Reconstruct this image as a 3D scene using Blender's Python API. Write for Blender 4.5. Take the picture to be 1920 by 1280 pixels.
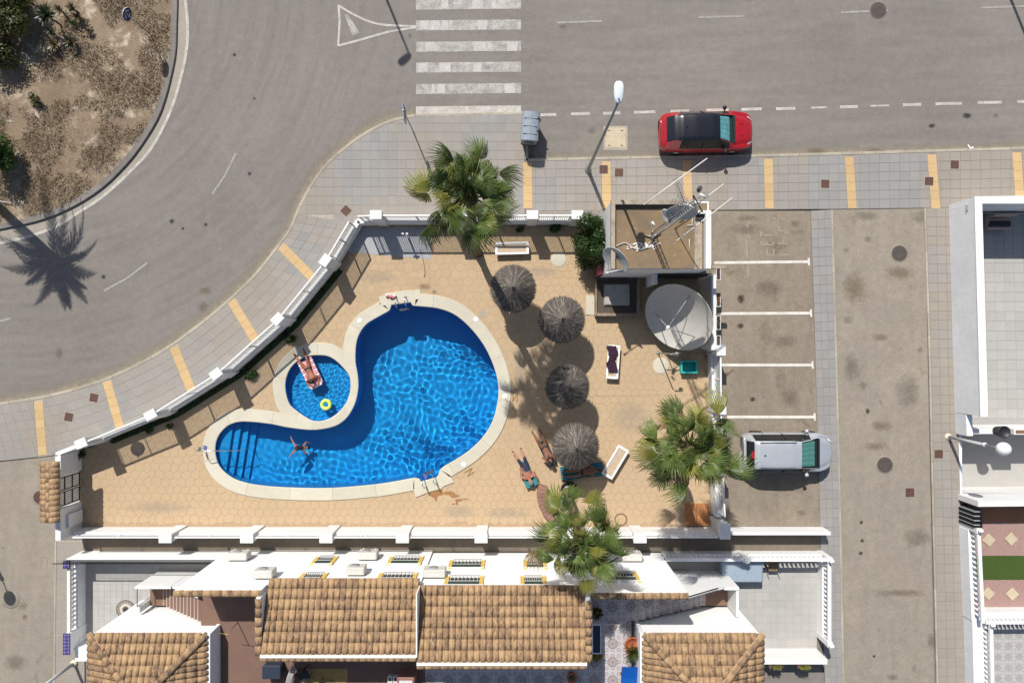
import bpy, bmesh, math, random
from mathutils import Vector, Matrix, Euler, noise
from mathutils.geometry import tessellate_polygon
for o in list(bpy.data.objects): bpy.data.objects.remove(o)
sc = bpy.context.scene
COL = sc.collection
RND = random.Random(11)
rad = math.radians
PI = math.pi
# plan scale: 40 plan units = 1 m, plan origin (960, 640), plan y runs south; camera 32 m up
HC = 32.0
SHX, SHY = .331, -.804          # ground shadow of one metre of height

# ---------------------------------------------------------------- camera, sky, sun, exposure
cam = bpy.data.cameras.new('camera'); cam.lens = 24; cam.sensor_width = 36; cam.clip_end = 2000
co = bpy.data.objects.new('camera', cam); COL.objects.link(co); co.location = (0, 0, HC); sc.camera = co
w = bpy.data.worlds.new('World'); sc.world = w; w.use_nodes = True
_nt = w.node_tree; _bg = _nt.nodes['Background']
_sky = _nt.nodes.new('ShaderNodeTexSky'); _sky.sky_type = 'NISHITA'; _sky.sun_disc = False
_sky.sun_elevation = rad(49); _sky.sun_rotation = rad(-22.4); _sky.air_density = 1.0; _sky.dust_density = 1.5
_nt.links.new(_sky.outputs[0], _bg.inputs[0]); _bg.inputs[1].default_value = .075
sun = bpy.data.lights.new('sun', 'SUN'); sun.energy = 4.2; sun.angle = rad(.53); sun.color = (1, .955, .89)
so = bpy.data.objects.new('sun', sun); COL.objects.link(so); so.location = (-10, 25, 30)
so.rotation_euler = Vector((SHX, SHY, -1)).to_track_quat('-Z', 'Y').to_euler()
sun.cycles.is_caustics_light = True
sc.view_settings.view_transform = 'Standard'; sc.view_settings.look = 'None'
sc.view_settings.exposure = .38; sc.view_settings.gamma = 1; sc.view_settings.use_curve_mapping = False
sc.render.engine = 'CYCLES'
sc.cycles.use_denoising = True
sc.cycles.max_bounces = 8; sc.cycles.transmission_bounces = 8; sc.cycles.transparent_max_bounces = 12
sc.cycles.diffuse_bounces = 3; sc.cycles.glossy_bounces = 3
sc.cycles.caustics_reflective = False
sc.cycles.sample_clamp_indirect = 6

# ---------------------------------------------------------------- helpers
def P(px, py, z=0.0):
    """plan position -> world"""
    return Vector(((px - 960) / 40, (640 - py) / 40, z))
def at(px, py, z=0.0):
    """a point sighted at (px, py) from the drone and known to stand z metres high"""
    k = (1 - z / HC) / 40
    return Vector(((px - 960) * k, (640 - py) * k, z))
def pl(px, py, z):
    """plan units of a sighted point"""
    k = 1 - z / HC
    return (960 + (px - 960) * k, 640 + (py - 640) * k)

class MB:
    def __init__(s): s.v = []; s.f = []; s.m = []; s.sm = []
    def add(s, vs, fs, mi=0, smooth=False):
        n = len(s.v); s.v += [tuple(v) for v in vs]
        for f in fs: s.f.append(tuple(i + n for i in f)); s.m.append(mi); s.sm.append(smooth)
        return s
    def box(s, x0, y0, z0, x1, y1, z1, mi=0, M=None, bottom=True):
        vs = [Vector(p) for p in ((x0,y0,z0),(x1,y0,z0),(x1,y1,z0),(x0,y1,z0),(x0,y0,z1),(x1,y0,z1),(x1,y1,z1),(x0,y1,z1))]
        if M is not None: vs = [M @ v for v in vs]
        fs = [(4,5,6,7),(0,1,5,4),(1,2,6,5),(2,3,7,6),(3,0,4,7)]
        if bottom: fs.append((3,2,1,0))
        return s.add(vs, fs, mi)
    def bev(s, x0, y0, z0, x1, y1, z1, b=.02, mi=0, M=None):
        """box with chamfered top and vertical edges"""
        vs = []
        for (z, i) in ((z0, 0), (z1 - b, 0), (z1, b)):
            a0, a1, c0, c1 = x0 + i, x1 - i, y0 + i, y1 - i
            bb = b * .8
            vs += [(a0+bb,c0,z),(a1-bb,c0,z),(a1,c0+bb,z),(a1,c1-bb,z),(a1-bb,c1,z),(a0+bb,c1,z),(a0,c1-bb,z),(a0,c0+bb,z)]
        vs = [Vector(v) for v in vs]
        if M is not None: vs = [M @ v for v in vs]
        fs = [tuple(range(16, 24)), tuple(range(7, -1, -1))]
        for r in (0, 8):
            for i in range(8): fs.append((r+i, r+(i+1) % 8, r+8+(i+1) % 8, r+8+i))
        return s.add(vs, fs, mi)
    def prism(s, poly, z0, z1, mi=0, bottom=False, top=True):
        """poly: world xy list"""
        n = len(poly)
        a = sum(poly[i][0]*poly[(i+1) % n][1] - poly[(i+1) % n][0]*poly[i][1] for i in range(n))
        if a < 0: poly = poly[::-1]
        vs = [(p[0], p[1], z0) for p in poly] + [(p[0], p[1], z1) for p in poly]
        fs = [(i, (i+1) % n, n+(i+1) % n, n+i) for i in range(n)]
        if n <= 4:
            if top: fs.append(tuple(range(n, 2*n)))
            if bottom: fs.append(tuple(range(n-1, -1, -1)))
        else:
            for t in tessellate_polygon([[Vector((p[0], p[1], 0)) for p in poly]]):
                t = orient(poly, t)
                if top: fs.append(tuple(n+i for i in t))
                if bottom: fs.append(tuple(reversed(t)))
        return s.add(vs, fs, mi)
    def sheet(s, poly, z, mi=0, holes=()):
        loops = [list(poly)] + [list(h) for h in holes]
        flat = [p for l in loops for p in l]
        fs = [orient(flat, t) for t in tessellate_polygon([[Vector((p[0], p[1], 0)) for p in l] for l in loops])]
        return s.add([(p[0], p[1], z) for p in flat], fs, mi)
    def tube(s, path, r, n=8, mi=0, caps=True, smooth=True):
        """r: number or list of radii"""
        path = [Vector(p) for p in path]
        if not isinstance(r, (list, tuple)): r = [r]*len(path)
        vs = []; fs = []
        for i, p in enumerate(path):
            d = (path[min(i+1, len(path)-1)] - path[max(i-1, 0)]).normalized()
            a = d.cross(Vector((0, 0, 1)))
            if a.length < .05: a = d.cross(Vector((1, 0, 0)))
            a.normalize(); b = d.cross(a)
            for k in range(n):
                t = 2*PI*k/n; vs.append(p + (a*math.cos(t) + b*math.sin(t))*r[i])
        for i in range(len(path)-1):
            for k in range(n):
                fs.append((i*n+k, i*n+(k+1) % n, (i+1)*n+(k+1) % n, (i+1)*n+k))
        s.add(vs, fs, mi, smooth)
        if caps:
            m = len(vs); N = len(s.v) - m
            s.f.append(tuple(N+k for k in range(n-1, -1, -1))); s.m.append(mi); s.sm.append(False)
            s.f.append(tuple(N+m-n+k for k in range(n))); s.m.append(mi); s.sm.append(False)
        return s
    def lathe(s, prof, n=16, c=(0, 0, 0), mi=0, M=None, smooth=True, capb=False, capt=False):
        vs = []
        for (r, z) in prof:
            for k in range(n):
                t = 2*PI*k/n; v = Vector((c[0]+r*math.cos(t), c[1]+r*math.sin(t), c[2]+z))
                vs.append(M @ v if M is not None else v)
        fs = []
        for i in range(len(prof)-1):
            for k in range(n): fs.append((i*n+k, i*n+(k+1) % n, (i+1)*n+(k+1) % n, (i+1)*n+k))
        if capb: fs.append(tuple(range(n-1, -1, -1)))
        if capt: fs.append(tuple((len(prof)-1)*n+k for k in range(n)))
        return s.add(vs, fs, mi, smooth)
    def ball(s, c, r, n=12, mi=0, sz=1.0):
        m = n//2
        return s.lathe([(max(r*math.sin(PI*i/m), 1e-4), -r*sz*math.cos(PI*i/m)) for i in range(m+1)], n, c, mi)
    def quadstrip(s, pts, wd, z, mi=0):
        """flat painted line along a world polyline"""
        pts = [Vector((p[0], p[1])) for p in pts]; vs = []
        for i, p in enumerate(pts):
            d = (pts[min(i+1, len(pts)-1)] - pts[max(i-1, 0)]).normalized(); nrm = Vector((-d.y, d.x))
            a = p + nrm*wd/2; b = p - nrm*wd/2
            vs += [(a.x, a.y, z), (b.x, b.y, z)]
        return s.add(vs, [(2*i, 2*i+1, 2*i+3, 2*i+2) for i in range(len(pts)-1)], mi)
    def mesh(s, name, mats):
        me = bpy.data.meshes.new(name); me.from_pydata(s.v, [], s.f)
        if not isinstance(mats, (list, tuple)): mats = [mats]
        for m in mats: me.materials.append(m)
        me.polygons.foreach_set('material_index', s.m); me.polygons.foreach_set('use_smooth', s.sm)
        me.update(); return me
    def build(s, name, mats, parent=None, **kw):
        return link(name, s.mesh(name, mats), parent, **kw)

def orient(flat, t):
    a, b, c = (flat[i] for i in t)
    return tuple(t) if (b[0]-a[0])*(c[1]-a[1]) - (b[1]-a[1])*(c[0]-a[0]) > 0 else (t[0], t[2], t[1])
def link(name, data, parent=None, label=None, cat=None, group=None, kind=None, M=None):
    o = bpy.data.objects.new(name, data); COL.objects.link(o)
    if parent is not None: o.parent = parent
    if M is not None: o.matrix_local = M
    return tag(o, label, cat, group, kind)
def tag(o, label=None, cat=None, group=None, kind=None):
    if label: o['label'] = label
    if cat: o['category'] = cat
    if group: o['group'] = group
    if kind: o['kind'] = kind
    return o
def thing(name, label, cat, group=None, loc=None, rz=0):
    o = link(name, None, None, label, cat, group)
    if loc is not None: o.location = loc
    o.rotation_euler.z = rz; o.empty_display_size = .2
    return o
def struct(name, loc=None):
    o = link(name, None, None, kind='structure')
    return o
def dup(o, parent=None, loc=None, rz=None, label=None):
    c = o.copy(); COL.objects.link(c); c.parent = parent
    if loc is not None: c.location = loc
    if rz is not None: c.rotation_euler.z = rz
    if label: c['label'] = label
    for ch in list(o.children): dup(ch, c)
    return c
def T(x, y, z, rz=0, s=1): return Matrix.Translation((x, y, z)) @ Matrix.Rotation(rz, 4, 'Z') @ Matrix.Scale(s, 4)
def XY(pts): return [((p[0]-960)/40, (640-p[1])/40) for p in pts]
def catmull(pts, per=8, closed=False):
    pts = [Vector(p) for p in pts]; n = len(pts); out = []
    rng = range(n) if closed else range(n-1)
    for i in rng:
        if closed: p0, p1, p2, p3 = pts[i-1], pts[i], pts[(i+1) % n], pts[(i+2) % n]
        else: p0, p1, p2, p3 = pts[max(i-1, 0)], pts[i], pts[i+1], pts[min(i+2, n-1)]
        for k in range(per):
            t = k/per
            out.append(.5*((2*p1) + (p2-p0)*t + (2*p0-5*p1+4*p2-p3)*t*t + (3*p1-p0-3*p2+p3)*t**3))
    if not closed: out.append(pts[-1])
    return out
def resample(pts, n):
    """n+1 points evenly along a polyline"""
    pts = [Vector(p) for p in pts]; L = [0]
    for a, b in zip(pts, pts[1:]): L.append(L[-1]+(b-a).length)
    out = []; j = 0
    for i in range(n+1):
        t = L[-1]*i/n
        while j < len(pts)-2 and L[j+1] < t: j += 1
        f = (t-L[j])/max(L[j+1]-L[j], 1e-9); out.append(pts[j].lerp(pts[j+1], min(f, 1)))
    return out
def plen(pts): return sum((Vector(b)-Vector(a)).length for a, b in zip(pts, pts[1:]))
def inside(p, poly):
    x, y = p[0], p[1]; c = False; n = len(poly); j = n-1
    for i in range(n):
        xi, yi = poly[i][0], poly[i][1]; xj, yj = poly[j][0], poly[j][1]
        if (yi > y) != (yj > y) and x < (xj-xi)*(y-yi)/(yj-yi)+xi: c = not c
        j = i
    return c
def dist_poly(p, poly, closed=True):
    p = Vector((p[0], p[1])); best = 1e9; n = len(poly)
    for i in range(n if closed else n-1):
        a = Vector((poly[i][0], poly[i][1])); b = Vector((poly[(i+1) % n][0], poly[(i+1) % n][1])); d = b-a
        t = max(0, min(1, (p-a).dot(d)/max(d.length_squared, 1e-12))); best = min(best, (a+d*t-p).length)
    return best
def offset(poly, d):
    """outward offset of a closed world polygon; d number or list"""
    n = len(poly); a = sum(poly[i][0]*poly[(i+1) % n][1]-poly[(i+1) % n][0]*poly[i][1] for i in range(n))
    sg = 1 if a > 0 else -1; out = []
    for i in range(n):
        p = Vector((poly[i][0], poly[i][1])); q = Vector((poly[i-1][0], poly[i-1][1])); r = Vector((poly[(i+1) % n][0], poly[(i+1) % n][1]))
        t = (r-q).normalized(); nn = Vector((t.y, -t.x))*sg
        out.append(p+nn*(d[i] if isinstance(d, (list, tuple)) else d))
    return out

# ---------------------------------------------------------------- materials
class Nodes:
    def __init__(s, name):
        s.m = bpy.data.materials.new(name); s.m.use_nodes = True; s.t = s.m.node_tree
        s.b = s.t.nodes['Principled BSDF']; s.out = s.t.nodes['Material Output']
        s.geo = s.n('ShaderNodeNewGeometry'); s.pos = s.geo.outputs['Position']
    def n(s, typ, **kw):
        nd = s.t.nodes.new(typ)
        for k, v in kw.items(): setattr(nd, k, v)
        return nd
    def put(s, sock, v):
        if isinstance(v, bpy.types.NodeSocket): s.t.links.new(v, sock)
        elif isinstance(v, (tuple, list)) and len(v) == 3 and sock.type == 'RGBA': sock.default_value = (*v, 1)
        else: sock.default_value = v
    def noise(s, scale, detail=4, rough=.6, vec=None, dist=0):
        nd = s.n('ShaderNodeTexNoise'); s.put(nd.inputs['Vector'], vec or s.pos)
        nd.inputs['Scale'].default_value = scale; nd.inputs['Detail'].default_value = detail
        nd.inputs['Roughness'].default_value = rough; nd.inputs['Distortion'].default_value = dist
        return nd.outputs['Fac']
    def voro(s, scale, feature='F1', vec=None, rand=1, out='Distance'):
        nd = s.n('ShaderNodeTexVoronoi', feature=feature); s.put(nd.inputs['Vector'], vec or s.pos)
        nd.inputs['Scale'].default_value = scale; nd.inputs['Randomness'].default_value = rand
        return nd.outputs[out]
    def map(s, scale=(1, 1, 1), rot=(0, 0, 0), vec=None, loc=(0, 0, 0)):
        nd = s.n('ShaderNodeMapping'); s.put(nd.inputs['Vector'], vec or s.pos)
        nd.inputs['Scale'].default_value = scale; nd.inputs['Rotation'].default_value = rot; nd.inputs['Location'].default_value = loc
        return nd.outputs[0]
    def rng(s, v, a, b, c=0, d=1):
        nd = s.n('ShaderNodeMapRange'); s.put(nd.inputs[0], v)
        for i, x in enumerate((a, b, c, d)): nd.inputs[i+1].default_value = x
        return nd.outputs[0]
    def mth(s, op, a, b=0):
        nd = s.n('ShaderNodeMath', operation=op); s.put(nd.inputs[0], a); s.put(nd.inputs[1], b); return nd.outputs[0]
    def mix(s, f, a, b, blend='MIX'):
        nd = s.n('ShaderNodeMix', data_type='RGBA', blend_type=blend); s.put(nd.inputs[0], f); s.put(nd.inputs[6], a); s.put(nd.inputs[7], b)
        return nd.outputs[2]
    def rand(s): return s.n('ShaderNodeObjectInfo').outputs['Random']
    def bump(s, h, strength=.3, dist=.01):
        nd = s.n('ShaderNodeBump'); nd.inputs['Strength'].default_value = strength; nd.inputs['Distance'].default_value = dist
        s.put(nd.inputs['Height'], h); s.t.links.new(nd.outputs[0], s.b.inputs['Normal'])
    def hsv(s, col, v=1, sat=1, hue=.5):
        nd = s.n('ShaderNodeHueSaturation'); s.put(nd.inputs['Color'], col); s.put(nd.inputs['Value'], v); s.put(nd.inputs['Saturation'], sat); s.put(nd.inputs['Hue'], hue)
        return nd.outputs[0]
    def col(s, c, rough=.8, metal=0, spec=.3):
        s.put(s.b.inputs['Base Color'], c); s.put(s.b.inputs['Roughness'], rough); s.b.inputs['Metallic'].default_value = metal
        s.b.inputs['Specular IOR Level'].default_value = spec
        return s.m

def surf(name, c1, c2=None, big=.6, fine=60, rough=.85, amt=.25, rand=0, bump=.15, stain=None, spec=.25, metal=0, mid=4.0, midamt=.3):
    """weathered surface: two tones in large soft patches, mid patches, fine grain, optional stain layer and per-piece variation"""
    N = Nodes(name); c2 = c2 or tuple(x*.82 for x in c1)
    c = N.mix(N.rng(N.noise(big, 5, .6), .35, .65), c1, c2)
    c = N.mix(N.rng(N.noise(mid, 5, .65), .42, .7, 0, midamt), c, tuple(x*.7 for x in c2))
    g = N.noise(fine, 3, .7)
    c = N.hsv(c, N.rng(g, .25, .75, 1-amt, 1+amt))
    if rand: c = N.hsv(c, N.rng(N.rand(), 0, 1, 1-rand, 1+rand))
    for st in (stain or ()):
        sc_, lo, hi, colr, k = st
        c = N.mix(N.rng(N.noise(sc_, 5, .7, dist=.4), lo, hi, 0, k), c, colr)
    if bump: N.bump(g, bump, .006)
    return N.col(c, rough, metal, spec)
def plain(name, c, rough=.5, metal=0, spec=.4, var=.08, fine=8, rand=0):
    N = Nodes(name)
    k = N.hsv(c, N.rng(N.noise(fine, 4, .6), .3, .7, 1-var, 1+var))
    if rand: k = N.hsv(k, N.rng(N.rand(), 0, 1, 1-rand, 1+rand))
    return N.col(k, rough, metal, spec)

M = {}
def asphalt(name, c1, c2, dirt, patch, stains, swirl=False, grit=.2):
    N = Nodes(name)
    c = N.mix(N.rng(N.noise(.12, 4, .6), .35, .65), c1, c2)
    if swirl:   # tyre-polished bands following the bend
        sp = N.n('ShaderNodeSeparateXYZ'); N.put(sp.inputs[0], N.map(loc=(23.0, -16.5, 0)))
        ang = N.mth('ARCTAN2', sp.outputs[1], sp.outputs[0]); rr_ = N.mth('SQRT', N.mth('ADD', N.mth('MULTIPLY', sp.outputs[0], sp.outputs[0]), N.mth('MULTIPLY', sp.outputs[1], sp.outputs[1])))
        cb = N.n('ShaderNodeCombineXYZ'); N.put(cb.inputs[0], N.mth('MULTIPLY', ang, 2.5)); N.put(cb.inputs[1], N.mth('MULTIPLY', rr_, 2.2))
        s2 = N.n('ShaderNodeSeparateXYZ'); N.put(s2.inputs[0], N.pos)
        fx = N.rng(s2.outputs[0], -9, -3)
        sw = N.mth('ADD', N.mth('MULTIPLY', N.noise(1.2, 6, .6, vec=cb.outputs[0]), N.mth('SUBTRACT', 1, fx)), N.mth('MULTIPLY', N.noise(1.2, 6, .6, vec=N.map((.22, 1.6, 1), (0, 0, -.02))), fx))
    else: sw = N.noise(1.2, 6, .6, vec=N.map((1.6, .3, 1)))
    c = N.mix(N.rng(sw, .42, .66, 0, .52 if swirl else .4), c, patch)
    c = N.mix(N.rng(N.noise(.35, 6, .65, dist=.6), .52, .72, 0, .55), c, dirt)
    g = N.noise(90, 3, .8); g2 = N.noise(17, 5, .85); g3 = N.noise(3.2, 5, .7)
    c = N.hsv(c, N.rng(g2, .3, .7, 1-grit, 1+grit)); c = N.hsv(c, N.rng(g3, .3, .7, 1-grit*.45, 1+grit*.45))
    c = N.hsv(c, N.rng(g, .3, .7, .9, 1.1))
    for (s_, lo, hi, colr, k) in stains:
        c = N.mix(N.rng(N.noise(s_, 5, .6, dist=.5), lo, hi, 0, k), c, colr)
    N.bump(g, .25, .004)
    return N.col(c, .9, 0, .2)
M['road'] = asphalt('road_asphalt', (.215, .196, .176), (.19, .171, .153), (.235, .21, .175), (.15, .137, .126), [(2.3, .7, .78, (.06, .055, .05), .5)], True)
M['lane'] = asphalt('lane_asphalt', (.275, .24, .192), (.248, .22, .18), (.3, .262, .21), (.21, .183, .15), [(.55, .64, .74, (.10, .075, .05), .6), (1.7, .68, .76, (.07, .055, .042), .55)], False, .22)
M['bay'] = asphalt('bay_asphalt', (.265, .22, .168), (.23, .193, .15), (.29, .247, .19), (.165, .14, .11), [(.7, .6, .72, (.085, .065, .045), .6), (2.1, .67, .76, (.06, .048, .038), .6)], False, .24)
M['path'] = surf('path_concrete', (.2, .165, .125), (.16, .135, .105), big=.5, fine=40)
M['paint'] = surf('road_paint', (.68, .66, .61), (.55, .52, .47), big=2, fine=30, mid=9, midamt=.35, bump=0)
def worn_paint():
    N = Nodes('worn_paint'); a = N.noise(3.2, 6, .75, vec=N.map((1, .45, 1), (0, 0, 0)), dist=.7); b = N.noise(38, 3, .7, vec=N.map((1, .25, 1)))
    f = N.rng(N.mth('ADD', a, N.mth('MULTIPLY', b, .6)), .62, 1.0, .3, .85)
    c = N.mix(f, (.17, .155, .14), (.52, .5, .47)); return N.col(c, .85)
M['worn'] = worn_paint()
def faint_paint():
    N = Nodes('faint_paint'); a = N.noise(9, 5, .7); c = N.mix(N.rng(a, .35, .65), (.245, .198, .145), (.36, .315, .25)); return N.col(c, .9)
M['faint'] = faint_paint()
M['oldline'] = plain('old_line_paint', (.3, .285, .26), .9, var=.25)
M['slab'] = surf('paving_slab', (.292, .268, .241), (.275, .255, .232), big=.25, fine=70, rand=.035, amt=.1, midamt=.15)
M['slab2'] = surf('paving_slab_beige', (.296, .264, .225), (.275, .246, .212), big=.3, fine=70, rand=.035, amt=.1, midamt=.2)
M['slab3'] = surf('paving_slab_blue', (.275, .264, .252), (.258, .248, .238), big=.3, fine=70, rand=.05, amt=.1, midamt=.15)
M['joint'] = plain('slab_joint', (.36, .32, .27), .9, var=.2)
M['jointd'] = plain('slab_joint_dark', (.235, .212, .185), .9, var=.2)
M['yellow'] = surf('yellow_slab', (.52, .365, .19), (.48, .335, .175), big=.6, fine=60, rand=.06, amt=.08, midamt=.15)
M['kerb'] = surf('kerb_concrete', (.4, .36, .29), (.33, .295, .24), big=.8, fine=50, rand=.12, midamt=.35)
M['kerbg'] = surf('kerb_grey', (.21, .19, .17), (.18, .165, .15), big=.8, fine=50, rand=.1)
M['gutter'] = surf('gutter_concrete', (.33, .295, .245), (.29, .262, .22), big=.5, fine=60)
M['white'] = surf('white_stucco', (.7, .7, .69), (.64, .64, .63), big=.6, fine=45, rough=.9, amt=.04, midamt=.12, bump=.3, stain=[(1.3, .62, .74, (.5, .47, .42), .35)])
def brickwhite():
    N = Nodes('white_painted_brick')
    br = N.n('ShaderNodeTexBrick'); sx = N.n('ShaderNodeSeparateXYZ'); N.put(sx.inputs[0], N.pos)
    cb = N.n('ShaderNodeCombineXYZ'); N.put(cb.inputs[0], N.mth('ADD', sx.outputs[0], sx.outputs[1])); N.put(cb.inputs[1], sx.outputs[2])
    N.put(br.inputs['Vector'], cb.outputs[0]); br.inputs['Scale'].default_value = 1; br.inputs['Brick Width'].default_value = .26; br.inputs['Row Height'].default_value = .085; br.inputs['Mortar Size'].default_value = .007
    N.bump(N.mth('SUBTRACT', 1, br.outputs['Fac']), .5, .006)
    return N.col(N.mix(N.mth('MULTIPLY', br.outputs['Fac'], .25), (.8, .8, .795), (.66, .66, .66)), .85)
M['wbrick'] = brickwhite()
M['whitep'] = plain('white_paint', (.74, .74, .73), .55, var=.04)
M['greywall'] = surf('grey_white_wall', (.8, .81, .82), (.72, .73, .75), big=.5, fine=40, rough=.9, amt=.07, midamt=.2)
def deckmat(name, c1, c2):
    N = Nodes(name)
    c = N.mix(N.rng(N.noise(.22, 5, .6), .35, .65), c1, c2)
    c = N.mix(N.rng(N.noise(1.6, 6, .7, dist=.4), .5, .75, 0, .3), c, (.4, .26, .16))
    c = N.mix(N.rng(N.noise(.4, 5, .7), .5, .7, 0, .5), c, (.43, .33, .225))
    g = N.noise(30, 4, .7); c = N.hsv(c, N.rng(g, .3, .7, .92, 1.08)); c = N.hsv(c, N.rng(N.rand(), 0, 1, .965, 1.035))
    N.bump(g, .25, .006); return N.col(c, .8, 0, .25)
M['deck'] = deckmat('stamped_concrete', (.452, .333, .206), (.417, .31, .19))
M['groove'] = plain('stamped_groove', (.37, .262, .165), .9, var=.15)
M['coping'] = surf('coping_stone', (.54, .51, .41), (.5, .465, .37), big=.9, fine=35, rand=.05, amt=.06, midamt=.15)
def mosaic():
    N = Nodes('blue_mosaic')
    br = N.n('ShaderNodeTexBrick'); N.put(br.inputs['Vector'], N.pos); br.offset = 0
    br.inputs['Scale'].default_value = 1; br.inputs['Brick Width'].default_value = .045; br.inputs['Row Height'].default_value = .045; br.inputs['Mortar Size'].default_value = .002
    N.put(br.inputs['Color1'], (.003, .3, .72)); N.put(br.inputs['Color2'], (.004, .32, .77)); N.put(br.inputs['Mortar'], (.01, .33, .74))
    return N.col(N.hsv(br.outputs['Color'], N.rng(N.noise(.7, 3), .3, .7, .93, 1.07)), .35)
M['mosaic'] = mosaic()
def watermat():
    N = Nodes('pool_water'); N.col((1, 1, 1), 0.0); N.b.inputs['Transmission Weight'].default_value = 1; N.b.inputs['IOR'].default_value = 1.33
    return N.m
M['water'] = watermat()
M['brown'] = surf('rusty_cover', (.11, .06, .045), (.09, .05, .04), big=3, fine=60, rough=.7)
M['iron'] = surf('cast_iron', (.09, .075, .065), (.075, .062, .056), big=3, fine=60, rough=.6)
M['black'] = plain('black_metal', (.012, .012, .014), .45)
M['dark'] = plain('dark_plastic', (.025, .025, .028), .5)
M['steel'] = plain('galvanised_steel', (.33, .34, .33), .45, .6)
M['chrome'] = plain('stainless_steel', (.6, .6, .6), .2, 1.0)
M['grey'] = plain('grey_metal', (.3, .31, .32), .5)
M['lgrey'] = plain('light_grey_enamel', (.62, .62, .6), .5)
M['beige'] = plain('beige_enamel', (.5, .48, .43), .5)
M['terr'] = surf('terrace_tile', (.4, .388, .362), (.37, .36, .34), big=.5, fine=50, rand=.04, amt=.05, midamt=.12, rough=.6)
M['terrj'] = plain('terrace_joint', (.32, .31, .29), .9)
M['cotto'] = surf('terracotta_floor', (.2, .12, .09), (.17, .105, .08), big=.6, fine=50, rand=.06, midamt=.3)
def rooft():
    N = Nodes('clay_roof_tile')
    a = N.noise(7, 5, .68, dist=.8, vec=N.map((1.4, .55, 1))); r = N.rand()
    f = N.mth('ADD', a, N.mth('MULTIPLY', N.mth('SUBTRACT', r, .5), .17))
    c = N.mix(N.rng(f, .38, .52), (.4, .265, .142), (.275, .178, .104))
    c = N.mix(N.rng(f, .54, .68), c, (.125, .085, .06))
    c = N.mix(N.rng(N.noise(30, 3), .6, .8, 0, .3), c, (.42, .34, .24))
    N.bump(N.noise(40, 3), .2, .004); return N.col(c, .85, 0, .2)
M['tile'] = rooft()
M['mortar'] = plain('white_mortar', (.74, .71, .66), .9)
M['yframe'] = plain('ochre_window_trim', (.62, .42, .1), .7)
M['shutter'] = plain('green_shutter', (.02, .05, .035), .5)
def glass(name, tint=(.012, .015, .016)):
    N = Nodes(name); return N.col(tint, .1, 0, .35)
M['pane'] = glass('dark_glass')
M['thatch'] = None
def thatch():
    N = Nodes('dry_thatch'); r = N.noise(9, 3, .7)
    c = N.mix(N.rng(N.noise(26, 4, .8), .3, .7), (.125, .108, .094), (.06, .051, .045)); c = N.mix(N.rng(r, .5, .8, 0, .6), c, (.2, .175, .15))
    return N.col(c, .95, 0, .1)
M['thatch'] = thatch()
def leaf(name, c1, c2, tr=.25, sc_=6):
    N = Nodes(name); c = N.mix(N.rng(N.noise(sc_, 4, .7), .3, .7), c1, c2); c = N.hsv(c, N.rng(N.rand(), 0, 1, .6, 1.35))
    N.col(c, .4, 0, .35)
    t = N.n('ShaderNodeBsdfTranslucent'); N.put(t.inputs[0], N.hsv(c, 1.2)); mx = N.n('ShaderNodeMixShader'); mx.inputs[0].default_value = tr
    N.t.links.new(N.b.outputs[0], mx.inputs[1]); N.t.links.new(t.outputs[0], mx.inputs[2]); N.t.links.new(mx.outputs[0], N.out.inputs[0]); return N.m
M['palm'] = leaf('palm_leaf', (.15, .2, .05), (.055, .095, .024), .32, 4)
M['palmy'] = leaf('palm_leaf_yellow', (.13, .19, .04), (.28, .24, .05), .25, 2.5)
M['palmd'] = leaf('palm_leaf_dry', (.24, .17, .08), (.16, .11, .05))
M['petiole'] = plain('palm_petiole', (.2, .2, .07), .5, var=.3)
M['trunk'] = surf('palm_trunk', (.16, .115, .08), (.1, .07, .05), big=3, fine=30, bump=.5)
M['hedge'] = leaf('hedge_leaf', (.05, .1, .02), (.025, .055, .012))
M['bush'] = leaf('bush_leaf', (.07, .075, .02), (.04, .05, .015))
M['agave'] = leaf('spiky_leaf', (.075, .095, .05), (.05, .06, .035), .1)
M['drypl'] = leaf('dry_leaf', (.12, .1, .05), (.08, .065, .035), .1)
# ================================================================ GROUND, ROADS, PAVEMENTS
HOLE = XY([(300, 530), (1000, 530), (1000, 960), (300, 960)])
HOLE = XY([(330, 860), (470, 720), (560, 630), (650, 530), (985, 530), (985, 960), (330, 960)])
HOLE2 = XY([(1797, 400), (2150, 400), (2150, 924), (1797, 924)])   # sunken terrace and yard of the eastern house
B = 300
m = MB().sheet([(-B, -B), (B, -B), (B, B), (-B, B)], 0, 0, [HOLE, HOLE2])
def thinpaint(name, c, lo, hi, sc_):
    N = Nodes(name); N.col(N.hsv(c, N.rng(N.noise(25, 4), .3, .7, .9, 1.1)), .85); tr = N.n('ShaderNodeBsdfTransparent'); mx = N.n('ShaderNodeMixShader')
    N.put(mx.inputs[0], N.rng(N.mth('ADD', N.mth('MULTIPLY', N.noise(sc_, 5, .7), .6), N.mth('MULTIPLY', N.noise(sc_*7, 4, .7), .4)), .36, .6, lo, hi)); N.t.links.new(tr.outputs[0], mx.inputs[1]); N.t.links.new(N.b.outputs[0], mx.inputs[2]); N.t.links.new(mx.outputs[0], N.out.inputs[0]); return N.m
M['thin'] = thinpaint('thinned_paint', (.56, .53, .48), .4, .95, 3)
M['worn'] = thinpaint('worn_crossing_paint', (.56, .54, .5), .12, .8, 2.2)
M['paint2'] = surf('patch_paint', (.5, .48, .45), (.42, .4, .37), big=2, fine=22, mid=9, midamt=.5, bump=0)
road = m.build('road', M['road'], kind='structure')

def sheet(name, pts, z, mat, parent=None, **kw):
    return MB().sheet(XY(pts), z).build(name, mat, parent, **({'kind': 'structure'} if parent is None else kw))
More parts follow.
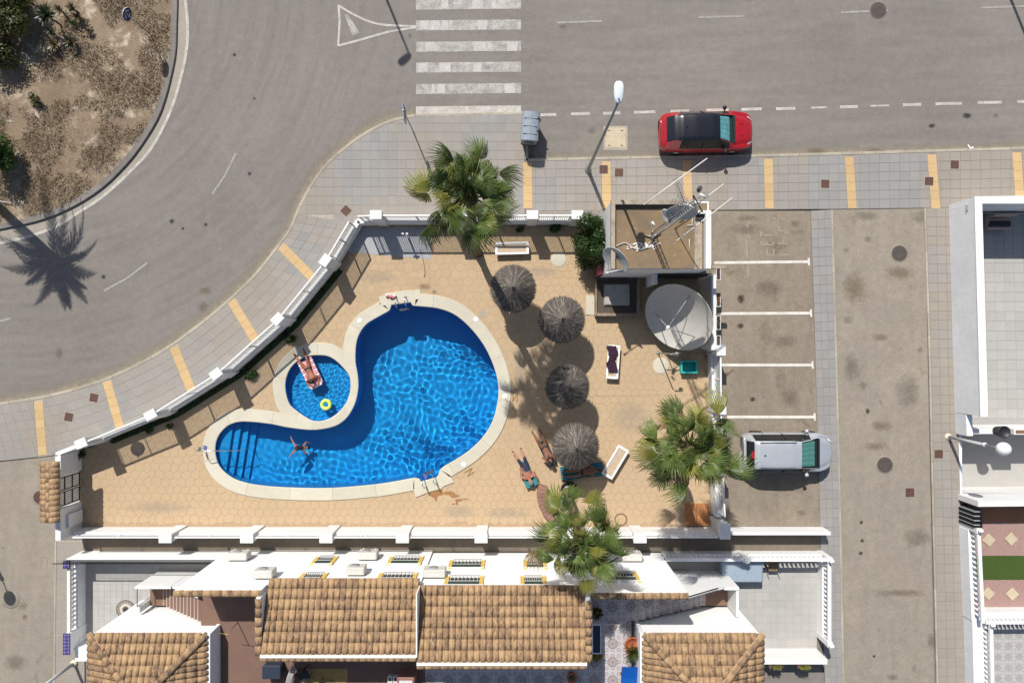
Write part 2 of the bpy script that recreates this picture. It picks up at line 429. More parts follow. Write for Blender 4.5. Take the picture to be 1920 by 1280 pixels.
# lanes and bays
LZ = .085
sheet('lane', [(1558, 393), (1732, 390), (1738, 700), (1752, 1400), (1578, 1400), (1570, 800)], LZ, M['lane'])
sheet('lane', [(-400, 800), (106, 800), (106, 1400), (-400, 1400)], .055, M['lane'])
bay = sheet('parking_bay', [(1325, 396), (1518, 396), (1528, 700), (1540, 1010), (1325, 1010)], LZ, M['bay'])
sheet('path', [(158, 985), (1545, 985), (1545, 1034), (158, 1034)], .0875, M['path'])

# --- pavement kerb lines (plan)
KERB_W = catmull([(-60, 768), (0, 760), (77, 748), (137, 734), (197, 715), (260, 687), (320, 653), (383, 607), (431, 567), (480, 520), (515, 477), (549, 430), (560, 402), (577, 368), (594, 340), (614, 314), (638, 291), (668, 267), (698, 248), (732, 232), (760, 225), (779, 221)], 4)
FENCE = [(148, 842), (203, 819), (325, 769), (440, 697), (548, 601), (632, 498), (678, 420), (721, 418), (858, 418), (996, 418), (1075, 418)]

def hclip(poly, p, n_):
    """keep the side of the line through p that n_ points to"""
    out = []; m_ = len(poly)
    for i in range(m_):
        a, b = poly[i], poly[(i+1) % m_]; da, db = (a-p).dot(n_), (b-p).dot(n_)
        if da >= 0: out.append(a)
        if da*db < 0: out.append(a+(b-a)*(da/(da-db)))
    return out
def cells(parent, A, Bp, na, nb, z, mat, gap=.012, name='paving_slab', h=.03, keep=None, matf=None, bands=(), bw=8.8, edge=None):
    """pieces laid between two plan polylines, na along, nb across; cut at bands and at a plan edge line (kept on its right)"""
    A = resample([(*a, 0) if len(a) == 2 else a for a in A], na); Bp = resample([(*b, 0) if len(b) == 2 else b for b in Bp], na)
    for i in range(na):
        for j in range(nb):
            q = []
            for (ii, jj) in ((i, j), (i+1, j), (i+1, j+1), (i, j+1)):
                p = A[ii].lerp(Bp[ii], jj/nb); q.append(Vector((p[0], p[1])))
            polys = [q]
            for (a, b) in bands:
                a = Vector(a); b = Vector(b); d = (b-a).normalized(); nn = Vector((-d.y, d.x)); new = []
                for q_ in polys:
                    c = sum(q_, Vector((0, 0)))/len(q_)
                    if abs((c-a).dot(nn)) > 60 or not (-40 < (c-a).dot(d) < (b-a).length+40): new.append(q_); continue
                    for sg in (1, -1):
                        r_ = hclip(q_, a+nn*bw*sg, nn*sg)
                        if len(r_) > 2: new.append(r_)
                polys = new
            if edge:
                new = []
                for q_ in polys:
                    c = sum(q_, Vector((0, 0)))/len(q_); k = min(range(len(edge)-1), key=lambda k: ((Vector(edge[k])+Vector(edge[k+1]))/2-c).length)
                    d = (Vector(edge[k+1])-Vector(edge[k])).normalized(); nn = Vector((-d.y, d.x)); r_ = hclip(q_, Vector(edge[k])+nn*.6, nn)
                    if len(r_) > 2: new.append(r_)
                polys = new
            for q_ in polys:
                c = sum(q_, Vector((0, 0)))/len(q_); n_ = len(q_)
                ar = sum(q_[k].x*q_[(k+1) % n_].y-q_[(k+1) % n_].x*q_[k].y for k in range(n_))
                if abs(ar) < 12 or (keep and not keep(c.x, c.y)): continue
                mt = matf(c.x, c.y) if matf else mat
                qq = [Vector(((p.x-960)/40, (640-p.y)/40)) for p in q_]; cw = sum(qq, Vector((0, 0)))/n_
                if ar > 0: qq = qq[::-1]
                qq = [p+(cw-p).normalized()*gap for p in qq]; qi = [p+(cw-p).normalized()*.008 for p in qq]; dz = RND.uniform(-.0015, .0015)
                vs = [(p.x-cw.x, p.y-cw.y, -h) for p in qq]+[(p.x-cw.x, p.y-cw.y, -.003) for p in qq]+[(p.x-cw.x, p.y-cw.y, dz) for p in qi]
                me = bpy.data.meshes.new(name); me.from_pydata(vs, [], [tuple(range(2*n_, 3*n_))]+[(r+k, r+(k+1) % n_, r+n_+(k+1) % n_, r+n_+k) for r in (0, n_) for k in range(n_)])
                me.materials.append(mt); o = link(name, me, parent); o.location = (cw.x, cw.y, z)
def kerb(parent, line, wd, z, mat, step=1.0, side=1):
    line = [Vector((p[0], p[1], 0)) for p in line]
    n = max(1, round(plen(line)/40/step)); pts = resample(line, n*4)
    for i in range(n):
        seg = [Vector(((p.x-960)/40, (640-p.y)/40, 0)) for p in pts[i*4:i*4+5]]
        L = []; Rr = []
        for k, p in enumerate(seg):
            d = (seg[min(k+1, 4)]-seg[max(k-1, 0)]).normalized(); nn = Vector((-d.y, d.x, 0))*side
            if k == 0: p = p+d*.006
            if k == 4: p = p-d*.006
            L.append(p); Rr.append(p+nn*wd)
        b = .018; vs = []; fs = []
        for l, r in zip(L, Rr):
            e = (r-l).normalized()
            vs += [(l.x, l.y, -.05), (l.x, l.y, z-b), (l.x+e.x*b, l.y+e.y*b, z), (r.x-e.x*b, r.y-e.y*b, z), (r.x, r.y, z-b), (r.x, r.y, -.05)]
        for k in range(4):
            for j in range(5): 
                a = k*6+j; fs.append((a, a+6, a+7, a+1) if side < 0 else (a, a+1, a+7, a+6))
        fs += [(0, 1, 2, 3, 4, 5), (24, 29, 28, 27, 26, 25)]
        MB().add(vs, fs).build('kerb_stone', mat, parent)

PZ = .12
YB = [((75, 752), (83, 852)), ((203, 714), (229, 806)), ((328, 650), (364, 738)), ((436, 564), (482, 640)), ((529, 462), (586, 520))]
def in_band(x, y, bands, hw=9.5):
    for (a, b) in bands:
        a = Vector(a); b = Vector(b); d = b-a; p = Vector((x, y)); t = (p-a).dot(d)/d.length_squared
        if -.1 < t < 1.1 and (a+d*t-p).length < hw: return True
    return False
def slab_tone(x, y):
    v = noise.noise((x/120, y/90, 3.3))
    return M['slab3'] if v > .25 else (M['slab2'] if v < -.28 else M['slab'])
# curved pavement along the fence
pv = struct('pavement')
A = [p for p in KERB_W if p[1] >= 400]
FB = [(-40, 868), (98, 853), (150, 842)]+[(203, 820), (325, 770), (440, 698), (548, 602), (632, 499), (676, 420)]
A = [(-60, 768)]+[tuple(p) for p in A if p[0] > -50]
MB().sheet(XY(A+FB[::-1]), PZ-.012).build('bedding', M['joint'], pv)
# walk both edges in step: pair each kerb point with the nearest fence point
Ap = resample([(*a, 0) for a in A], 60); Bq = []
FBr = resample([(*b, 0) for b in FB], 400)
j0 = 0
for a in Ap:
    js = min(range(j0, min(len(FBr), j0+60)), key=lambda j: (FBr[j]-a).length); j0 = js; Bq.append(FBr[js])
Bq[-1] = Vector((676, 420, 0)); Bq[0] = Vector((-40, 868, 0))
Bs = Bq[:]
for _ in range(6): Bs = [Bs[0]]+[(Bs[i-1]+Bs[i]*2+Bs[i+1])/4 for i in range(1, len(Bs)-1)]+[Bs[-1]]
cells(pv, [tuple(p) for p in Ap], [tuple(p) for p in Bs], 46, 6, PZ, M['slab'], bands=YB, matf=slab_tone)
for (a, b) in YB:
    a = Vector(a); b = Vector(b); d = (b-a).normalized(); nn = Vector((-d.y, d.x))
    cells(pv, [tuple(a-nn*8.5), tuple(b-nn*8.5)], [tuple(a+nn*8.5), tuple(b+nn*8.5)], 6, 1, PZ+.002, M['yellow'], gap=.004, name='yellow_slab')
kerb(pv, KERB_W, .14, PZ+.003, M['kerb'], 1.0, 1)
# paved corner by the crossing
pz = struct('pavement')
poly = [tuple(p) for p in KERB_W if p[1] <= 402]+[(984, 216), (984, 420), (676, 420)]
MB().sheet(XY(poly), PZ-.013).build('bedding', M['joint'], pz)
cells(pz, [(560, 216), (984, 216)], [(560, 420), (984, 420)], 25, 12, PZ-.0005, M['slab'], keep=lambda x, y: inside((x, y), poly), matf=slab_tone, edge=[tuple(p)[:2] for p in KERB_W if p[1] <= 425])
kerb(pz, [(779, 221), (880, 219), (984, 216)], .14, PZ+.003, M['kerb'], 1, 1)
kerb(pz, [(984, 216), (985, 303)], .14, PZ+.003, M['kerb'], 1, 1)
# straight pavement north of the building, bays and lane
pn = struct('pavement')
KN = [(985, 304), (1235, 299), (1440, 296), (1588, 292), (1722, 288), (1930, 282)]
SB = [(985, 420), (1235, 420), (1331, 420), (1331, 395), (1440, 394), (1588, 393), (1722, 391), (1783, 391), (1930, 388)]
MB().sheet(XY(KN+SB[::-1]), PZ-.012).build('bedding', M['jointd'], pn)
YN = [((x0, y0-4), (x1, 400)) for x0, y0, x1 in ((989, 305, 990), (1136, 303, 1137), (1287, 300, 1289), (1439, 298, 1441), (1590, 294, 1596), (1744, 290, 1752), (1903, 286, 1910))]
cells(pn, KN, [(985, 396), (1235, 395), (1440, 393.5), (1588, 392.5), (1722, 391), (1930, 387)], 50, 6, PZ, M['slab'], bands=YN, matf=lambda x, y: M['slab3'] if 1510 < x < 1730 else (M['slab2'] if x > 1740 or 1150 < x < 1330 and y > 340 else slab_tone(x, y)))
for (a, b) in YN:
    xa, xb = a[0], b[0]
    cells(pn, [(xa-8.5, a[1]+5), (xb-8.5, 392)], [(xa+8.5, a[1]+5), (xb+8.5, 392)], 6, 1, PZ+.002, M['yellow'], gap=.004, name='yellow_slab')
kerb(pn, KN, .14, PZ+.003, M['kerb'], 1, 1)
# pavements either side of the lane
pw = struct('pavement')
L1 = [(1518, 396), (1526, 640), (1534, 900), (1545, 1300)]; L2 = [(1560, 394), (1567, 640), (1574, 900), (1582, 1300)]
MB().sheet(XY(L1+L2[::-1]), PZ-.012).build('bedding', M['jointd'], pw)
cells(pw, L1, [(p[0]-4, p[1]) for p in L2], 52, 3, PZ, M['slab3'], matf=lambda x, y: M['slab3'] if noise.noise((x/60, y/70, 1)) > -.25 else M['slab'])
kerb(pw, L2, .1, PZ+.002, M['kerb'], 1, -1)
pe = struct('pavement')
L3 = [(1730, 391), (1738, 640), (1744, 900), (1754, 1300)]; L4 = [(1788, 391), (1790, 640), (1797, 900), (1806, 1300)]
MB().sheet(XY(L3+L4[::-1]), PZ-.012).build('bedding', M['jointd'], pe)
cells(pe, [(p[0]+4, p[1]) for p in L3], L4, 52, 3, PZ, M['slab2'], matf=lambda x, y: M['slab2'] if noise.noise((x/60, y/110, 4)) > -.2 else M['slab'])
kerb(pe, L3, .1, PZ+.002, M['kerb'], 1, 1)
# pavement in front of the western garden
ps = struct('pavement')
MB().sheet(XY([(105, 1012), (160, 1012), (160, 1300), (105, 1300)]), .05).build('bedding', M['joint'], ps)
cells(ps, [(108, 1014), (106, 1300)], [(160, 1014), (160, 1300)], 8, 1, .06, M['slab2'], gap=.006)
kerb(ps, [(108, 1014), (105, 1300)], .1, .075, M['kerb'], 1, -1)

# --- traffic island
OUT = catmull([(300, -260), (326, -120), (334, -20), (333, 50), (331, 100), (321, 151), (307, 201), (291, 236), (259, 285), (230, 319), (193, 354), (142, 387), (84, 412), (20, 427), (-60, 440), (-200, 446), (-360, 420)], 5)
def island_pts(d):
    o = []
    for i, p in enumerate(OUT):
        t = (OUT[min(i+1, len(OUT)-1)]-OUT[max(i-1, 0)]).normalized(); o.append((p.x-t.y*d, p.y+t.x*d))
    return o
IN = island_pts(11)
isl = struct('traffic_island')
def soilmat():
    N = Nodes('dry_soil')
    c = N.mix(N.rng(N.noise(.35, 6, .65), .38, .62), (.22, .165, .112), (.29, .225, .16))
    c = N.mix(N.rng(N.noise(1.1, 7, .7, dist=.5), .53, .66), c, (.52, .45, .35))
    c = N.mix(N.rng(N.noise(3.5, 6, .75), .5, .72, 0, .7), c, (.13, .09, .06))
    g = N.noise(22, 6, .8); c = N.hsv(c, N.rng(g, .25, .75, .6, 1.35)); N.bump(g, .8, .04); return N.col(c, .95, 0, .1)
M['soil'] = soilmat()
ipoly = [Vector(p) for p in XY(IN)]+[Vector((-60, 6)), Vector((-60, 30)), Vector((-20, 30))]
# gently uneven ground
m = MB(); x0, x1, y0, y1 = -45, -15.6, 5.1, 22; st = .3; idx = {}
nx = int((x1-x0)/st); ny = int((y1-y0)/st)
for j in range(ny+1):
    for i in range(nx+1):
        x = x0+i*st; y = y0+j*st
        if inside((x, y), ipoly) and dist_poly((x, y), XY(IN), False) > .02:
            d = max(0, min(1, (dist_poly((x, y), XY(IN), False)-.36)/1.2))
            idx[i, j] = len(m.v); m.v.append((x, y, .087+d*(.1+.13*noise.noise((x*.5, y*.5, 0))+.04*noise.noise((x*2.1, y*2.1, 5)))))
for (i, j) in list(idx):
    q = [(i, j), (i+1, j), (i+1, j+1), (i, j+1)]
    if all(k in idx for k in q): m.f.append(tuple(idx[k] for k in q)); m.m.append(0); m.sm.append(True)
m.build('dry_earth', M['soil'], isl)
MB().sheet([tuple(p) for p in ipoly], .085).build('earth_edge', M['soil'], isl)
kerb(isl, [p for p in OUT], .28, .11, M['kerbg'], 2.0, -1)
GL = catmull([(314, -260), (340, -120), (346, -20), (352, 50), (349, 100), (336, 158), (318, 213), (284, 278), (241, 325), (192, 369), (142, 402), (105, 425), (55, 443), (0, 456), (-60, 466), (-200, 474)], 5)
MB().sheet([tuple(p) for p in XY([(p.x, p.y) for p in OUT[:76]]+[(p.x, p.y) for p in GL[::-1]])], .005).build('gutter', M['gutter'], isl)
MB().quadstrip(XY([tuple(p) for p in GL]), .13, .010).build('edge_line', M['thin'], isl)
def island_z(x, y): 
    d = max(0, min(1, (dist_poly((x, y), XY(IN), False)-.36)/1.2))
    return .087+d*(.1+.13*noise.noise((x*.5, y*.5, 0))+.04*noise.noise((x*2.1, y*2.1, 5)))
# dry grass
m = MB(); r = random.Random(5)
bare = [Vector(P(75, 60)), Vector(P(60, 110)), Vector(P(20, 160)), Vector(P(75, 185)), Vector(P(90, 30)), Vector(P(160, 240)), Vector(P(240, 75)), Vector(P(80, 0))]
for k in range(46000):
    x = r.uniform(-24.5, -15.6); y = r.uniform(5.1, 16.6)
    if not inside((x, y), ipoly) or dist_poly((x, y), XY(IN), False) < .05: continue
    v = noise.noise((x*.8, y*.8, 9))+.5*noise.noise((x*2.4, y*2.4, 2))
    if v < -.2 or min((Vector((x, y, 0))-b).length for b in bare) < .7+.5*r.random(): continue
    z = island_z(x, y); a = r.uniform(0, 6.28); h = r.uniform(.05, .18); ln = r.uniform(.06, .26); wd = r.uniform(.006, .013)
    d = Vector((math.cos(a), math.sin(a), 0)); s_ = Vector((-d.y, d.x, 0))*wd; b = Vector((x, y, z-.01))
    m.add([b-s_, b+s_, b+d*ln*.5+Vector((0, 0, h))+s_*.7, b+d*ln*.5+Vector((0, 0, h))-s_*.7, b+d*ln+Vector((0, 0, h*.8))], [(0, 1, 2, 3), (3, 2, 4)], 0 if v > .25 and r.random() < .8 else (1 if r.random() < .6 else 2))
m.build('dry_grass', [plain('grass_dark', (.175, .12, .072), .95, var=.3), plain('grass_straw', (.35, .275, .185), .95, var=.3), plain('grass_mid', (.25, .185, .12), .95, var=.3)], kind='stuff', label='dry brown grass covering the traffic island', cat='dry grass')
# stones on the island
for k in range(26):
    x, y = r.uniform(-24, -16), r.uniform(6, 16)
    if not inside((x, y), ipoly) or dist_poly((x, y), XY(IN), False) < .5: continue
    pass

# --- painted markings (children of the road)
def mark(name, pts, wd, mat='paint', z=.008): MB().quadstrip(XY(pts), wd, z).build(name, M[mat], road)
def quadmark(name, pts, mat='paint', z=.008): MB().sheet(XY(pts), z).build(name, M[mat], road)
for i, y in enumerate((9, 48, 88, 127, 167, 209)):
    quadmark('crossing_stripe', [(780, y-9), (977, y-11), (977, y+8), (780, y+10)], 'worn' if y < 200 else 'thin')
    rr = random.Random(i)
    for k in range(4 if y < 200 else 2):   # repainted patches
        x0 = rr.uniform(782, 960); wdt = rr.uniform(6, 22); sk = rr.uniform(-5, 5)
        x1 = min(977, x0+wdt)
        quadmark('repainted_patch', [(x0, y-8.5), (x1-2, y-9.5), (min(977, x1+sk), y+8), (max(780, x0+sk*.5), y+8.5)], 'paint2', .0095+.001*k)
tri = [catmull([(635, 11), (660, 26), (690, 40), (720, 47), (780, 50)], 5), catmull([(635, 86), (680, 74), (730, 60), (780, 52)], 5), [Vector((635, 10)), Vector((637, 40)), Vector((634, 87))]]
for i, t in enumerate(tri): mark('triangle_outline', [tuple(p) for p in t], .1, 'thin', .008+.001*i)
quadmark('triangle_bar', [(646, 28), (653, 28), (674, 62), (661, 67)], 'worn')
for k in range(-3, 0): quadmark('crossing_stripe', [(780, 9+k*39.5-9), (977, 9+k*39.5-11), (977, 9+k*39.5+8), (780, 9+k*39.5+10)], 'worn')
for x0, x1, y0 in ((1010, 1043, 216), (1071, 1106, 214), (1131, 1163, 213), (1189, 1229, 211), (1257, 1292, 209), (1324, 1366, 207), (1390, 1428, 205.5), (1455, 1491, 204.5), (1520, 1550, 202.5), (1575, 1608, 201), (1632, 1667, 199), (1693, 1727, 197), (1754, 1803, 195), (1833, 1878, 193), (1907, 1950, 191)):
    mark('bay_dash', [(x0, y0), (x1, y0-1)], .13 if x0 != 1520 and x0 != 1632 else .08, 'thin')
for a, b in (((1045, 43), (1128, 40)), ((1310, 33), (1394, 31)), ((1577, 24), (1665, 20)), ((1840, 15), (1925, 12)), ((398, 364), (442, 288)), ((195, 545), (276, 493)), ((-20, 600), (20, 597))):
    mark('lane_dash', [a, ((a[0]+b[0])/2+(2 if a[1] > 100 else 0), (a[1]+b[1])/2+(3 if a[1] > 100 else 0)), b], .09, 'oldline')
def bmark(name, pts, wd, mat='paint', z=.009): MB().quadstrip(XY(pts), wd, z+LZ).build(name, M[mat], bay)
for x0, y0, x1, y1 in ((1338, 493, 1515, 491), (1350, 588, 1519, 587), (1352, 684, 1522, 684), (1362, 781, 1526, 781)):
    bmark('bay_line', [(x0, y0), (x1, y1)], .13); bmark('bay_line_end', [(x1-.5, y1-7), (x1+.5, y1+7)], .09, z=.011)
sx = lambda u, v: (1340+u*.09896, 395+v*.09896)
for pts in ([(865, 400), (868, 480)], [(930, 470), (1090, 465)], [(1160, 355), (1215, 325)], [(1165, 365), (1380, 435)], [(860, 590), (868, 660), (975, 640)], [(985, 590), (980, 655), (1090, 650)], [(1100, 590), (1098, 640)], [(865, 750), (865, 830)], [(985, 740), (985, 840), (1105, 845), (1105, 730)], [(1180, 590), (1190, 630), (1375, 630)], [(1280, 570), (1282, 610)], [(1220, 840), (1390, 840)], [(605, 260), (608, 330)], [(610, 455), (615, 530)], [(572, 530), (590, 650), (600, 760), (598, 920)], [(612, 1020), (625, 1250), (560, 1255)], [(1130, 130), (1125, 175)], [(1250, 170), (1330, 172)], [(80, 80), (88, 160)], [(940, 1050), (1080, 1045)]):
    bmark('worn_letter_stroke', [sx(*p) for p in pts], .07, 'faint', .010)
# --- dust drifts and stains: thin films that fade out at their rims
def film(name, c, k=.8, sc_=6):
    N = Nodes(name); N.col(N.hsv(c, N.rng(N.noise(20, 4, .7), .3, .7, .85, 1.15)), .95, 0, .1)
    at_ = N.n('ShaderNodeAttribute', attribute_name='fade'); tr = N.n('ShaderNodeBsdfTransparent'); mx = N.n('ShaderNodeMixShader')
    f = N.mth('MULTIPLY', N.rng(N.mth('ADD', at_.outputs['Fac'], N.mth('MULTIPLY', N.mth('SUBTRACT', N.noise(sc_, 6, .75), .5), 1.7)), .2, .95), k)
    N.put(mx.inputs[0], f); N.t.links.new(tr.outputs[0], mx.inputs[1]); N.t.links.new(N.b.outputs[0], mx.inputs[2]); N.t.links.new(mx.outputs[0], N.out.inputs[0]); return N.m
def fade_mesh(name, vs, fs, fd, mat, parent):
    me = bpy.data.meshes.new(name); me.from_pydata(vs, [], fs); me.materials.append(mat); a = me.attributes.new('fade', 'FLOAT', 'POINT'); a.data.foreach_set('value', fd); return link(name, me, parent)
M['dust'] = film('road_dust', (.33, .285, .215), .75, 3); M['oil'] = film('oil_stain', (.1, .085, .068), .27, 7); M['tan'] = film('tan_stain', (.19, .14, .085), .42, 6); M['pale'] = film('pale_stain', (.4, .36, .3), .3, 4); M['dampd'] = film('dark_stain', (.05, .045, .04), .85, 9)
def dust(line, wd, parent, z=.006, mat='dust', side=1):
    pts = resample([(p[0], p[1], 0) for p in line], max(4, int(plen([(p[0], p[1], 0) for p in line])/12))); vs = []; fs = []; fd = []
    for i, p in enumerate(pts):
        d = (pts[min(i+1, len(pts)-1)]-pts[max(i-1, 0)]).normalized(); nn = Vector((d.y, -d.x, 0))*side
        for k, f in enumerate((1, .75, .3, -.35)): q = p+nn*wd*k/3; w_ = P(q.x, q.y, z); vs.append(w_); fd.append(f)
    for i in range(len(pts)-1):
        for k in range(3): a = i*4+k; fs.append((a, a+1, a+5, a+4) if side < 0 else (a, a+4, a+5, a+1))
    fade_mesh('dust_drift', vs, fs, fd, M[mat], parent)
def stain(px, py, rx, ry, mat, parent, z=.0065, rot=0):
    vs = [P(px, py, z)]; fd = [1.0]; fs = []; n = 20
    for k, f in enumerate((.75, .3, -.4)):
        for i in range(n):
            a = 2*PI*i/n; u, v = rx*math.cos(a)*(k+1)/2.6, ry*math.sin(a)*(k+1)/2.6; vs.append(P(px+u*math.cos(rot)-v*math.sin(rot), py+u*math.sin(rot)+v*math.cos(rot), z)); fd.append(f)
    for i in range(n): fs.append((0, 1+(i+1) % n, 1+i))
    for k in range(2):
        for i in range(n): a = 1+k*n+i; b = 1+k*n+(i+1) % n; fs.append((a, b, b+n, a+n))
    fade_mesh('stain', vs, fs, fd, M[mat], parent)
dust([tuple(p)[:2] for p in KERB_W], 34, road); dust(KN, 26, road); dust([(0, 1)]+[] if False else [(985, 216), (985, 303)], 22, road, side=1)
lanes = [o for o in COL.objects if o.name.startswith('lane')]; LN = lanes[0]; LW = lanes[1]
for a in ((1650, 798, 27, 13, 'tan'), (1637, 836, 24, 11, 'tan'), (1718, 1008, 34, 24, 'oil'), (1685, 512, 36, 17, 'tan'), (1622, 405, 32, 12, 'oil'), (1725, 408, 24, 18, 'oil'), (1585, 470, 8, 7, 'oil'), (1625, 449, 9, 8, 'oil'), (1588, 600, 13, 10, 'oil'), (1650, 632, 24, 9, 'tan'), (1723, 656, 8, 8, 'oil'), (1617, 722, 10, 12, 'oil'), (1700, 735, 30, 45, 'oil'), (1625, 770, 6, 7, 'dampd'), (1596, 690, 22, 34, 'oil'), (1613, 978, 5, 5, 'dampd'), (1615, 1012, 5, 5, 'dampd'), (1612, 1035, 5, 5, 'dampd'), (1745, 1200, 12, 20, 'oil'), (1671, 1267, 13, 9, 'oil'), (1637, 1228, 4, 4, 'dampd'), (1690, 1110, 60, 10, 'tan'), (1568, 518, 8, 10, 'pale'), (1600, 540, 30, 40, 'tan'), (1680, 590, 50, 40, 'pale'), (1640, 1120, 60, 30, 'pale')): stain(*a, LN, LZ+.003)
for a in ((1490, 420, 14, 10, 'oil'), (1388, 560, 9, 12, 'dampd'), (1387, 611, 9, 7, 'dampd'), (1410, 748, 7, 6, 'dampd'), (1480, 745, 24, 26, 'oil'), (1400, 430, 40, 14, 'oil'), (1440, 540, 40, 22, 'oil'), (1400, 650, 24, 26, 'pale'), (1470, 640, 30, 20, 'oil'), (1400, 410, 30, 8, 'oil'), (1500, 960, 12, 8, 'oil'), (1390, 870, 6, 6, 'dampd')): stain(*a, bay, LZ+.003)
for a in ((440, 103, 5, 5, 'dampd'), (322, 415, 7, 6, 'dampd'), (386, 421, 5, 5, 'dampd'), (468, 326, 5, 5, 'dampd'), (194, 519, 6, 6, 'dampd'), (343, 428, 4, 4, 'dampd'), (477, 185, 3.5, 3.5, 'dampd'), (386, 545, 16, 10, 'tan'), (380, 575, 14, 16, 'oil'), (111, 662, 10, 16, 'oil'), (769, 67, 6, 6, 'oil'), (1057, 50, 9, 6, 'oil'), (1747, 236, 8, 6, 'dampd'), (1813, 217, 12, 8, 'dampd'), (1867, 217, 8, 6, 'oil'), (1532, 284, 24, 10, 'tan'), (1640, 284, 26, 9, 'tan'), (1045, 45, 26, 20, 'pale'), (1720, 70, 12, 9, 'pale'), (905, 66, 9, 6, 'pale'), (1110, 245, 12, 10, 'oil')): stain(*a, road)
for a in ((22, 1123, 26, 24, 'pale'), (45, 1135, 12, 10, 'tan'), (48, 1155, 8, 8, 'tan'), (30, 1240, 30, 20, 'oil'), (60, 985, 30, 40, 'pale')): stain(*a, LW, .0565)
# --- covers
def cover(px, py, s=16, rot=0, frame=True):
    t = thing('inspection_cover', None, 'cover', 'square brown covers in the ground', P(px, py, 0), rot); z = .125
    return t
sq = [(179, 745, .2, 'on the curved pavement beside the third yellow band'), (132, 781, .2, 'on the curved pavement between the two lower yellow bands'), (650, 396, .75, 'turned on its corner at the bend of the pool fence'), (1131, 319, 0, 'beside the street lamp at a yellow band'), (1160, 325, 0, 'just east of the street lamp, framed in pale mortar'), (1545, 346, .03, 'at the head of the bay pavement, alone'), (1739, 341, .03, 'set into a yellow band near the lane'), (1787, 310, .03, 'near the kerb litter, northeast pavement'), (1757, 850, 0, 'on the lane pavement near the globe lamp')]
for px, py, rz, wh in sq:
    t = thing('inspection_cover', 'rusty square cover '+wh, 'cover', 'square brown covers in the pavement', P(px, py, PZ+.001), -rz)
    MB().box(-.215, -.215, 0, .215, .215, .004).build('frame', M['kerb'], t)
    MB().bev(-.195, -.195, .002, .195, .195, .01, .006).build('plate', M['brown'], t)
for px, py, lab in ((1704, 922, 'brown square cover in the lane south of the round lid'), (82, 1055, 'faded tan square cover in the western lane')):
    t = thing('inspection_cover', lab, 'cover', 'square covers in the lanes', P(px, py, LZ+.004 if px > 1000 else .057))
    MB().box(-.215, -.215, 0, .215, .215, .003).build('frame', M['lane'], t)
    MB().bev(-.2, -.2, .001, .2, .2, .008, .004).build('plate', M['brown'] if px > 1000 else M['lane'], t)
for px, py, rr_, z, lab in ((1684, 475, .36, LZ+.004, 'brown round manhole lid near the top of the lane'), (1657, 870, .36, LZ+.004, 'brown round manhole lid beside the silver car'), (1646, 19, .37, .005, 'dark manhole lid crossed by the old road line'), (22, 1123, .36, .057, 'pale round manhole lid in the western lane'), (76, 931, .3, .057, 'reddish round manhole lid outside the tiled gate')):
    t = thing('manhole_lid', lab, 'manhole', 'round manhole lids', P(px, py, z))
    MB().lathe([(rr_+.05, 0), (rr_+.05, .003), (rr_, .004)], 28).build('ring', M['lane'] if px != 1646 else M['road'], t)
    mm = MB().lathe([(rr_, 0), (rr_-.015, .008), (rr_*.7, .009), (.001, .009)], 28)
    for k in range(8):
        a = k*PI/4; mm.box(-.012, rr_*.25, .008, .012, rr_*.85, .013, M=Matrix.Rotation(a, 4, 'Z'))
    mm.build('lid', M['iron'] if px in (1646, 1684, 1657) else M['lane'] if px == 22 else M['brown'], t)
t = thing('hatch_cover', 'large pale square hatch with rust streaks in the parking strip', 'hatch', None, P(1154, 259, .004))
MB().box(-.56, -.56, 0, .56, .56, .006).build('frame', M['kerb'], t)
mm = MB().bev(-.47, -.45, .004, .47, .47, .016, .008); mm.build('plate', surf('rusty_plate', (.5, .42, .3), (.46, .39, .28), stain=[(1.7, .55, .66, (.35, .16, .07), .8)]), t)
for dx in (-.3, .3):
    for dy in (-.35, .35): MB().box(dx-.06, dy-.015, .015, dx+.06, dy+.015, .03).build('handle', M['iron'], t)
t = thing('litter', 'crumpled white scrap of paper lying by the kerb', 'litter', None, P(1819, 275, .004))
MB().quadstrip([(-.12, .08), (-.06, -.03), (.02, -.07), (.14, -.04)], .07, .03).add([(-.12, .1, .03), (-.02, .05, .08), (.05, -.02, .03)], [(0, 1, 2)]).build('scrap', M['whitep'], t)
# weeds and leaf litter gathered along the kerb
m = MB(); r = random.Random(8)
for (px, py, n_) in ((1040, 303, 12), (1072, 300, 26), (1098, 302, 14), (1118, 299, 8), (1202, 297, 10), (1230, 296, 10), (985, 330, 8), (1750, 285, 4), (1809, 287, 10), (1515, 293, 4)):
    for k in range(n_*4):
        c = P(px+r.gauss(0, 6), py+r.gauss(0, 1.5), .02); a = r.uniform(0, 6.28); l = r.uniform(.03, .09)
        d = Vector((math.cos(a), math.sin(a), r.uniform(-.2, .6)))*l; s_ = Vector((-d.y, d.x, 0)).normalized()*.015
        m.add([c-s_, c+s_, c+d], [(0, 1, 2)])
m.build('kerb_weeds', M['drypl'], kind='stuff', label='dry leaf litter and weeds caught along the kerb', cat='leaf litter')
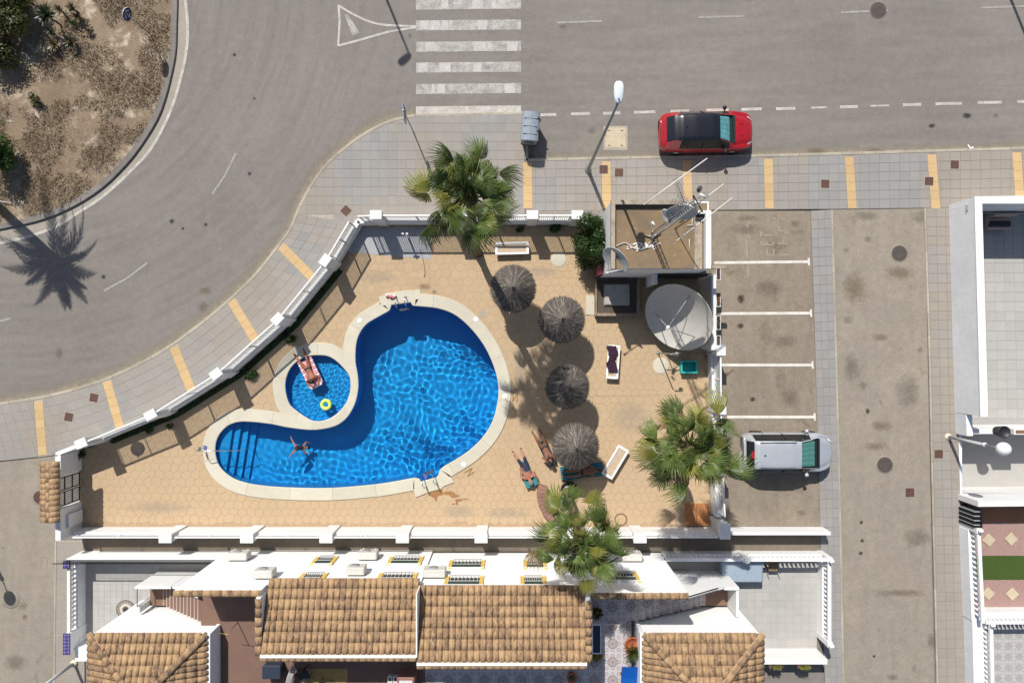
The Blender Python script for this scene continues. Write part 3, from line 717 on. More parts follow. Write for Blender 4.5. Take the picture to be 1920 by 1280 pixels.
# ================================================================ POOL AREA
MAIN = [(735, 571), (771, 566), (775, 572), (796, 574), (823, 577.5), (850, 587), (873, 604), (897, 630), (916, 660), (930, 695), (936, 727), (933, 759), (924, 790), (907, 818), (883, 842), (857, 860), (838, 871), (827, 879), (824, 888), (820, 894), (790, 902), (787, 897), (779, 895), (740, 902), (698, 908), (620, 914), (542, 913), (490, 909), (459, 903), (438, 895), (420, 881), (409, 864), (405, 841), (409, 820), (420, 804), (435, 793), (459, 788), (506, 792), (542, 799), (581, 803.5), (607, 802), (633, 795), (652, 780), (666, 755), (672, 727), (671, 702), (667, 678), (668, 646), (675, 624), (689, 606), (712, 592), (731, 581)]
def smooth_loop(pts, sharp=()):
    out = []; n = len(pts); V = [Vector(p) for p in pts]
    for i in range(n):
        p0, p1, p2, p3 = V[i-1], V[i], V[(i+1) % n], V[(i+2) % n]
        if i in sharp or (i+1) % n in sharp:
            out.append(p1); continue
        k = max(1, int((p2-p1).length/5))
        for s in range(k):
            t = s/k; out.append(.5*((2*p1)+(p2-p0)*t+(2*p0-5*p1+4*p2-p3)*t*t+(3*p1-p0-3*p2+p3)*t**3))
    return [(p.x, p.y) for p in out]
MAINS = smooth_loop(MAIN, (0, 1, 19, 20))
KID = smooth_loop([(597, 664.5), (616, 666), (631, 674), (644, 686), (656, 701), (660, 716), (659, 733), (654, 750), (645, 764), (633, 776), (619, 785), (603, 789.5), (589, 789), (578, 784), (567, 777), (556, 769), (545, 759), (539, 745), (536, 729), (536, 716), (539, 703), (545, 690), (555, 679), (567, 671), (581, 666)])
WM = XY(MAINS); WK = XY(KID)
CZ = .175      # coping top
DZ = .12       # deck level
# ---- deck
DECK = [(152, 846), (205, 824), (327, 774), (442, 702), (552, 606), (637, 503), (684, 424), (1120, 424), (1120, 522), (1338, 522), (1330, 600), (1326, 986), (152, 986)]
HM = offset(WM, .3); HK = offset(WK, .25)
# holes: union of both basins is cut by testing; use one combined outline hugging both pools
comb = [p for p in HM]
deck = struct('pool_deck')
dm = MB()
# grid-free tessellation with two holes: keep kid hole separate and slightly smaller so the loops never touch
HKs = offset(WK, .04); HMs = offset(WM, .04)
dm.sheet(XY(DECK), DZ, 0, [ [tuple(p) for p in HMs], [tuple(p) for p in HKs] ])
dm.build('slab', M['groove'], deck)
# stamped stones: honeycomb with wandering corners
PIT = .40; pieces = []
def hv(a, b):   # jittered honeycomb vertex
    x, y = a, b
    return Vector((x+.13*noise.noise((x*3.7, y*3.7, 1.7))+.08*noise.noise((x*1.1, y*1.1, 4)), y+.13*noise.noise((x*3.7, y*3.7, 8.2))+.08*noise.noise((x*1.1, y*1.1, 6))))
dxp = XY(DECK)
for j in range(-30, 31):
    for i in range(-60, 30):
        cx = (i+(.5 if j % 2 else 0))*PIT; cy = j*PIT*.866
        if not inside((cx, cy), dxp): continue
        if dist_poly((cx, cy), dxp) < .06: continue
        if inside((cx, cy), WM) or inside((cx, cy), WK): continue
        if dist_poly((cx, cy), WM) < .34 or dist_poly((cx, cy), WK) < .34: continue
        q = [hv(cx+PIT/1.732*math.sin(k*PI/3), cy+PIT/1.732*math.cos(k*PI/3)) for k in range(6)]
        pieces.append((cx, cy, q))
pieces.sort(key=lambda p: (p[0]+3)**2+(p[1]+1)**2)
rest = MB()
for n_, (cx, cy, q) in enumerate(pieces):
    c = Vector((cx, cy)); zt = DZ+.006+.0025*noise.noise((cx*2, cy*2, 0))
    q1 = [p+(c-p).normalized()*.006 for p in q][::-1]; q2 = [p+(c-p).normalized()*.022 for p in q][::-1]
    vs = [(p.x-cx, p.y-cy, -.004) for p in q1]+[(p.x-cx, p.y-cy, zt-DZ) for p in q2]
    fs = [tuple(range(6, 12))]+[(k, (k+1) % 6, 6+(k+1) % 6, 6+k) for k in range(6)]
    if n_ < 300:
        mm = MB(); mm.add(vs, fs, 0, True); mm.sm[0] = False
        o = mm.build('stamped_stone', M['deck'], deck); o.location = (cx, cy, DZ)
    else: rest.add([(v[0]+cx, v[1]+cy, v[2]+DZ) for v in vs], fs)
rest.build('stamped_stones', M['deck'], deck, kind='stuff')
# expansion joints
jm = plain('pale_joint', (.52, .4, .26), .9)
for a in ([(806, 490), (805, 545)], [(612, 545), (668, 600)], [(622, 936), (624, 986)], [(962, 750), (1120, 742), (1326, 738)], [(935, 838), (990, 985)], [(1060, 742), (1061, 640)]):
    MB().quadstrip(XY(a), .025, DZ+.0105).build('joint', jm if a[0][0] < 700 else M['groove'], deck)
for a in ((797, 538, 16, 9, 'tan'), (815, 548, 7, 6, 'tan'), (862, 958, 40, 16, 'pale'), (975, 690, 14, 60, 'pale'), (1180, 780, 50, 40, 'pale'), (1010, 510, 50, 14, 'pale'), (710, 520, 50, 18, 'pale'), (300, 950, 80, 16, 'pale'), (950, 960, 60, 14, 'pale')): stain(*a, deck, DZ+.0118)
# ---- basins
def basin(parent, loop, zf, wat):
    m = MB(); n = len(loop); a = sum(loop[i][0]*loop[(i+1) % n][1]-loop[(i+1) % n][0]*loop[i][1] for i in range(n))
    lp = list(loop) if a > 0 else list(loop)[::-1]
    big = offset(lp, .012)
    vs = [(p.x, p.y, CZ-.045) for p in big]+[(p.x, p.y, zf(p.x, p.y)) for p in big]
    m.add(vs, [(i, (i+1) % n, n+(i+1) % n, n+i) for i in range(n)])
    w_ = m.build('pool_wall', M['mosaic'], parent)
    flat = [(p.x, p.y) for p in big]
    fs = [orient(flat, t) for t in tessellate_polygon([[Vector((p[0], p[1], 0)) for p in flat]])]
    me = bpy.data.meshes.new('pool_floor'); me.from_pydata([(p[0], p[1], zf(*p)) for p in flat], [], fs); me.materials.append(M['mosaic'])
    f_ = link('pool_floor', me, parent)
    for o in (w_, f_): o.cycles.is_caustics_receiver = True
    return lp
pool = thing('swimming_pool', 'large curved blue swimming pool with pale stone edging and corner steps', 'swimming pool')
def zf_main(x, y):
    t = (x-P(470, 0).x)/(P(850, 0).x-P(470, 0).x); return -1.14-.9*t
LM = basin(pool, WM, zf_main, 0)
kidp = thing('paddling_pool', 'small round paddling pool beside the large pool', 'swimming pool')
LK = basin(kidp, WK, lambda x, y: -.5, 0)
# ---- steps
def clip(poly, a, b):
    """keep the part left of a->b"""
    out = []; n = len(poly); d = (b[0]-a[0], b[1]-a[1])
    sd = lambda p: d[0]*(p[1]-a[1])-d[1]*(p[0]-a[0])
    for i in range(n):
        p, q = poly[i], poly[(i+1) % n]; sp, sq_ = sd(p), sd(q)
        if sp >= 0: out.append((p[0], p[1]))
        if sp*sq_ < 0:
            t = sp/(sp-sq_); out.append((p[0]+(q[0]-p[0])*t, p[1]+(q[1]-p[1])*t))
    return out
for k, (xt, xb, z) in enumerate(((436, 420, -.2), (449, 432.5, -.44), (462, 445, -.68), (475.5, 457.5, -.92))):
    a = XY([(xt+15*.1, 780)])[0]; b = XY([(xb-2, 910)])[0]
    west = clip(clip(LM, a, b)if False else [(p[0], p[1]) for p in LM], b, a)
    west = [p for p in west if p[0] < P(500, 0).x]
    poly = offset(west, -.004-.002*k); mm = MB().prism([(p.x, p.y) for p in poly], -1.2, z+.0)
    s_ = mm.build('step', M['mosaic'], pool); s_.cycles.is_caustics_receiver = True
# ---- coping stones
wid = []
for p in MAINS:
    d = min((Vector(p)-Vector(q)).length for q in KID)
    wid.append(max(.31, min(.56, (d-1.0)/40 if d < 24 else .56)))
for _ in range(10): wid = [(wid[i-1]+2*wid[i]+wid[(i+1) % len(wid)])/4 if wid[i] > .33 else wid[i] for i in range(len(wid))]
def inner_at(i): return WM[i % len(WM)]
def coping(parent, loop, wds, step, zt, skip=None):
    n = len(loop); outer = offset(loop, wds); inner = [Vector((p[0], p[1])) for p in loop]
    L = [0]
    for i in range(n): L.append(L[-1]+(inner[(i+1) % n]-inner[i]).length)
    ns = max(3, round(L[-1]/step)); cuts = [min(range(n), key=lambda i: abs(L[i]-L[-1]*k/ns)) for k in range(ns)]+[n]
    for a, b in zip(cuts, cuts[1:]):
        ids = [i % n for i in range(a, b+1)]
        if len(ids) < 2 or (skip and skip(inner[ids[len(ids)//2]])): continue
        vs = []; fs = []
        for k, i in enumerate(ids):
            p, q = inner[i].copy(), outer[i].copy()
            t = (inner[(i+1) % n]-inner[i-1]).normalized()
            if k == 0: p += t*.004; q += t*.004
            if k == len(ids)-1: p -= t*.004; q -= t*.004
            e = (q-p).normalized()
            pr = [(p-e*.025, zt-.05), (p-e*.03, zt-.02), (p, zt), (q-e*.02, zt), (q, zt-.02), (q, DZ-.02)]
            vs += [(a_.x, a_.y, z_) for a_, z_ in pr]
        for k in range(len(ids)-1):
            for j in range(5):
                c = k*6+j; fs.append((c, c+6, c+7, c+1))
        o_ = len(ids)*6-6; fs += [(5, 4, 3, 2, 1, 0), tuple(range(o_, o_+6))]
        ar = sum(inner[i].x*inner[(i+1) % n].y-inner[(i+1) % n].x*inner[i].y for i in range(n))
        if ar > 0: fs = [f[::-1] for f in fs]
        MB().add(vs, fs).build('coping_stone', M['coping'], parent)
coping(pool, WM, wid, 2.0, CZ)
MAINW = WM
coping(kidp, WK, [min(.56, max(.05, dist_poly(p, MAINW)-.03)) for p in WK], 2.0, CZ-.004, skip=lambda p: dist_poly(p, MAINW) < .3)
# ladder pads
for q in ([(712, 556.5), (788, 542.5), (792, 560), (716, 574)], [(776, 915), (846, 893), (852, 902), (781, 930)]):
    MB().prism([tuple(p) for p in XY(q)], DZ-.02, CZ+.004).build('ladder_pad', M['coping'], pool)
# skimmer lids
for px, py in ((676, 601), (893, 599), (947, 742), (870, 869)):
    MB().lathe([(.12, 0), (.12, .006), (.1, .01), (.001, .011)], 20, P(px, py, CZ)).build('skimmer_lid', M['whitep'], pool)
# depth lettering on the coping
def text(name, s, size, mat, loc, rz, parent=None, rx=0, ry=0):
    cu = bpy.data.curves.new(name, 'FONT'); cu.body = s; cu.size = size; cu.extrude = .001
    o = bpy.data.objects.new(name, cu); COL.objects.link(o); bpy.context.view_layer.update()
    me = bpy.data.meshes.new_from_object(o.evaluated_get(bpy.context.evaluated_depsgraph_get())); bpy.data.objects.remove(o); me.name = name
    me.materials.clear(); me.materials.append(mat)
    ob = link(name, me, parent); ob.location = loc; ob.rotation_euler = (rx, ry, rz); return ob
text('depth_mark', 'R oC 1', .13, M['grey'], P(507, 789.5, CZ+.003), rad(-10), pool)
for px, py in ((388, 838), (798, 891)):
    MB().prism([tuple(p) for p in XY([(px-4, py-5), (px+4, py-3), (px+3, py+5), (px-2, py+4)])], CZ, CZ+.006).build('sign_plate', plain('blue_plate', (.1, .12, .35), .4), pool)
# ---- water
rw = random.Random(4)
def waves(ks, n, amp):
    L = []
    for _ in range(n):
        k = rw.uniform(*ks); L.append((rw.uniform(0, 2*PI), k, rw.uniform(0, 2*PI), amp/(k**2)))
    return L
def water(name, loop, z, wv, step, label, warp=.35):
    x0 = min(p[0] for p in loop); x1 = max(p[0] for p in loop); y0 = min(p[1] for p in loop); y1 = max(p[1] for p in loop)
    big = [tuple(p) for p in offset(loop, .008)]
    nx = int((x1-x0)/step)+2; ny = int((y1-y0)/step)+2; idx = {}; m = MB()
    ins = {}
    for j in range(ny+1):
        y = y0-step+j*step
        for i in range(nx+1):
            x = x0-step+i*step; ins[i, j] = inside((x, y), big)
    def h(x, y):
        u = x+warp*noise.noise((x*.5, y*.5, 3)); v = y+warp*noise.noise((x*.5, y*.5, 7)); s = 0
        for a, k, p, am in wv: s += am*math.sin(k*(u*math.cos(a)+v*math.sin(a))+p)
        return s*(.75+.5*noise.noise((x*.35, y*.35, 11)))
    need = set()
    for j in range(ny):
        for i in range(nx):
            q = [(i, j), (i+1, j), (i+1, j+1), (i, j+1)]
            if any(ins[k] for k in q):
                for k in q:
                    if k not in idx:
                        x = x0-step+k[0]*step; y = y0-step+k[1]*step; idx[k] = len(m.v); m.v.append((x, y, z+h(x, y)))
                m.f.append(tuple(idx[k] for k in q)); m.m.append(0); m.sm.append(True)
    o = m.build(name, M['water'], kind='structure'); o['label'] = label; o.cycles.is_caustics_caster = True
    return o
WZ = .045
water('water', LM, WZ, waves((5, 9), 5, .1)+waves((14, 26), 24, .27), .033, 'clear rippled water in the large pool')
water('water', LK, WZ, waves((20, 44), 22, .75), .02, 'finely rippled water in the paddling pool', .2)
# ---- ladders and rails
def ladder(a, b, out, label):
    """a, b: plan feet of the two rails on the coping; out: unit plan vector towards the water"""
    t = thing('pool_ladder', label, 'ladder', 'pool ladders', P((a[0]+b[0])/2, (a[1]+b[1])/2, CZ)); o = t.location
    ow = Vector((out[0], -out[1], 0))
    for f in (a, b):
        p0 = P(f[0], f[1], CZ)-o; top = Vector((0, 0, .62)); pts = []
        ctrl = [p0, p0+Vector((0, 0, .35)), p0+ow*.1+top, p0+ow*.35+top*.98, p0+ow*.52+Vector((0, 0, .3)), p0+ow*.52+Vector((0, 0, -.2)), p0+ow*.52+Vector((0, 0, -1.1))]
        MB().tube(catmull(ctrl, 5), .021, 8).lathe([(.05, 0), (.05, .015), (.02, .03)], 12, p0).build('rail', M['chrome'], t)
    q0 = P(*a, CZ)-o; q1 = P(*b, CZ)-o
    for k, z in enumerate((-.2, -.48, -.76)):
        c0 = q0+ow*.52; c1 = q1+ow*.52; mm = MB(); d = (c1-c0).normalized()
        vs = [c0+ow*-.045, c1+ow*-.045, c1+ow*.045, c0+ow*.045]
        mm.add([v+Vector((0, 0, z)) for v in vs]+[v+Vector((0, 0, z-.025)) for v in vs], [(0, 1, 2, 3), (7, 6, 5, 4), (0, 4, 5, 1), (2, 6, 7, 3)]).build('rung', M['lgrey'], t)
    return t
ladder((745, 561), (762, 557.5), (.2, .98), 'stainless pool ladder at the north end of the large pool')
ladder((799, 910), (819, 904), (-.29, -.95), 'stainless pool ladder at the south edge of the large pool')
t = thing('handrail', 'long slim steel handrail reaching over the pool steps', 'handrail', None, P(386, 838, CZ))
MB().tube([Vector((0, 0, 0)), Vector((0, 0, .85)), Vector((.06, 0, .92)), Vector((1.0, -.05, .62)), Vector((1.85, -.08, .25)), Vector((1.92, -.08, .1)), Vector((1.92, -.08, -.75))], .018, 8).build('rail', M['chrome'], t)
MB().tube([Vector((.9, -.045, .62)), Vector((.9, -.045, -.3))], .015, 8).build('post', M['chrome'], t)
MB().lathe([(.05, 0), (.05, .015), (.02, .03)], 12).build('flange', M['chrome'], t)
MB().box(-.03, -.1, .3, -.01, .12, .62).build('notice_plate', M['lgrey'], t)
# rust-coloured wet patch by the ladder
wet = plain('wet_deck', (.3, .155, .06), .45, var=.1)
rr = random.Random(2)
pt = thing('water_stain', 'dark wet splash on the deck beside the southern ladder', 'puddle', None, P(838, 930, DZ+.012))
mm = MB()
for c, rx_, ry_ in (((815, 925), 9, 7), ((824, 921), 8, 7), ((842, 923), 10, 4), ((852, 928), 9, 3.4), ((861, 936), 7, 2.6), ((857, 941), 2.5, 4.5), ((818, 934), 2.4, 4), ((872, 934), 6, 1.2), ((851, 943), 3.5, 1.3)):
    n = 14; pts = [((c[0]+rx_*math.cos(k*2*PI/n)*rr.uniform(.8, 1.15)), (c[1]+ry_*math.sin(k*2*PI/n)*rr.uniform(.8, 1.15))) for k in range(n)]
    mm.sheet([(p[0]-pt.location.x, p[1]-pt.location.y) for p in XY(pts)], .0004*len(mm.v)/14)
mm.build('wet_patch', wet, pt)
gm = plain('brown_graffiti', (.2, .09, .03), .8)
for nm, pts in (('N scrawl by the eastern pool edge', [[(962, 736), (961.5, 752)], [(960.5, 753), (969.5, 738)], [(970, 738), (969.5, 754)]]), ('N scrawl by the southeast pool edge', [[(871, 885), (886, 876)], [(886, 876), (878, 890)], [(877, 892), (890, 883)]])):
    t = thing('graffiti', 'thin brown '+nm, 'graffiti', 'brown scrawls on the deck', P(pts[0][0][0], pts[0][0][1], DZ+.012))
    for k, s_ in enumerate(pts): MB().quadstrip([(p[0]-t.location.x, p[1]-t.location.y) for p in XY(s_)], .035, .001*k).build('stroke', gm, t)
for px, py, lab in ((1047, 487, 'round pale concrete pad in the shade of the north fence'), (1238, 685, 'round pale concrete pad under the outdoor shower')):
    r_ = .35 if px < 1100 else .38
    MB().lathe([(r_, 0), (r_, .01), (r_-.02, .016), (.001, .018)], 32, P(px, py, DZ+.002)).build('concrete_pad', M['coping'], label=lab, cat='concrete pad', group='round pads on the deck')
# mottled patches: old repairs on the deck
t = thing('repair_patch', 'ragged grey cement repair beside the pool near the first parasol', 'patch', None, P(905, 588, DZ+.011))
mm = MB(); mm.sheet([(.28*math.cos(k*.628)*rr.uniform(.5, 1.1), .25*math.sin(k*.628)*rr.uniform(.5, 1.1)) for k in range(10)], 0); mm.build('cement', surf('cement', (.42, .36, .28), fine=40), t)

# ================================================================ PERIMETER WALLS
def run(parent, pts, hw, hp, hpil, th, pil=True, panel=True, pw=.46, pd=.34, bars=.095, ends=(True, True)):
    """wall between plan points: low wall, pillars, slatted panels"""
    W_ = [P(p[0], p[1]) for p in pts]
    for i, (a, b) in enumerate(zip(W_, W_[1:])):
        d = (b-a); L = d.length; ang = math.atan2(d.y, d.x); Mx = Matrix.Translation(a) @ Matrix.Rotation(ang, 4, 'Z')
        MB().box(-.02, -th/2, 0, L+.02, th/2, hw-.002*(i % 2), M=Mx).build('low_wall', M['white'], parent)
        if panel:
            e0 = pw/2+.02; e1 = L-pw/2-.02
            pn_ = link('fence_panel', None, parent)
            fm = MB()
            fm.box(e0, -.03, hw+.06, e1, .03, hw+.12, M=Mx); fm.box(e0, -.03, hp-.06, e1, .03, hp, M=Mx)
            fm.box(e0, -.025, hw+.12, e0+.05, .025, hp-.06, M=Mx); fm.box(e1-.05, -.025, hw+.12, e1, .025, hp-.06, M=Mx)
            mid = (e0+e1)/2
            fm.box(mid-.03, -.028, hw+.0, mid+.03, .028, hp-.06, M=Mx)
            fm.build('frame', M['whitep'], pn_)
            sm = MB(); x = e0+.07
            while x < e1-.06:
                sm.box(x, -.009, hw+.12, x+.024, .009, hp-.06, M=Mx); x += bars
            z = hw+.2
            while z < hp-.1 and bars < .099:
                sm.box(e0+.05, -.018, z, e1-.05, -.0125, z+.012, M=Mx); z += .1
            sm.build('slats', M['lgrey'], pn_, kind='stuff')
    if pil:
        for i, p in enumerate(W_):
            if (i == 0 and not ends[0]) or (i == len(W_)-1 and not ends[1]): continue
            d = (W_[min(i+1, len(W_)-1)]-W_[max(i-1, 0)]); ang = math.atan2(d.y, d.x); Mx = Matrix.Translation(p) @ Matrix.Rotation(ang, 4, 'Z')
            mm = MB().box(-pw/2, -pd/2, 0, pw/2, pd/2, hpil-.08, M=Mx); pp = mm.build('pillar', M['white'], parent)
            MB().bev(-pw/2-.03, -pd/2-.03, hpil-.08, pw/2+.03, pd/2+.03, hpil, .015, M=Mx).build('cap', M['white'], pp)
wn = thing('perimeter_wall', 'white wall with slatted panels curving along the pavement north of the pool', 'wall')
run(wn, FENCE[1:7], .8, 1.95, 2.06, .24, ends=(True, False))
run(wn, [(678, 420)]+FENCE[7:], .8, 1.95, 2.06, .24, ends=(False, True))
MB().prism([tuple(p) for p in XY([(146, 845), (200, 824), (203, 815), (148, 837)])], 0, 1.62).build('solid_wall', M['white'], wn)
ws = thing('perimeter_wall', 'long straight white wall with pillars between the pool and the row house', 'wall')
run(ws, [(163, 990), (343, 990), (488, 990), (629, 990), (765, 990), (905, 990), (1047, 990), (1188, 990), (1340, 990)], 1.0, 1.5, 1.66, .2, pw=.52, pd=.36, bars=.1, ends=(False, False))
wc = thing('corner_pillar', 'broad white corner pillar at the southeast end of the pool wall', 'pillar', None, P(1339, 977))
MB().box(-.2, -.32, 0, .2, .3, 1.6).build('shaft', M['white'], wc); MB().bev(-.24, -.36, 1.6, .24, .34, 1.68, .02).build('cap', M['white'], wc)
we = thing('perimeter_wall', 'white wall with slatted panels between the deck and the parking bays', 'wall')
run(we, [(1330, 656), (1331, 760), (1334, 868), (1338, 960)], .8, 1.75, 1.85, .26, pw=.4, ends=(True, False))
wl = thing('bay_wall', 'low white wall closing the south side of the parking bays', 'wall')
MB().box(*P(1360, 992)[:2], 0, *P(1540, 986)[:2], .95).build('wall', M['white'], wl)
# ---- western gate wall with tiled canopy
gw = thing('gate_wall', 'white west wall of the pool garden with a gate opening', 'wall')
X0, X1 = 147, 156.5
for y0, y1, hgt in ((842, 880, 1.62), (938.5, 994, 1.62)):
    a = P(X0, y1); b = P(X1, y0); MB().box(a.x, a.y, 0, b.x, b.y, hgt).build('wall', M['white'], gw)
a = P(X0-1, 952); b = P(X1+1, 938.5); MB().box(a.x, a.y, 1.62, b.x, b.y, 2.1).build('gate_pier', M['white'], gw)
a = P(X0-1, 880); b = P(X1+1, 866); MB().box(a.x, a.y, 1.62, b.x, b.y, 2.1).build('gate_pier', M['white'], gw)
a = P(X1, 975); b = P(X1+5, 952); MB().box(a.x, a.y, .25, b.x, b.y, 1.25).build('meter_box', M['white'], gw)
a = P(X0, 954); b = P(X1, 856); MB().box(a.x, a.y, 2.1, b.x, b.y, 2.18).build('lintel', M['white'], gw)
# canopy tiles
def barrel(L, r0, r1, n=7, t=.012, arc=PI):
    """half-round clay tile along +x, from (0,0,0), slightly tapered"""
    m = MB(); vs = []
    for (x, r) in ((0, r0), (L, r1)):
        for rr_ in (r, r-t):
            for k in range(n): a = arc*k/(n-1)+(PI-arc)/2; vs.append((x, -rr_*math.cos(a), rr_*math.sin(a)*.8))
    fs = []
    for k in range(n-1):
        fs.append((k, 2*n+k, 2*n+k+1, k+1)); fs.append((n+k+1, 3*n+k+1, 3*n+k, n+k)); fs.append((k, k+1, n+k+1, n+k)); fs.append((2*n+k, 3*n+k, 3*n+k+1, 2*n+k+1))
    return m.add([Vector((v[0], v[1]*1.08, v[2]*.85)) for v in vs], fs, 0, True)
TILE = barrel(.44, .098, .106).mesh('roof_tile', M['tile'])
RIDGE = barrel(.42, .1, .112).mesh('ridge_tile', M['tile'])
gc = thing('gate_canopy', 'small clay-tiled canopy over the west gate', 'canopy')
yc = [855+9.6*k for k in range(11)]
a = P(152, 956); b = P(152, 850)
MB().add([(a.x-.38, a.y, 2.06), (a.x-.0, a.y, 2.25), (b.x-.0, b.y, 2.25), (b.x-.38, b.y, 2.06), (a.x+.38, a.y, 2.06), (b.x+.38, b.y, 2.06)], [(0, 1, 2, 3), (1, 4, 5, 2)]).build('board', M['mortar'], gc)
for y in yc:
    p = P(152, y)
    for sgn in (-1, 1):
        o = link('roof_tile', TILE, gc); o.location = (p.x+sgn*.42, p.y, 2.1); o.rotation_euler = (0, rad(-25), 0 if sgn < 0 else PI); o.scale = (.95, 1.25, 1.1)
for k in range(6):
    o = link('ridge_tile', RIDGE, gc); p = P(152, 955-k*17.4); o.location = (p.x, p.y, 2.28); o.rotation_euler = (0, 0, PI/2); o.scale = (1.08, 1, .9)
# iron gate
ig = thing('iron_gate', 'black iron double gate with close bars under the tiled canopy', 'gate', None, P(152, 909))
for sgn in (-1, 1):
    lf = link('gate_leaf', None, ig); mm = MB(); y0, y1 = (.03, .64) if sgn > 0 else (-.66, -.02)
    for z in (.1, .62, 1.15, 1.85): mm.box(-.02, y0, z, .02, y1, z+.045)
    for y in (y0, y1-.045): mm.box(-.02, y, .1, .02, y+.045, 1.89)
    mm.build('frame', M['black'], lf)
    for k in range(6):
        y = y0+.09+k*.085; MB().box(-.012, y, .14, .012, y+.02, 1.85).build('bar', M['black'], lf)
# ================================================================ ROW HOUSE AND GARDENS
def bx(px0, py0, z0, px1, py1, z1, m=None, **k):
    """box from plan corners"""
    a = P(min(px0, px1), max(py0, py1)); b = P(max(px0, px1), min(py0, py1)); return (m or MB()).box(a.x, a.y, z0, b.x, b.y, z1, **k)
def bbox_(name, c, mat, parent, **k): return bx(*c).build(name, mat, parent, **k)
def floor_tiles(parent, px0, py0, px1, py1, z, nx, ny, mat, name='floor_tile', keep=None, joint='terrj'):
    bbox_('screed', (px0, py0, z-.06, px1, py1, z-.008), M[joint], parent)
    # shared mesh
    w_ = (px1-px0)/40/nx; h_ = (py1-py0)/40/ny; me = MB().bev(-w_/2+.004, -h_/2+.004, -.006, w_/2-.004, h_/2-.004, 0, .003).mesh(name, mat)
    for i in range(nx):
        for j in range(ny):
            x = px0+(i+.5)*(px1-px0)/nx; y = py0+(j+.5)*(py1-py0)/ny
            if keep and not keep(x, y): continue
            o = link(name, me, parent); o.location = P(x, y, z)
def cap_tiles(parent, a, b, z, n=None, rise=0):
    """row of clay tiles along a wall top between plan points"""
    A = P(*a, z); Bv = P(*b, z+rise); d = Bv-A; L = d.length; n = n or max(1, round(L/.36)); ang = math.atan2(d.y, d.x)
    for k in range(n):
        o = link('cap_tile', RIDGE, parent); o.location = A+d*(k/n); o.rotation_euler = (0, -math.asin((Bv.z-A.z)/L), ang); o.scale = (L/n/.4, 1.15, 1.0)
def tiled(parent, orig, u, v, nu, nv, su, keep=None, lift=.03, wide=1.0):
    """barrel tiles: u = unit across, v = vector of one course up the slope (eave to ridge), su = spacing"""
    up = u.cross(v).normalized()
    if up.z < 0: up = -up
    vd = v.normalized(); s = v.length/.44*1.08
    base = Matrix((vd, u if vd.cross(u).z > 0 else -u, up)).transposed().to_4x4()
    for j in range(nv):
        for i in range(nu):
            c = orig+u*(i+.5)*su+v*j
            if keep and not keep(c+v*.5): continue
            o = link('roof_tile', TILE, parent)
            jit = Matrix.Rotation(RND.uniform(-.025, .025), 4, 'Z')
            o.matrix_local = Matrix.Translation(c+up*(lift+RND.uniform(-.004, .004))-vd*.03) @ base @ jit @ Matrix.Diagonal((s, su/.2*1.0*wide, 1.0, 1))
            # wide end towards the eave
            o.matrix_local = Matrix.Translation(c+v*1.06+up*lift-vd*.03) @ base @ jit @ Matrix.Diagonal((-s, su/.226*wide, 1.1, 1))

house = thing('row_house', 'white two-storey row house with clay roofs and ochre-trimmed windows', 'house')
ZT = 2.9; ZP = 5.3
# walls (outer shells)
bbox_('wall', (430, 1030, 0, 812, 1037, 4.5), M['wbrick'], house)
bbox_('wall', (812.5, 1034, 0, 1236, 1042, 4.5), M['wbrick'], house)
bbox_('wall', (430, 1030.3, 4.5, 566, 1037.3, ZP), M['wbrick'], house)
bbox_('wall', (1078, 1034.3, 4.5, 1236, 1042.3, ZP), M['wbrick'], house)
bbox_('party_wall', (808, 1037.5, 0, 815, 1140, 4.6), M['white'], house)
bbox_('gable_wall', (562, 1037.6, 0, 569, 1128, 5.45), M['greywall'], house)
bbox_('gable_wall', (1076, 1042.6, 0, 1083, 1140, 5.45), M['greywall'], house)
bbox_('rear_wall', (569.3, 1120, 0, 807.7, 1127, 5.3), M['white'], house)
bbox_('rear_wall', (815.3, 1131, 0, 1075.7, 1138, 5.3), M['white'], house)
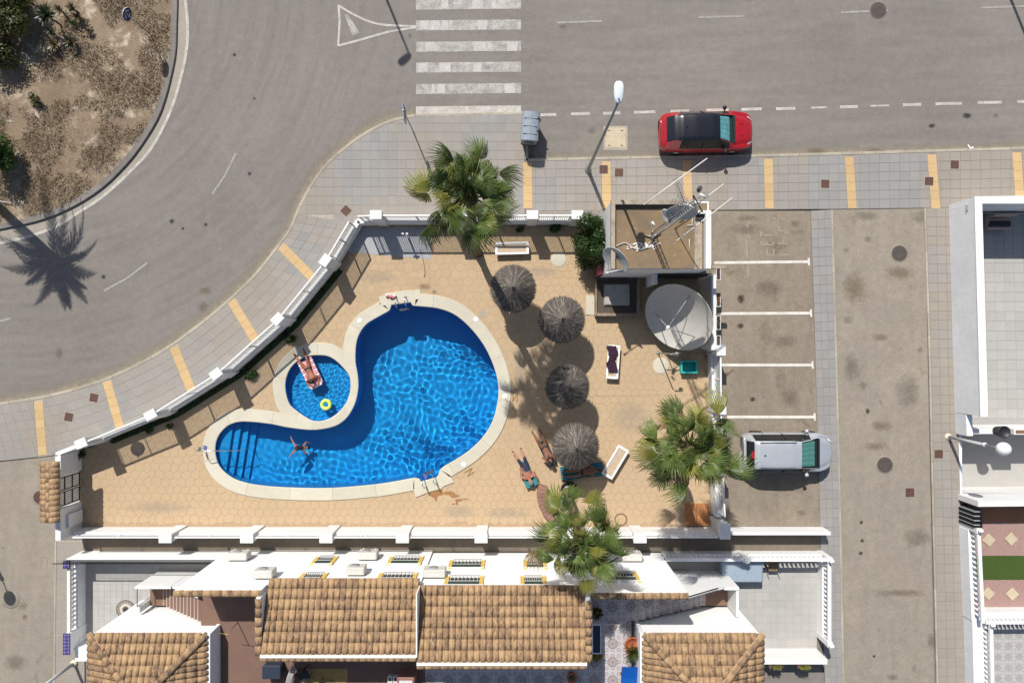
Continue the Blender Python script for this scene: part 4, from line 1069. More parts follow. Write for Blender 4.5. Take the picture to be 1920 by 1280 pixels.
# terraces at first-floor level
bbox_('terrace_floor', (430, 1037.5, ZT-.2, 561.5, 1400, ZT), M['cotto'], house)
bbox_('terrace_floor', (561.7, 1128.3, ZT-.2, 811, 1400, ZT-.004), M['cotto'], house)
def decor(name, a, b, c, sc_):
    """patterned cement tile: rings and diamonds on a grid"""
    N = Nodes(name); mp = N.map((sc_, sc_, 0)); fr = N.n('ShaderNodeVectorMath', operation='FRACTION'); N.put(fr.inputs[0], mp)
    sb = N.n('ShaderNodeVectorMath', operation='SUBTRACT'); N.put(sb.inputs[0], fr.outputs[0]); sb.inputs[1].default_value = (.5, .5, 0)
    ln = N.n('ShaderNodeVectorMath', operation='LENGTH'); N.put(ln.inputs[0], sb.outputs[0]); d = ln.outputs['Value']
    ring = lambda r, w_: N.mth('LESS_THAN', N.mth('ABSOLUTE', N.mth('SUBTRACT', d, r)), w_)
    f = N.mth('MAXIMUM', ring(.26, .022), N.mth('MAXIMUM', ring(.04, .025), ring(.17, .012)))
    fr2 = N.n('ShaderNodeVectorMath', operation='FRACTION'); N.put(fr2.inputs[0], N.map((sc_*3, sc_*3, 0)))
    s2 = N.n('ShaderNodeVectorMath', operation='SUBTRACT'); N.put(s2.inputs[0], fr2.outputs[0]); s2.inputs[1].default_value = (.5, .5, 0)
    l2 = N.n('ShaderNodeVectorMath', operation='LENGTH'); N.put(l2.inputs[0], s2.outputs[0])
    g = N.mth('MULTIPLY', N.mth('LESS_THAN', N.mth('ABSOLUTE', N.mth('SUBTRACT', l2.outputs['Value'], .25)), .06), N.mth('GREATER_THAN', d, .3))
    col_ = N.mix(N.mth('MAXIMUM', N.mth('MULTIPLY', f, .85), N.mth('MULTIPLY', g, .7)), N.mix(N.rng(d, .28, .3), c, a), b)
    return N.col(N.hsv(col_, N.rng(N.noise(3), .3, .7, .95, 1.05)), .6)
M['decor'] = decor('patterned_tile', (.46, .43, .43), (.17, .14, .14), (.36, .31, .3), 1/.78)
M['decor2'] = decor('patterned_tile_fine', (.42, .41, .4), (.2, .19, .18), (.38, .36, .35), 1/.5)
bbox_('terrace_floor', (811.5, 1140.3, ZT-.2, 1163.5, 1400, ZT-.004), M['decor'], house)
bbox_('terrace_floor', (1083.3, 1042.6, ZT-.2, 1163.5, 1140, ZT-.004), M['decor'], house)
# parapet caps
cap_tiles(house, (431, 1034), (566, 1034), ZP+.0); cap_tiles(house, (1083, 1038), (1235, 1038), ZP)
cap_tiles(house, (565.5, 1128), (565.5, 1040), 5.45); cap_tiles(house, (1079.5, 1140), (1079.5, 1044), 5.45)
bbox_('ledge', (560, 1028.6, 2.75, 812, 1029.8, 2.82), M['white'], house); bbox_('ledge', (812.6, 1032.6, 2.75, 1080, 1033.8, 2.82), M['white'], house)
# roofs
for (xa, xb, ye, yr, nu) in ((570, 811.5, 1021, 1126, 25), (812.5, 1076, 1032, 1138, 27)):
    rf = link('roof', None, house)
    e0 = P(xa, ye, 4.6); e1 = P(xb, ye, 4.6); r0 = P(xa, yr, 5.5)
    MB().add([e0, e1, P(xb, yr, 5.5), r0, e0-Vector((0, 0, .1)), e1-Vector((0, 0, .1)), P(xb, yr, 5.4), P(xa, yr, 5.4)], [(0, 1, 2, 3), (7, 6, 5, 4), (0, 4, 5, 1), (1, 5, 6, 2), (2, 6, 7, 3), (3, 7, 4, 0)]).build('deck_board', surf('roof_valley', (.22, .12, .07), fine=30), rf)
    nv = 7; tiled(rf, e0, Vector((1, 0, 0)), (r0-e0)/nv, nu, nv, (e1-e0).x/nu)
    bx(xa, yr-1.5, 5.46, xb, yr+3, 5.62).build('mortar_bead', M['mortar'], rf)
    n = 22
    for k in range(n):
        o = link('ridge_tile', RIDGE, rf); o.location = P(xa+(xb-xa)*k/n, yr+6, 5.5); o.scale = ((xb-xa)/40/n/.4, 1, .9)
bbox_('mortar_bead', (811.3, 1030, 4.7, 813.3, 1128, 5.62), M['mortar'], house)
# windows: x-centre and width in plan, base z
def window(x, wd, y, z, h=1.0, open_=True):
    wn_ = link('window', None, house); yy = y
    bx(x-wd/2, yy-.4, z, x+wd/2, yy+2, z+h).build('pane', M['pane'], wn_)
    for e in (-1, 1): bx(x+e*(wd/2+3.2)-3.2, yy-2.4, z-.05, x+e*(wd/2+3.2)+3.2, yy+1, z+h+.12).build('trim', M['yframe'], wn_)
    bx(x-wd/2-6.4, yy-3, z+h+.0, x+wd/2+6.4, yy+1, z+h+.1).build('lintel', M['white'], wn_)
    bx(x-wd/2-6.4, yy-4.2, z-.1, x+wd/2+6.4, yy+1, z-.03).build('sill', M['white'], wn_)
    bx(x-wd/2, yy-2.6, z+h-.3, x+wd/2, yy-1.4, z+h-.002).build('shutter', M['shutter'], wn_)
    m = MB(); n = 8
    for k in range(n):
        xx = x-wd/2+wd*(k+.5)/n; bx(xx-.3, yy-4.6, z, xx+.3, yy-4.0, z+h*.7, m)
    bx(x-wd/2, yy-4.6, z-.02, x+wd/2, yy-4.0, z, m); bx(x-wd/2, yy-4.6, z+h*.7, x+wd/2, yy-4.0, z+h*.7+.02, m); m.build('window_grille', M['lgrey'], wn_)
YA, YBf = 1030, 1034
for px, zc, y, wd in ((608, 1.2, YA, 28), (760, 1.2, YA, 50), (875, 1.4, YBf, 54), (1003, 1.4, YBf, 30), (585, 3.4, YA, 34), (744, 3.4, YA, 58), (870, 3.5, YBf, 58), (1000, 3.5, YBf, 34), (1166, 3.0, YBf, 48)):
    k = 1-(zc+.5)/HC; window(960+(px-960)*k, wd*k, y, zc, .95)
M['nosing'] = plain('step_nosing', (.38, .31, .27), .7)
# outside stairs, east (patterned) and west (terracotta)
def stairs(parent, x0, dx, n, y0, y1, z0, dz, mat):
    for k in range(n): bbox_('step', (x0+dx*k, y0 if 430 < x0+dx*(k+.5) < 1236 else 1073.4, max(0, z0-dz*(k+1)-.6), x0+dx*(k+1), y1, z0-dz*(k+1)), mat, parent); bbox_('nosing', (x0+dx*(k+1), y0 if 430 < x0+dx*(k+.5) < 1236 else 1073.4, z0-dz*(k+1), x0+dx*(k+1)-math.copysign(1.5, dx), y1, z0-dz*(k+1)+.006), M['nosing'], parent)
stairs(house, 1164, 13.4, 11, 1043, 1119, ZT, .17, M['decor'])
stairs(house, 430, -9.4, 11, 1038, 1119, ZT, .17, M['cotto'])
bbox_('landing', (1311.5, 1075, .2, 1351, 1119, 1.02), M['cotto'], house); bbox_('landing', (303, 1073, .2, 326.5, 1119, 1.02), M['cotto'], house)
def sloped(name, xa, za, xb, zb, y0, y1, mat, parent):
    a = P(xa, y1); b = P(xb, y0); x0, x1 = a.x, b.x; za_, zb_ = (za, zb)
    MB().add([(x0, a.y, 0), (x1, a.y, 0), (x1, b.y, 0), (x0, b.y, 0), (x0, a.y, za_), (x1, a.y, zb_), (x1, b.y, zb_), (x0, b.y, za_)], [(4, 5, 6, 7), (0, 1, 5, 4), (1, 2, 6, 5), (2, 3, 7, 6), (3, 0, 4, 7)]).build(name, mat, parent)
# stair side walls
sloped('stair_wall', 1236.5, 3.6, 1330, 2.1, 1068, 1073, M['white'], house); bbox_('stair_wall', (1330.3, 1068, 0, 1356, 1073, 2.25), M['white'], house)
bbox_('stair_wall', (1351.5, 1073.3, 0, 1356, 1121, 2.2), M['white'], house)
bbox_('stair_wall', (299, 1069, 0, 362, 1073, 2.1), M['white'], house); sloped('stair_wall', 362.3, 2.0, 429.5, 3.2, 1069.3, 1073, M['white'], house)
bbox_('stair_wall', (299, 1108, 0, 303, 1119, 1.9), M['white'], house)
MB().tube([P(1236, 1066, 3.8), P(1316, 1066, 2.5)], .03, 6).build('handrail', M['black'], house)
# pavilions with hipped roofs
def pavilion(x0, x1, yn, label, east):
    t = thing('pavilion', label, 'house', 'hip-roofed wings in front of the row house')
    ze = 3.85; yb = yn+230
    bbox_('wall', (x0+3, yn+3, 0, x1-3, yb-3, ze-.05), M['wbrick'], t)
    if east > 0: bbox_('parapet', (x1-1, yn, 0, x1+5, yb, ze+.06), M['greywall'], t)
    else: bbox_('parapet', (x0-5, yn, 0, x0+1, yb, ze+.06), M['greywall'], t)
    rise = .34; half = (x1-x0)/2/40; zt = ze+half*rise
    c = lambda px, py, z: P(px, py, z); xm = (x0+x1)/2
    A_, B_, C_, D_ = c(x0, yn, ze), c(x1, yn, ze), c(x1, yb, ze), c(x0, yb, ze); R1 = c(xm, yn+(xm-x0), zt); R2 = c(xm, yb-(xm-x0), zt)
    rf = link('roof', None, t)
    MB().add([A_, B_, C_, D_, R1, R2], [(1, 0, 4), (2, 1, 4, 5), (3, 2, 5), (0, 3, 5, 4)]).build('deck_board', surf('roof_valley', (.22, .12, .07), fine=30), rf)
    def inside_tri(p, a, b, d, mg=.0):
        return inside((p.x, p.y), [(a.x, a.y), (b.x, b.y), (d.x, d.y)])
    nu = 19; su = (B_.x-A_.x)/nu; course = .44*.94; sl = math.atan(rise)
    vN = Vector((0, -1, rise)).normalized()*course
    tiled(rf, A_, Vector((1, 0, 0)), vN, nu, 6, su, keep=lambda p: inside_tri(p, A_, B_, R1))
    vW = Vector((1, 0, rise)).normalized()*course; vE = Vector((-1, 0, rise)).normalized()*course
    nn = 11
    tiled(rf, A_, Vector((0, -1, 0)), vW, nn+6, 6, .245, keep=lambda p: inside((p.x, p.y), [(A_.x, A_.y), (R1.x, R1.y), (R2.x, R2.y), (D_.x, D_.y)]))
    tiled(rf, B_, Vector((0, -1, 0)), vE, nn+6, 6, .245, keep=lambda p: inside((p.x, p.y), [(B_.x, B_.y), (R1.x, R1.y), (R2.x, R2.y), (C_.x, C_.y)]))
    for S_ in (A_, B_):
        d = R1-S_; L = d.length; n = 9; ang = math.atan2(d.y, d.x)
        MB().tube([S_+Vector((0, 0, .06)), R1+Vector((0, 0, .06))], .13, 6).build('mortar_bed', surf('hip_mortar', (.55, .42, .27), fine=40), rf)
        for k in range(n):
            o = link('hip_tile', RIDGE, rf); o.location = S_+d*(k/n)+Vector((0, 0, .12)); o.rotation_euler = (0, -math.asin(d.z/L), ang); o.scale = (L/n/.4, 1.05, 1.0)
    return t
pavilion(263, 458, 1121, 'western wing with a hipped clay-tile roof beside the round mosaic', 1)
pavilion(1176, 1373, 1121, 'eastern wing with a hipped clay-tile roof beside the blue sunbed', -1)
# ---- AC units on the facade
def ac(px, py, z, wd=34, label='', y=1030):
    k = 1-z/HC; x = 960+(px-960)*k; t = thing('air_conditioner', label, 'air conditioner', 'air conditioners on the north facade', P(x, y-1, z-.32))
    w_ = wd*k/40
    MB().bev(-w_/2, .05, 0, w_/2, .37, .56, .03).build('casing', M['beige'], t)
    MB().lathe([(.2, 0), (.2, .012), (.04, .014), (.001, .014)], 18, M=Matrix.Translation((-.06, .371, .28)) @ Matrix.Rotation(-PI/2, 4, 'X')).build('fan_grille', M['grey'], t)
    for e in (-1, 1):
        MB().box(e*w_*.32-.02, -.02, -.05, e*w_*.32+.02, .4, -.002).build('bracket', M['lgrey'], t)
    m = MB()
    for k in range(5): m.box(-w_/2+.05, .08+k*.055, .561, w_/2-.05, .1+k*.055, .568)
    m.build('top_ribs', M['lgrey'], t)
for a in ((447, 1048, 1.6, 38, 'beige air conditioner at the west corner of the facade', 1030), (496, 1080, 3.9, 36, 'beige air conditioner high up where the west roof begins', 1030), (690, 1045, 1.5, 36, 'beige air conditioner low on the wall left of a wide window', 1030), (668, 1074, 3.5, 34, 'beige air conditioner just above the west roof eave', 1030), (815, 1077, 3.5, 42, 'larger beige air conditioner at the joint of the two roofs', 1034), (1184, 1052, 1.4, 38, 'beige air conditioner at the east corner past the palm', 1034)):
    ac(*a[:3], a[3], a[4], a[5])
# ---- west garden
wg = thing('garden_wall', 'white garden wall with blue-tiled caps around the western terrace', 'wall')
bbox_('wall', (157, 1031, 0, 429.5, 1036, 1.25), M['wbrick'], wg)
bbox_('wall', (155, 1040, 0, 162, 1186, .62), M['greywall'], wg)
bbox_('rail', (155.5, 1050, 1.05, 161, 1164, 1.15), M['white'], wg)
def baluster_mesh():
    return MB().lathe([(.045, 0), (.045, .03), (.03, .05), (.058, .14), (.06, .18), (.03, .3), (.026, .34), (.04, .4), (.045, .43)], 8, capt=True).mesh('baluster', M['whitep'])
BAL = baluster_mesh()
def balusters(parent, a, b, z, n, sz=1.0):
    for k in range(n):
        o = link('baluster', BAL, parent); t_ = (k+.5)/n; o.location = P(a[0]+(b[0]-a[0])*t_, a[1]+(b[1]-a[1])*t_, z); o.scale = (1.15, 1.15, sz)
balusters(wg, (158.3, 1052), (158.3, 1162), .62, 13)
M['cobalt'] = None
def cobalt():
    N = Nodes('cobalt_tile'); br = N.n('ShaderNodeTexBrick'); br.offset = 0; N.put(br.inputs['Vector'], N.pos); br.inputs['Scale'].default_value = 1
    br.inputs['Brick Width'].default_value = .15; br.inputs['Row Height'].default_value = .15; br.inputs['Mortar Size'].default_value = .008
    N.put(br.inputs['Color1'], (.045, .035, .16)); N.put(br.inputs['Color2'], (.06, .045, .19)); N.put(br.inputs['Mortar'], (.3, .28, .4)); return N.col(br.outputs['Color'], .25)
M['cobalt'] = cobalt()
for y0, y1 in ((1035, 1047), (1166, 1202)):
    bbox_('pier', (154, y0, 0, 163, y1, 1.25), M['greywall'], wg); bbox_('tiled_cap', (152.5, y0-1, 1.25, 164.5, y1+1, 1.31), M['cobalt'], wg)
rl = thing('iron_railing', 'black iron railing on the north wall of the western terrace', 'railing')
m = MB(); bx(146, 1033, 1.72, 429, 1034.2, 1.76, m); bx(157, 1033, 1.25, 429, 1034.2, 1.28, m); m.build('rail', M['black'], rl)
for k in range(68):
    x = 160+k*4; bx(x, 1033.1, 1.25 if k % 6 == 0 else 1.28, x+.9, 1034, 1.72).build('bar', M['black'], rl)
g1 = struct('terrace')
floor_tiles(g1, 162, 1036, 300, 1200, .05, 12, 14, M['terr'])
bbox_('screed', (300.2, 1036, 0, 430, 1069, .042), M['terr'], g1)
# round mosaic table
t = thing('mosaic_medallion', 'round black and cream mosaic medallion set in the western terrace', 'mosaic', None, P(237, 1141, .052))
def medal():
    N = Nodes('mosaic_ring'); tc = N.n('ShaderNodeTexCoord'); ln = N.n('ShaderNodeVectorMath', operation='LENGTH'); N.put(ln.inputs[0], tc.outputs['Object']); d = ln.outputs['Value']
    sp = N.n('ShaderNodeSeparateXYZ'); N.put(sp.inputs[0], tc.outputs['Object']); at2 = N.mth('ARCTAN2', sp.outputs[1], sp.outputs[0])
    seg = N.mth('GREATER_THAN', N.mth('SINE', N.mth('MULTIPLY', at2, 30)), 0)
    c = N.mix(N.rng(d, .1, .14), (.05, .045, .045), (.2, .17, .15)); c = N.mix(N.mth('GREATER_THAN', d, .16), c, (.5, .45, .38))
    c = N.mix(N.mth('GREATER_THAN', d, .27), c, N.mix(seg, (.06, .055, .055), (.4, .37, .33))); c = N.mix(N.mth('GREATER_THAN', d, .4), c, (.07, .062, .06)); return N.col(c, .5)
MB().lathe([(.44, 0), (.44, .01), (.43, .014), (.001, .014)], 40).build('disc', medal(), t)
# low wall, plant and hip entrance below the western wing
lw = thing('entrance_wall', 'low white wall with a brick-ribbed top at the southwest garden entrance', 'wall')
bbox_('wall', (164, 1197, 0, 262, 1222, .9), M['wbrick'], lw); bbox_('side_wall', (162.3, 1187, 0, 164, 1222, .6), M['greywall'], lw)
# stair gate
sg = thing('stair_gate', 'thin black metal gate frame at the foot of the western stairs', 'gate')
m = MB(); m.tube([P(300, 1074, .06), P(300, 1074, 1.95), P(300, 1106, 1.95), P(300, 1106, .06)], .02, 6); m.build('frame', M['black'], sg)
# ---- east garden
eg = thing('balustrade', 'white balustrade with ball finials around the eastern terrace', 'balustrade')
bbox_('plinth', (1238, 1031, 0, 1538, 1038, .58), M['white'], eg); bbox_('rail', (1238, 1031.5, 1.02, 1538, 1037.5, 1.14), M['whitep'], eg)
bbox_('plinth', (1531, 1038.2, 0, 1538, 1190, .58), M['wbrick'], eg); bbox_('rail', (1531.5, 1037.8, 1.021, 1537.5, 1189, 1.138), M['whitep'], eg)
balusters(eg, (1242, 1034.5), (1380, 1034.5), .58, 17); balusters(eg, (1386, 1034.5), (1528, 1034.5), .58, 17); balusters(eg, (1534.5, 1044), (1534.5, 1184), .58, 17)
for px, py in ((1383, 1034.5), (1534.5, 1034.5), (1534.5, 1187)):
    pr = bbox_('pier', (px-4.5, py-4.5, 0, px+4.5, py+4.5, 1.2), M['white'], eg); MB().lathe([(.05, 0), (.05, .03), (.11, .1), (.12, .15), (.09, .23), (.001, .27)], 12, P(px, py, 1.2)).build('ball_finial', M['whitep'], eg)
g2 = struct('terrace')
floor_tiles(g2, 1238, 1038, 1531, 1224, .05, 20, 13, M['terr'], keep=lambda x, y: not (x < 1372 and y > 1122))
sw = thing('garden_wall', 'white garden wall topped with window-box planters south of the eastern terrace', 'wall')
bbox_('wall', (1374, 1214, 0, 1530, 1223, 1.15), M['white'], sw)
for k, px in enumerate((1400, 1458, 1512)):
    x = 960+(px-960)*.96; pt_ = thing('planter', ('planter with tangled red-brown plants nearest the eastern wing', 'planter with a small yellow-green plant midway along the white wall', 'planter with a thin plant at the lane end of the white wall')[k], 'planter', 'planters on the garden wall', P(x, 1228, .85))
    MB().box(-.3, -.1, 0, .3, .1, .2).build('box', plain('planter_brown', (.12, .07, .06), .7), pt_)
    m = MB(); r = random.Random(k)
    for _ in range(70):
        a = r.uniform(0, 6.28); l = r.uniform(.08, .22); b = Vector((r.uniform(-.22, .22), r.uniform(-.06, .06), .2)); d = Vector((math.cos(a)*l*.7, math.sin(a)*l*.7, l)); s_ = Vector((-math.sin(a), math.cos(a), 0))*.02
        m.add([b, b+d*.6+s_, b+d, b+d*.6-s_], [(0, 1, 2, 3)])
    m.build('foliage', M['palmy'] if k else M['drypl'], pt_)
# covered table
t = thing('covered_table', 'rectangular table under a smooth grey-blue cover on the eastern terrace', 'table', None, P(1382, 1061, .05))
me_ = MB().bev(-.94, -.5, .0, .94, .5, .74, .06); me_.build('cover', plain('blue_grey_cover', (.27, .33, .39), .55), t)
# folded chair
t = thing('garden_chair', 'tan garden chair with a black frame beside the covered table', 'chair', None, P(1443, 1060, .05))
tan = plain('tan_fabric', (.36, .27, .17), .8)
MB().add([(-.22, .3, .4), (.22, .3, .4), (.24, -.12, .36), (-.2, -.12, .36)], [(3, 2, 1, 0), (0, 1, 2, 3)]).build('seat', tan, t)
MB().add([(-.22, .3, .4), (.22, .3, .4), (.25, .55, .9), (-.19, .55, .9)], [(0, 1, 2, 3), (3, 2, 1, 0)]).build('backrest', tan, t)
for e in (-.25, .25):
    MB().tube([Vector((e, -.15, 0)), Vector((e, .3, .42)), Vector((e, .57, .93))], .02, 6).build('frame', M['black'], t)
    MB().tube([Vector((e, .42, 0)), Vector((e, -.1, .4)), Vector((e, -.15, .6))], .018, 6).build('leg', M['black'], t)
# ---- terrace furniture beside the row house
def on_terrace(px, py, z=ZT): return at(px, py, z)
t = thing('sunbed', 'bright blue sunbed on the patterned terrace', 'sunbed', None, on_terrace(1178, 1272))
blu = plain('blue_fabric', (.01, .16, .62), .6)
MB().add([(-.32, .75, .5), (.32, .75, .5), (.34, .2, .34), (-.34, .2, .34), (.34, -1.1, .33), (-.34, -1.1, .33)], [(3, 2, 1, 0), (0, 1, 2, 3), (5, 4, 2, 3), (3, 2, 4, 5)]).build('mattress', blu, t)
for e in (-.34, .34): MB().tube([Vector((e, .78, .5)), Vector((e, .2, .31)), Vector((e, -1.1, .3))], .018, 6).tube([Vector((e, .3, .3)), Vector((e, .3, .02))], .015, 6).build('frame', M['dark'], t)
t = thing('potted_plant', 'spiky green plant in a terracotta pot at the head of the blue sunbed', 'potted plant', None, on_terrace(1183, 1213))
clay = surf('terracotta_pot', (.42, .13, .06), (.38, .115, .05), big=3, fine=40)
MB().lathe([(.15, 0), (.24, .36), (.27, .36), (.27, .44), (.22, .44), (.21, .38), (.001, .38)], 20).build('pot', clay, t)
m = MB(); r = random.Random(6)
for k in range(110):
    a = r.uniform(0, 6.28); el = r.uniform(.2, 1.3); l = r.uniform(.35, .6); d = Vector((math.cos(a)*math.cos(el), math.sin(a)*math.cos(el), math.sin(el))); s_ = Vector((-math.sin(a), math.cos(a), 0))*.013; b = Vector((0, 0, .42))
    m.add([b-s_, b+s_, b+d*l*.7+s_*.8-Vector((0, 0, .02)), b+d*l*.7-s_*.8-Vector((0, 0, .02)), b+d*l-Vector((0, 0, .1))], [(0, 1, 2, 3), (3, 2, 4)])
m.build('leaves', M['palm'], t)
t = thing('terracotta_bowl', 'wide orange terracotta pot behind the spiky plant', 'pot', None, on_terrace(1184, 1203))
MB().lathe([(.2, 0), (.33, .3), (.36, .3), (.36, .37), (.3, .37), (.28, .3), (.001, .3)], 20).build('pot', clay, t)
t = thing('wash_trough', 'white rectangular trough with a dark basin against the roof wall', 'trough', None, on_terrace(1116, 1188))
MB().box(-.2, -.62, 0, .2, .62, .5).build('trough', M['whitep'], t); MB().box(-.15, -.57, .45, .15, .57, .506).build('basin', plain('dark_basin', (.02, .03, .05), .3), t)
for px, py, lab in ((1118, 1143, 'small dark leafy plant in the corner north of the trough'), (1118, 1222, 'small yellow-green plant south of the trough')):
    t = thing('potted_plant', lab, 'potted plant', 'plants by the trough', on_terrace(px, py)); MB().lathe([(.1, 0), (.15, .25), (.001, .25)], 12).build('pot', clay, t)
    m = MB(); r = random.Random(px+py)
    for k in range(90):
        a = r.uniform(0, 6.28); l = r.uniform(.1, .3); b = Vector((0, 0, .25)); d = Vector((math.cos(a)*l, math.sin(a)*l, r.uniform(.05, .3))); s_ = Vector((-math.sin(a), math.cos(a), 0))*.035
        m.add([b+d*.4, b+d*.7+s_, b+d, b+d*.7-s_], [(0, 1, 2, 3)])
    m.build('leaves', M['bush'] if py < 1200 else M['palmy'], t)
t = thing('potted_plant', 'round terracotta pot under the edge of the eastern roof', 'potted plant', None, on_terrace(1071, 1263)); MB().lathe([(.13, 0), (.2, .3), (.22, .3), (.22, .36), (.17, .36), (.001, .3)], 16).build('pot', clay, t)
MB().lathe([(.16, .3), (.1, .42), (.001, .46)], 9).build('plant', M['bush'], t)
# parasol folded, dark chairs and table under the western roof
t = thing('folded_parasol', 'grey folded parasol lying across the western terrace', 'parasol', None, on_terrace(548, 1262))
m = MB(); 
for k in range(5): m.tube([Vector((.16+.03*k, .55-.02*k, .5)), Vector((.0+.035*k, .1, .45)), Vector((-.28+.05*k, -.7, .4))], [.03, .075, .02], 7)
m.build('canopy', plain('grey_cloth', (.3, .29, .28), .9), t); MB().tube([Vector((.3, .8, .55)), Vector((-.4, -1.0, .3))], .025, 6).build('pole', M['steel'], t); MB().tube([Vector((-.3, -.7, 0)), Vector((-.3, -.7, .42))], .03, 6).build('stand', M['dark'], t)
for px, py, rz, lab in ((574, 1256, .5, 'dark wicker chair beside the folded parasol'), (612, 1280, -.2, 'black metal chair on the sunlit rug')):
    t = thing('terrace_chair', lab, 'chair', 'chairs on the western terrace', on_terrace(px, py), rz)
    MB().bev(-.24, -.24, .4, .24, .24, .45, .02).build('seat', M['dark'], t); MB().bev(-.24, .2, .45, .24, .25, .85, .02).build('backrest', M['dark'], t)
    for a in (-.2, .2):
        for b in (-.2, .2): MB().tube([Vector((a, b, 0)), Vector((a, b, .4))], .018, 6).build('leg', M['dark'], t)
t = thing('storage_chest', 'dark blue storage chest against the terrace wall', 'chest', None, on_terrace(517, 1250))
MB().bev(-.36, -.22, 0, .36, .3, .5, .03).build('body', plain('navy', (.02, .03, .05), .5), t); MB().bev(-.38, -.24, .5, .38, .32, .56, .02).build('lid', plain('navy2', (.03, .04, .06), .4), t)
t = thing('rug', 'mustard rug on the western terrace', 'rug', None, on_terrace(610, 1268)); MB().bev(-.95, -.6, .002, .95, .35, .014, .004).build('cloth', plain('mustard', (.36, .24, .09), .95, var=.15), t)
t = thing('breeze_block', 'two hollow concrete blocks by the party wall', 'blocks', None, on_terrace(737, 1274))
for e in (-.2, .03):
    m = MB()
    for b_ in ((0, 0, .05, .5), (.15, 0, .2, .5), (.05, 0, .15, .05), (.05, .225, .15, .275), (.05, .45, .15, .5)): m.box(e+b_[0], -.25+b_[1], 0, e+b_[2], -.25+b_[3], .2)
    m.build('block', M['lgrey'], t)
t = thing('barbecue', 'pink-rimmed masonry barbecue with a grey top by the party wall', 'barbecue', None, on_terrace(766, 1268))
MB().bev(-.36, -.35, 0, .36, .35, .8, .04).build('base', surf('pink_render', (.3, .15, .13), fine=30), t); MB().box(-.26, -.3, .8, .28, .24, .83).build('top', M['lgrey'], t)
t = thing('television_aerial', 'small rod aerial standing on the terracotta terrace', 'aerial', None, at(446, 1166, ZT))
MB().tube([Vector((0, 0, 0)), Vector((.05, .05, 1.3))], .018, 6).build('mast', M['steel'], t); MB().tube([Vector((-.25, .1, 1.3)), Vector((.35, .0, 1.3))], .012, 6).build('boom', plain('brass', (.4, .28, .1), .4, .5), t)
# garden strip beneath the western parapet
t = thing('garden_plants', 'tuft of green plants at the bottom left by the entrance wall', 'plant', None, P(205, 1226, 0)); m = MB(); r = random.Random(3)
for k in range(260):
    b = Vector((r.uniform(-.8, .9), r.uniform(-.5, .1), r.uniform(0, .4))); a = r.uniform(0, 6.28); l = r.uniform(.08, .2); d = Vector((math.cos(a)*l, math.sin(a)*l, r.uniform(0, .2))); s_ = Vector((-d.y, d.x, 0))*.25
    m.add([b, b+d*.5+s_, b+d, b+d*.5-s_], [(0, 1, 2, 3)])
m.build('foliage', M['bush'], t)

# ================================================================ EASTERN HOUSE
eh = thing('roof_terrace_house', 'white walled terrace of the eastern neighbour beside the lane', 'house')
HW = 1.85; FZ = -.75; YZ = -1.4; k_ = 1-HW/HC
wx0, wx1 = 1786, 1797
def wall_quad(name, pts, z0, z1, mat, parent): return MB().prism([tuple(p) for p in XY(pts)], z0, z1).build(name, mat, parent)
wall_quad('wall', [(1776.5, 396), (1788.5, 396), (1799, 772), (1787, 772)], -1.6, HW, M['greywall'], eh)
wall_quad('wall', [(1776.6, 385), (2200, 380), (2200, 395.7), (1776.6, 395.7)], -1.6, HW-.003, M['greywall'], eh)
wall_quad('coping', [(1775.8, 384.4), (2200, 379.4), (2200, 397), (1789.3, 397), (1799.8, 772.5), (1786.4, 772.5)], HW-.0, HW+.05, M['whitep'], eh)
wall_quad('low_wall', [(1787, 772.8), (1798.5, 772.8), (1800, 812), (1789, 812)], -1.6, .9, M['greywall'], eh)
wall_quad('south_wall', [(1800.2, 800), (2200, 797), (2200, 806), (1800.2, 809)], -1.6, .8, M['white'], eh)
ft = link('terrace_floor', None, eh)
bbox_('screed', (1789, 396, FZ-.1, 2150, 800, FZ), M['terrj'], ft)
me = MB().bev(-.228, -.228, 0, .228, .228, .012, .004).mesh('floor_tile', M['terr'])
for i in range(9):
    for j in range(22):
        x = 1800+j*.45+i*18.6; y = 406+j*18.6
        if x < 1980 and x > 1799 and y < 796: o = link('floor_tile', me, ft); o.location = P(x, y, FZ)
text('house_number', '119', .22, M['dark'], P(1775.6, 395, 1.3), rad(-90), eh, rx=rad(90))
t = thing('outdoor_sofa', 'pinkish brown wooden bench with dark cushions in the shaded terrace corner', 'bench', None, P(1884, 411, FZ+.014))
wd_ = plain('pink_wood', (.48, .34, .29), .7)
MB().bev(-.62, -.42, .28, .55, .12, .36, .02).build('seat', wd_, t); MB().bev(-.5, .16, .36, .6, .24, .82, .02).build('backrest', wd_, t); MB().bev(-.5, -.3, .36, .52, -.02, .44, .03).build('cushion', M['dark'], t)
for e in (-.55, .48):
    for b in (-.36, .06): MB().box(e, b, 0, e+.06, b+.06, .28).build('leg', wd_, t)
MB().add([(-.62, -.42, .36), (-.62, .24, .36), (-.62, .24, .75), (-.68, -.42, .55)], [(0, 1, 2, 3), (3, 2, 1, 0)]).build('armrest', wd_, t)
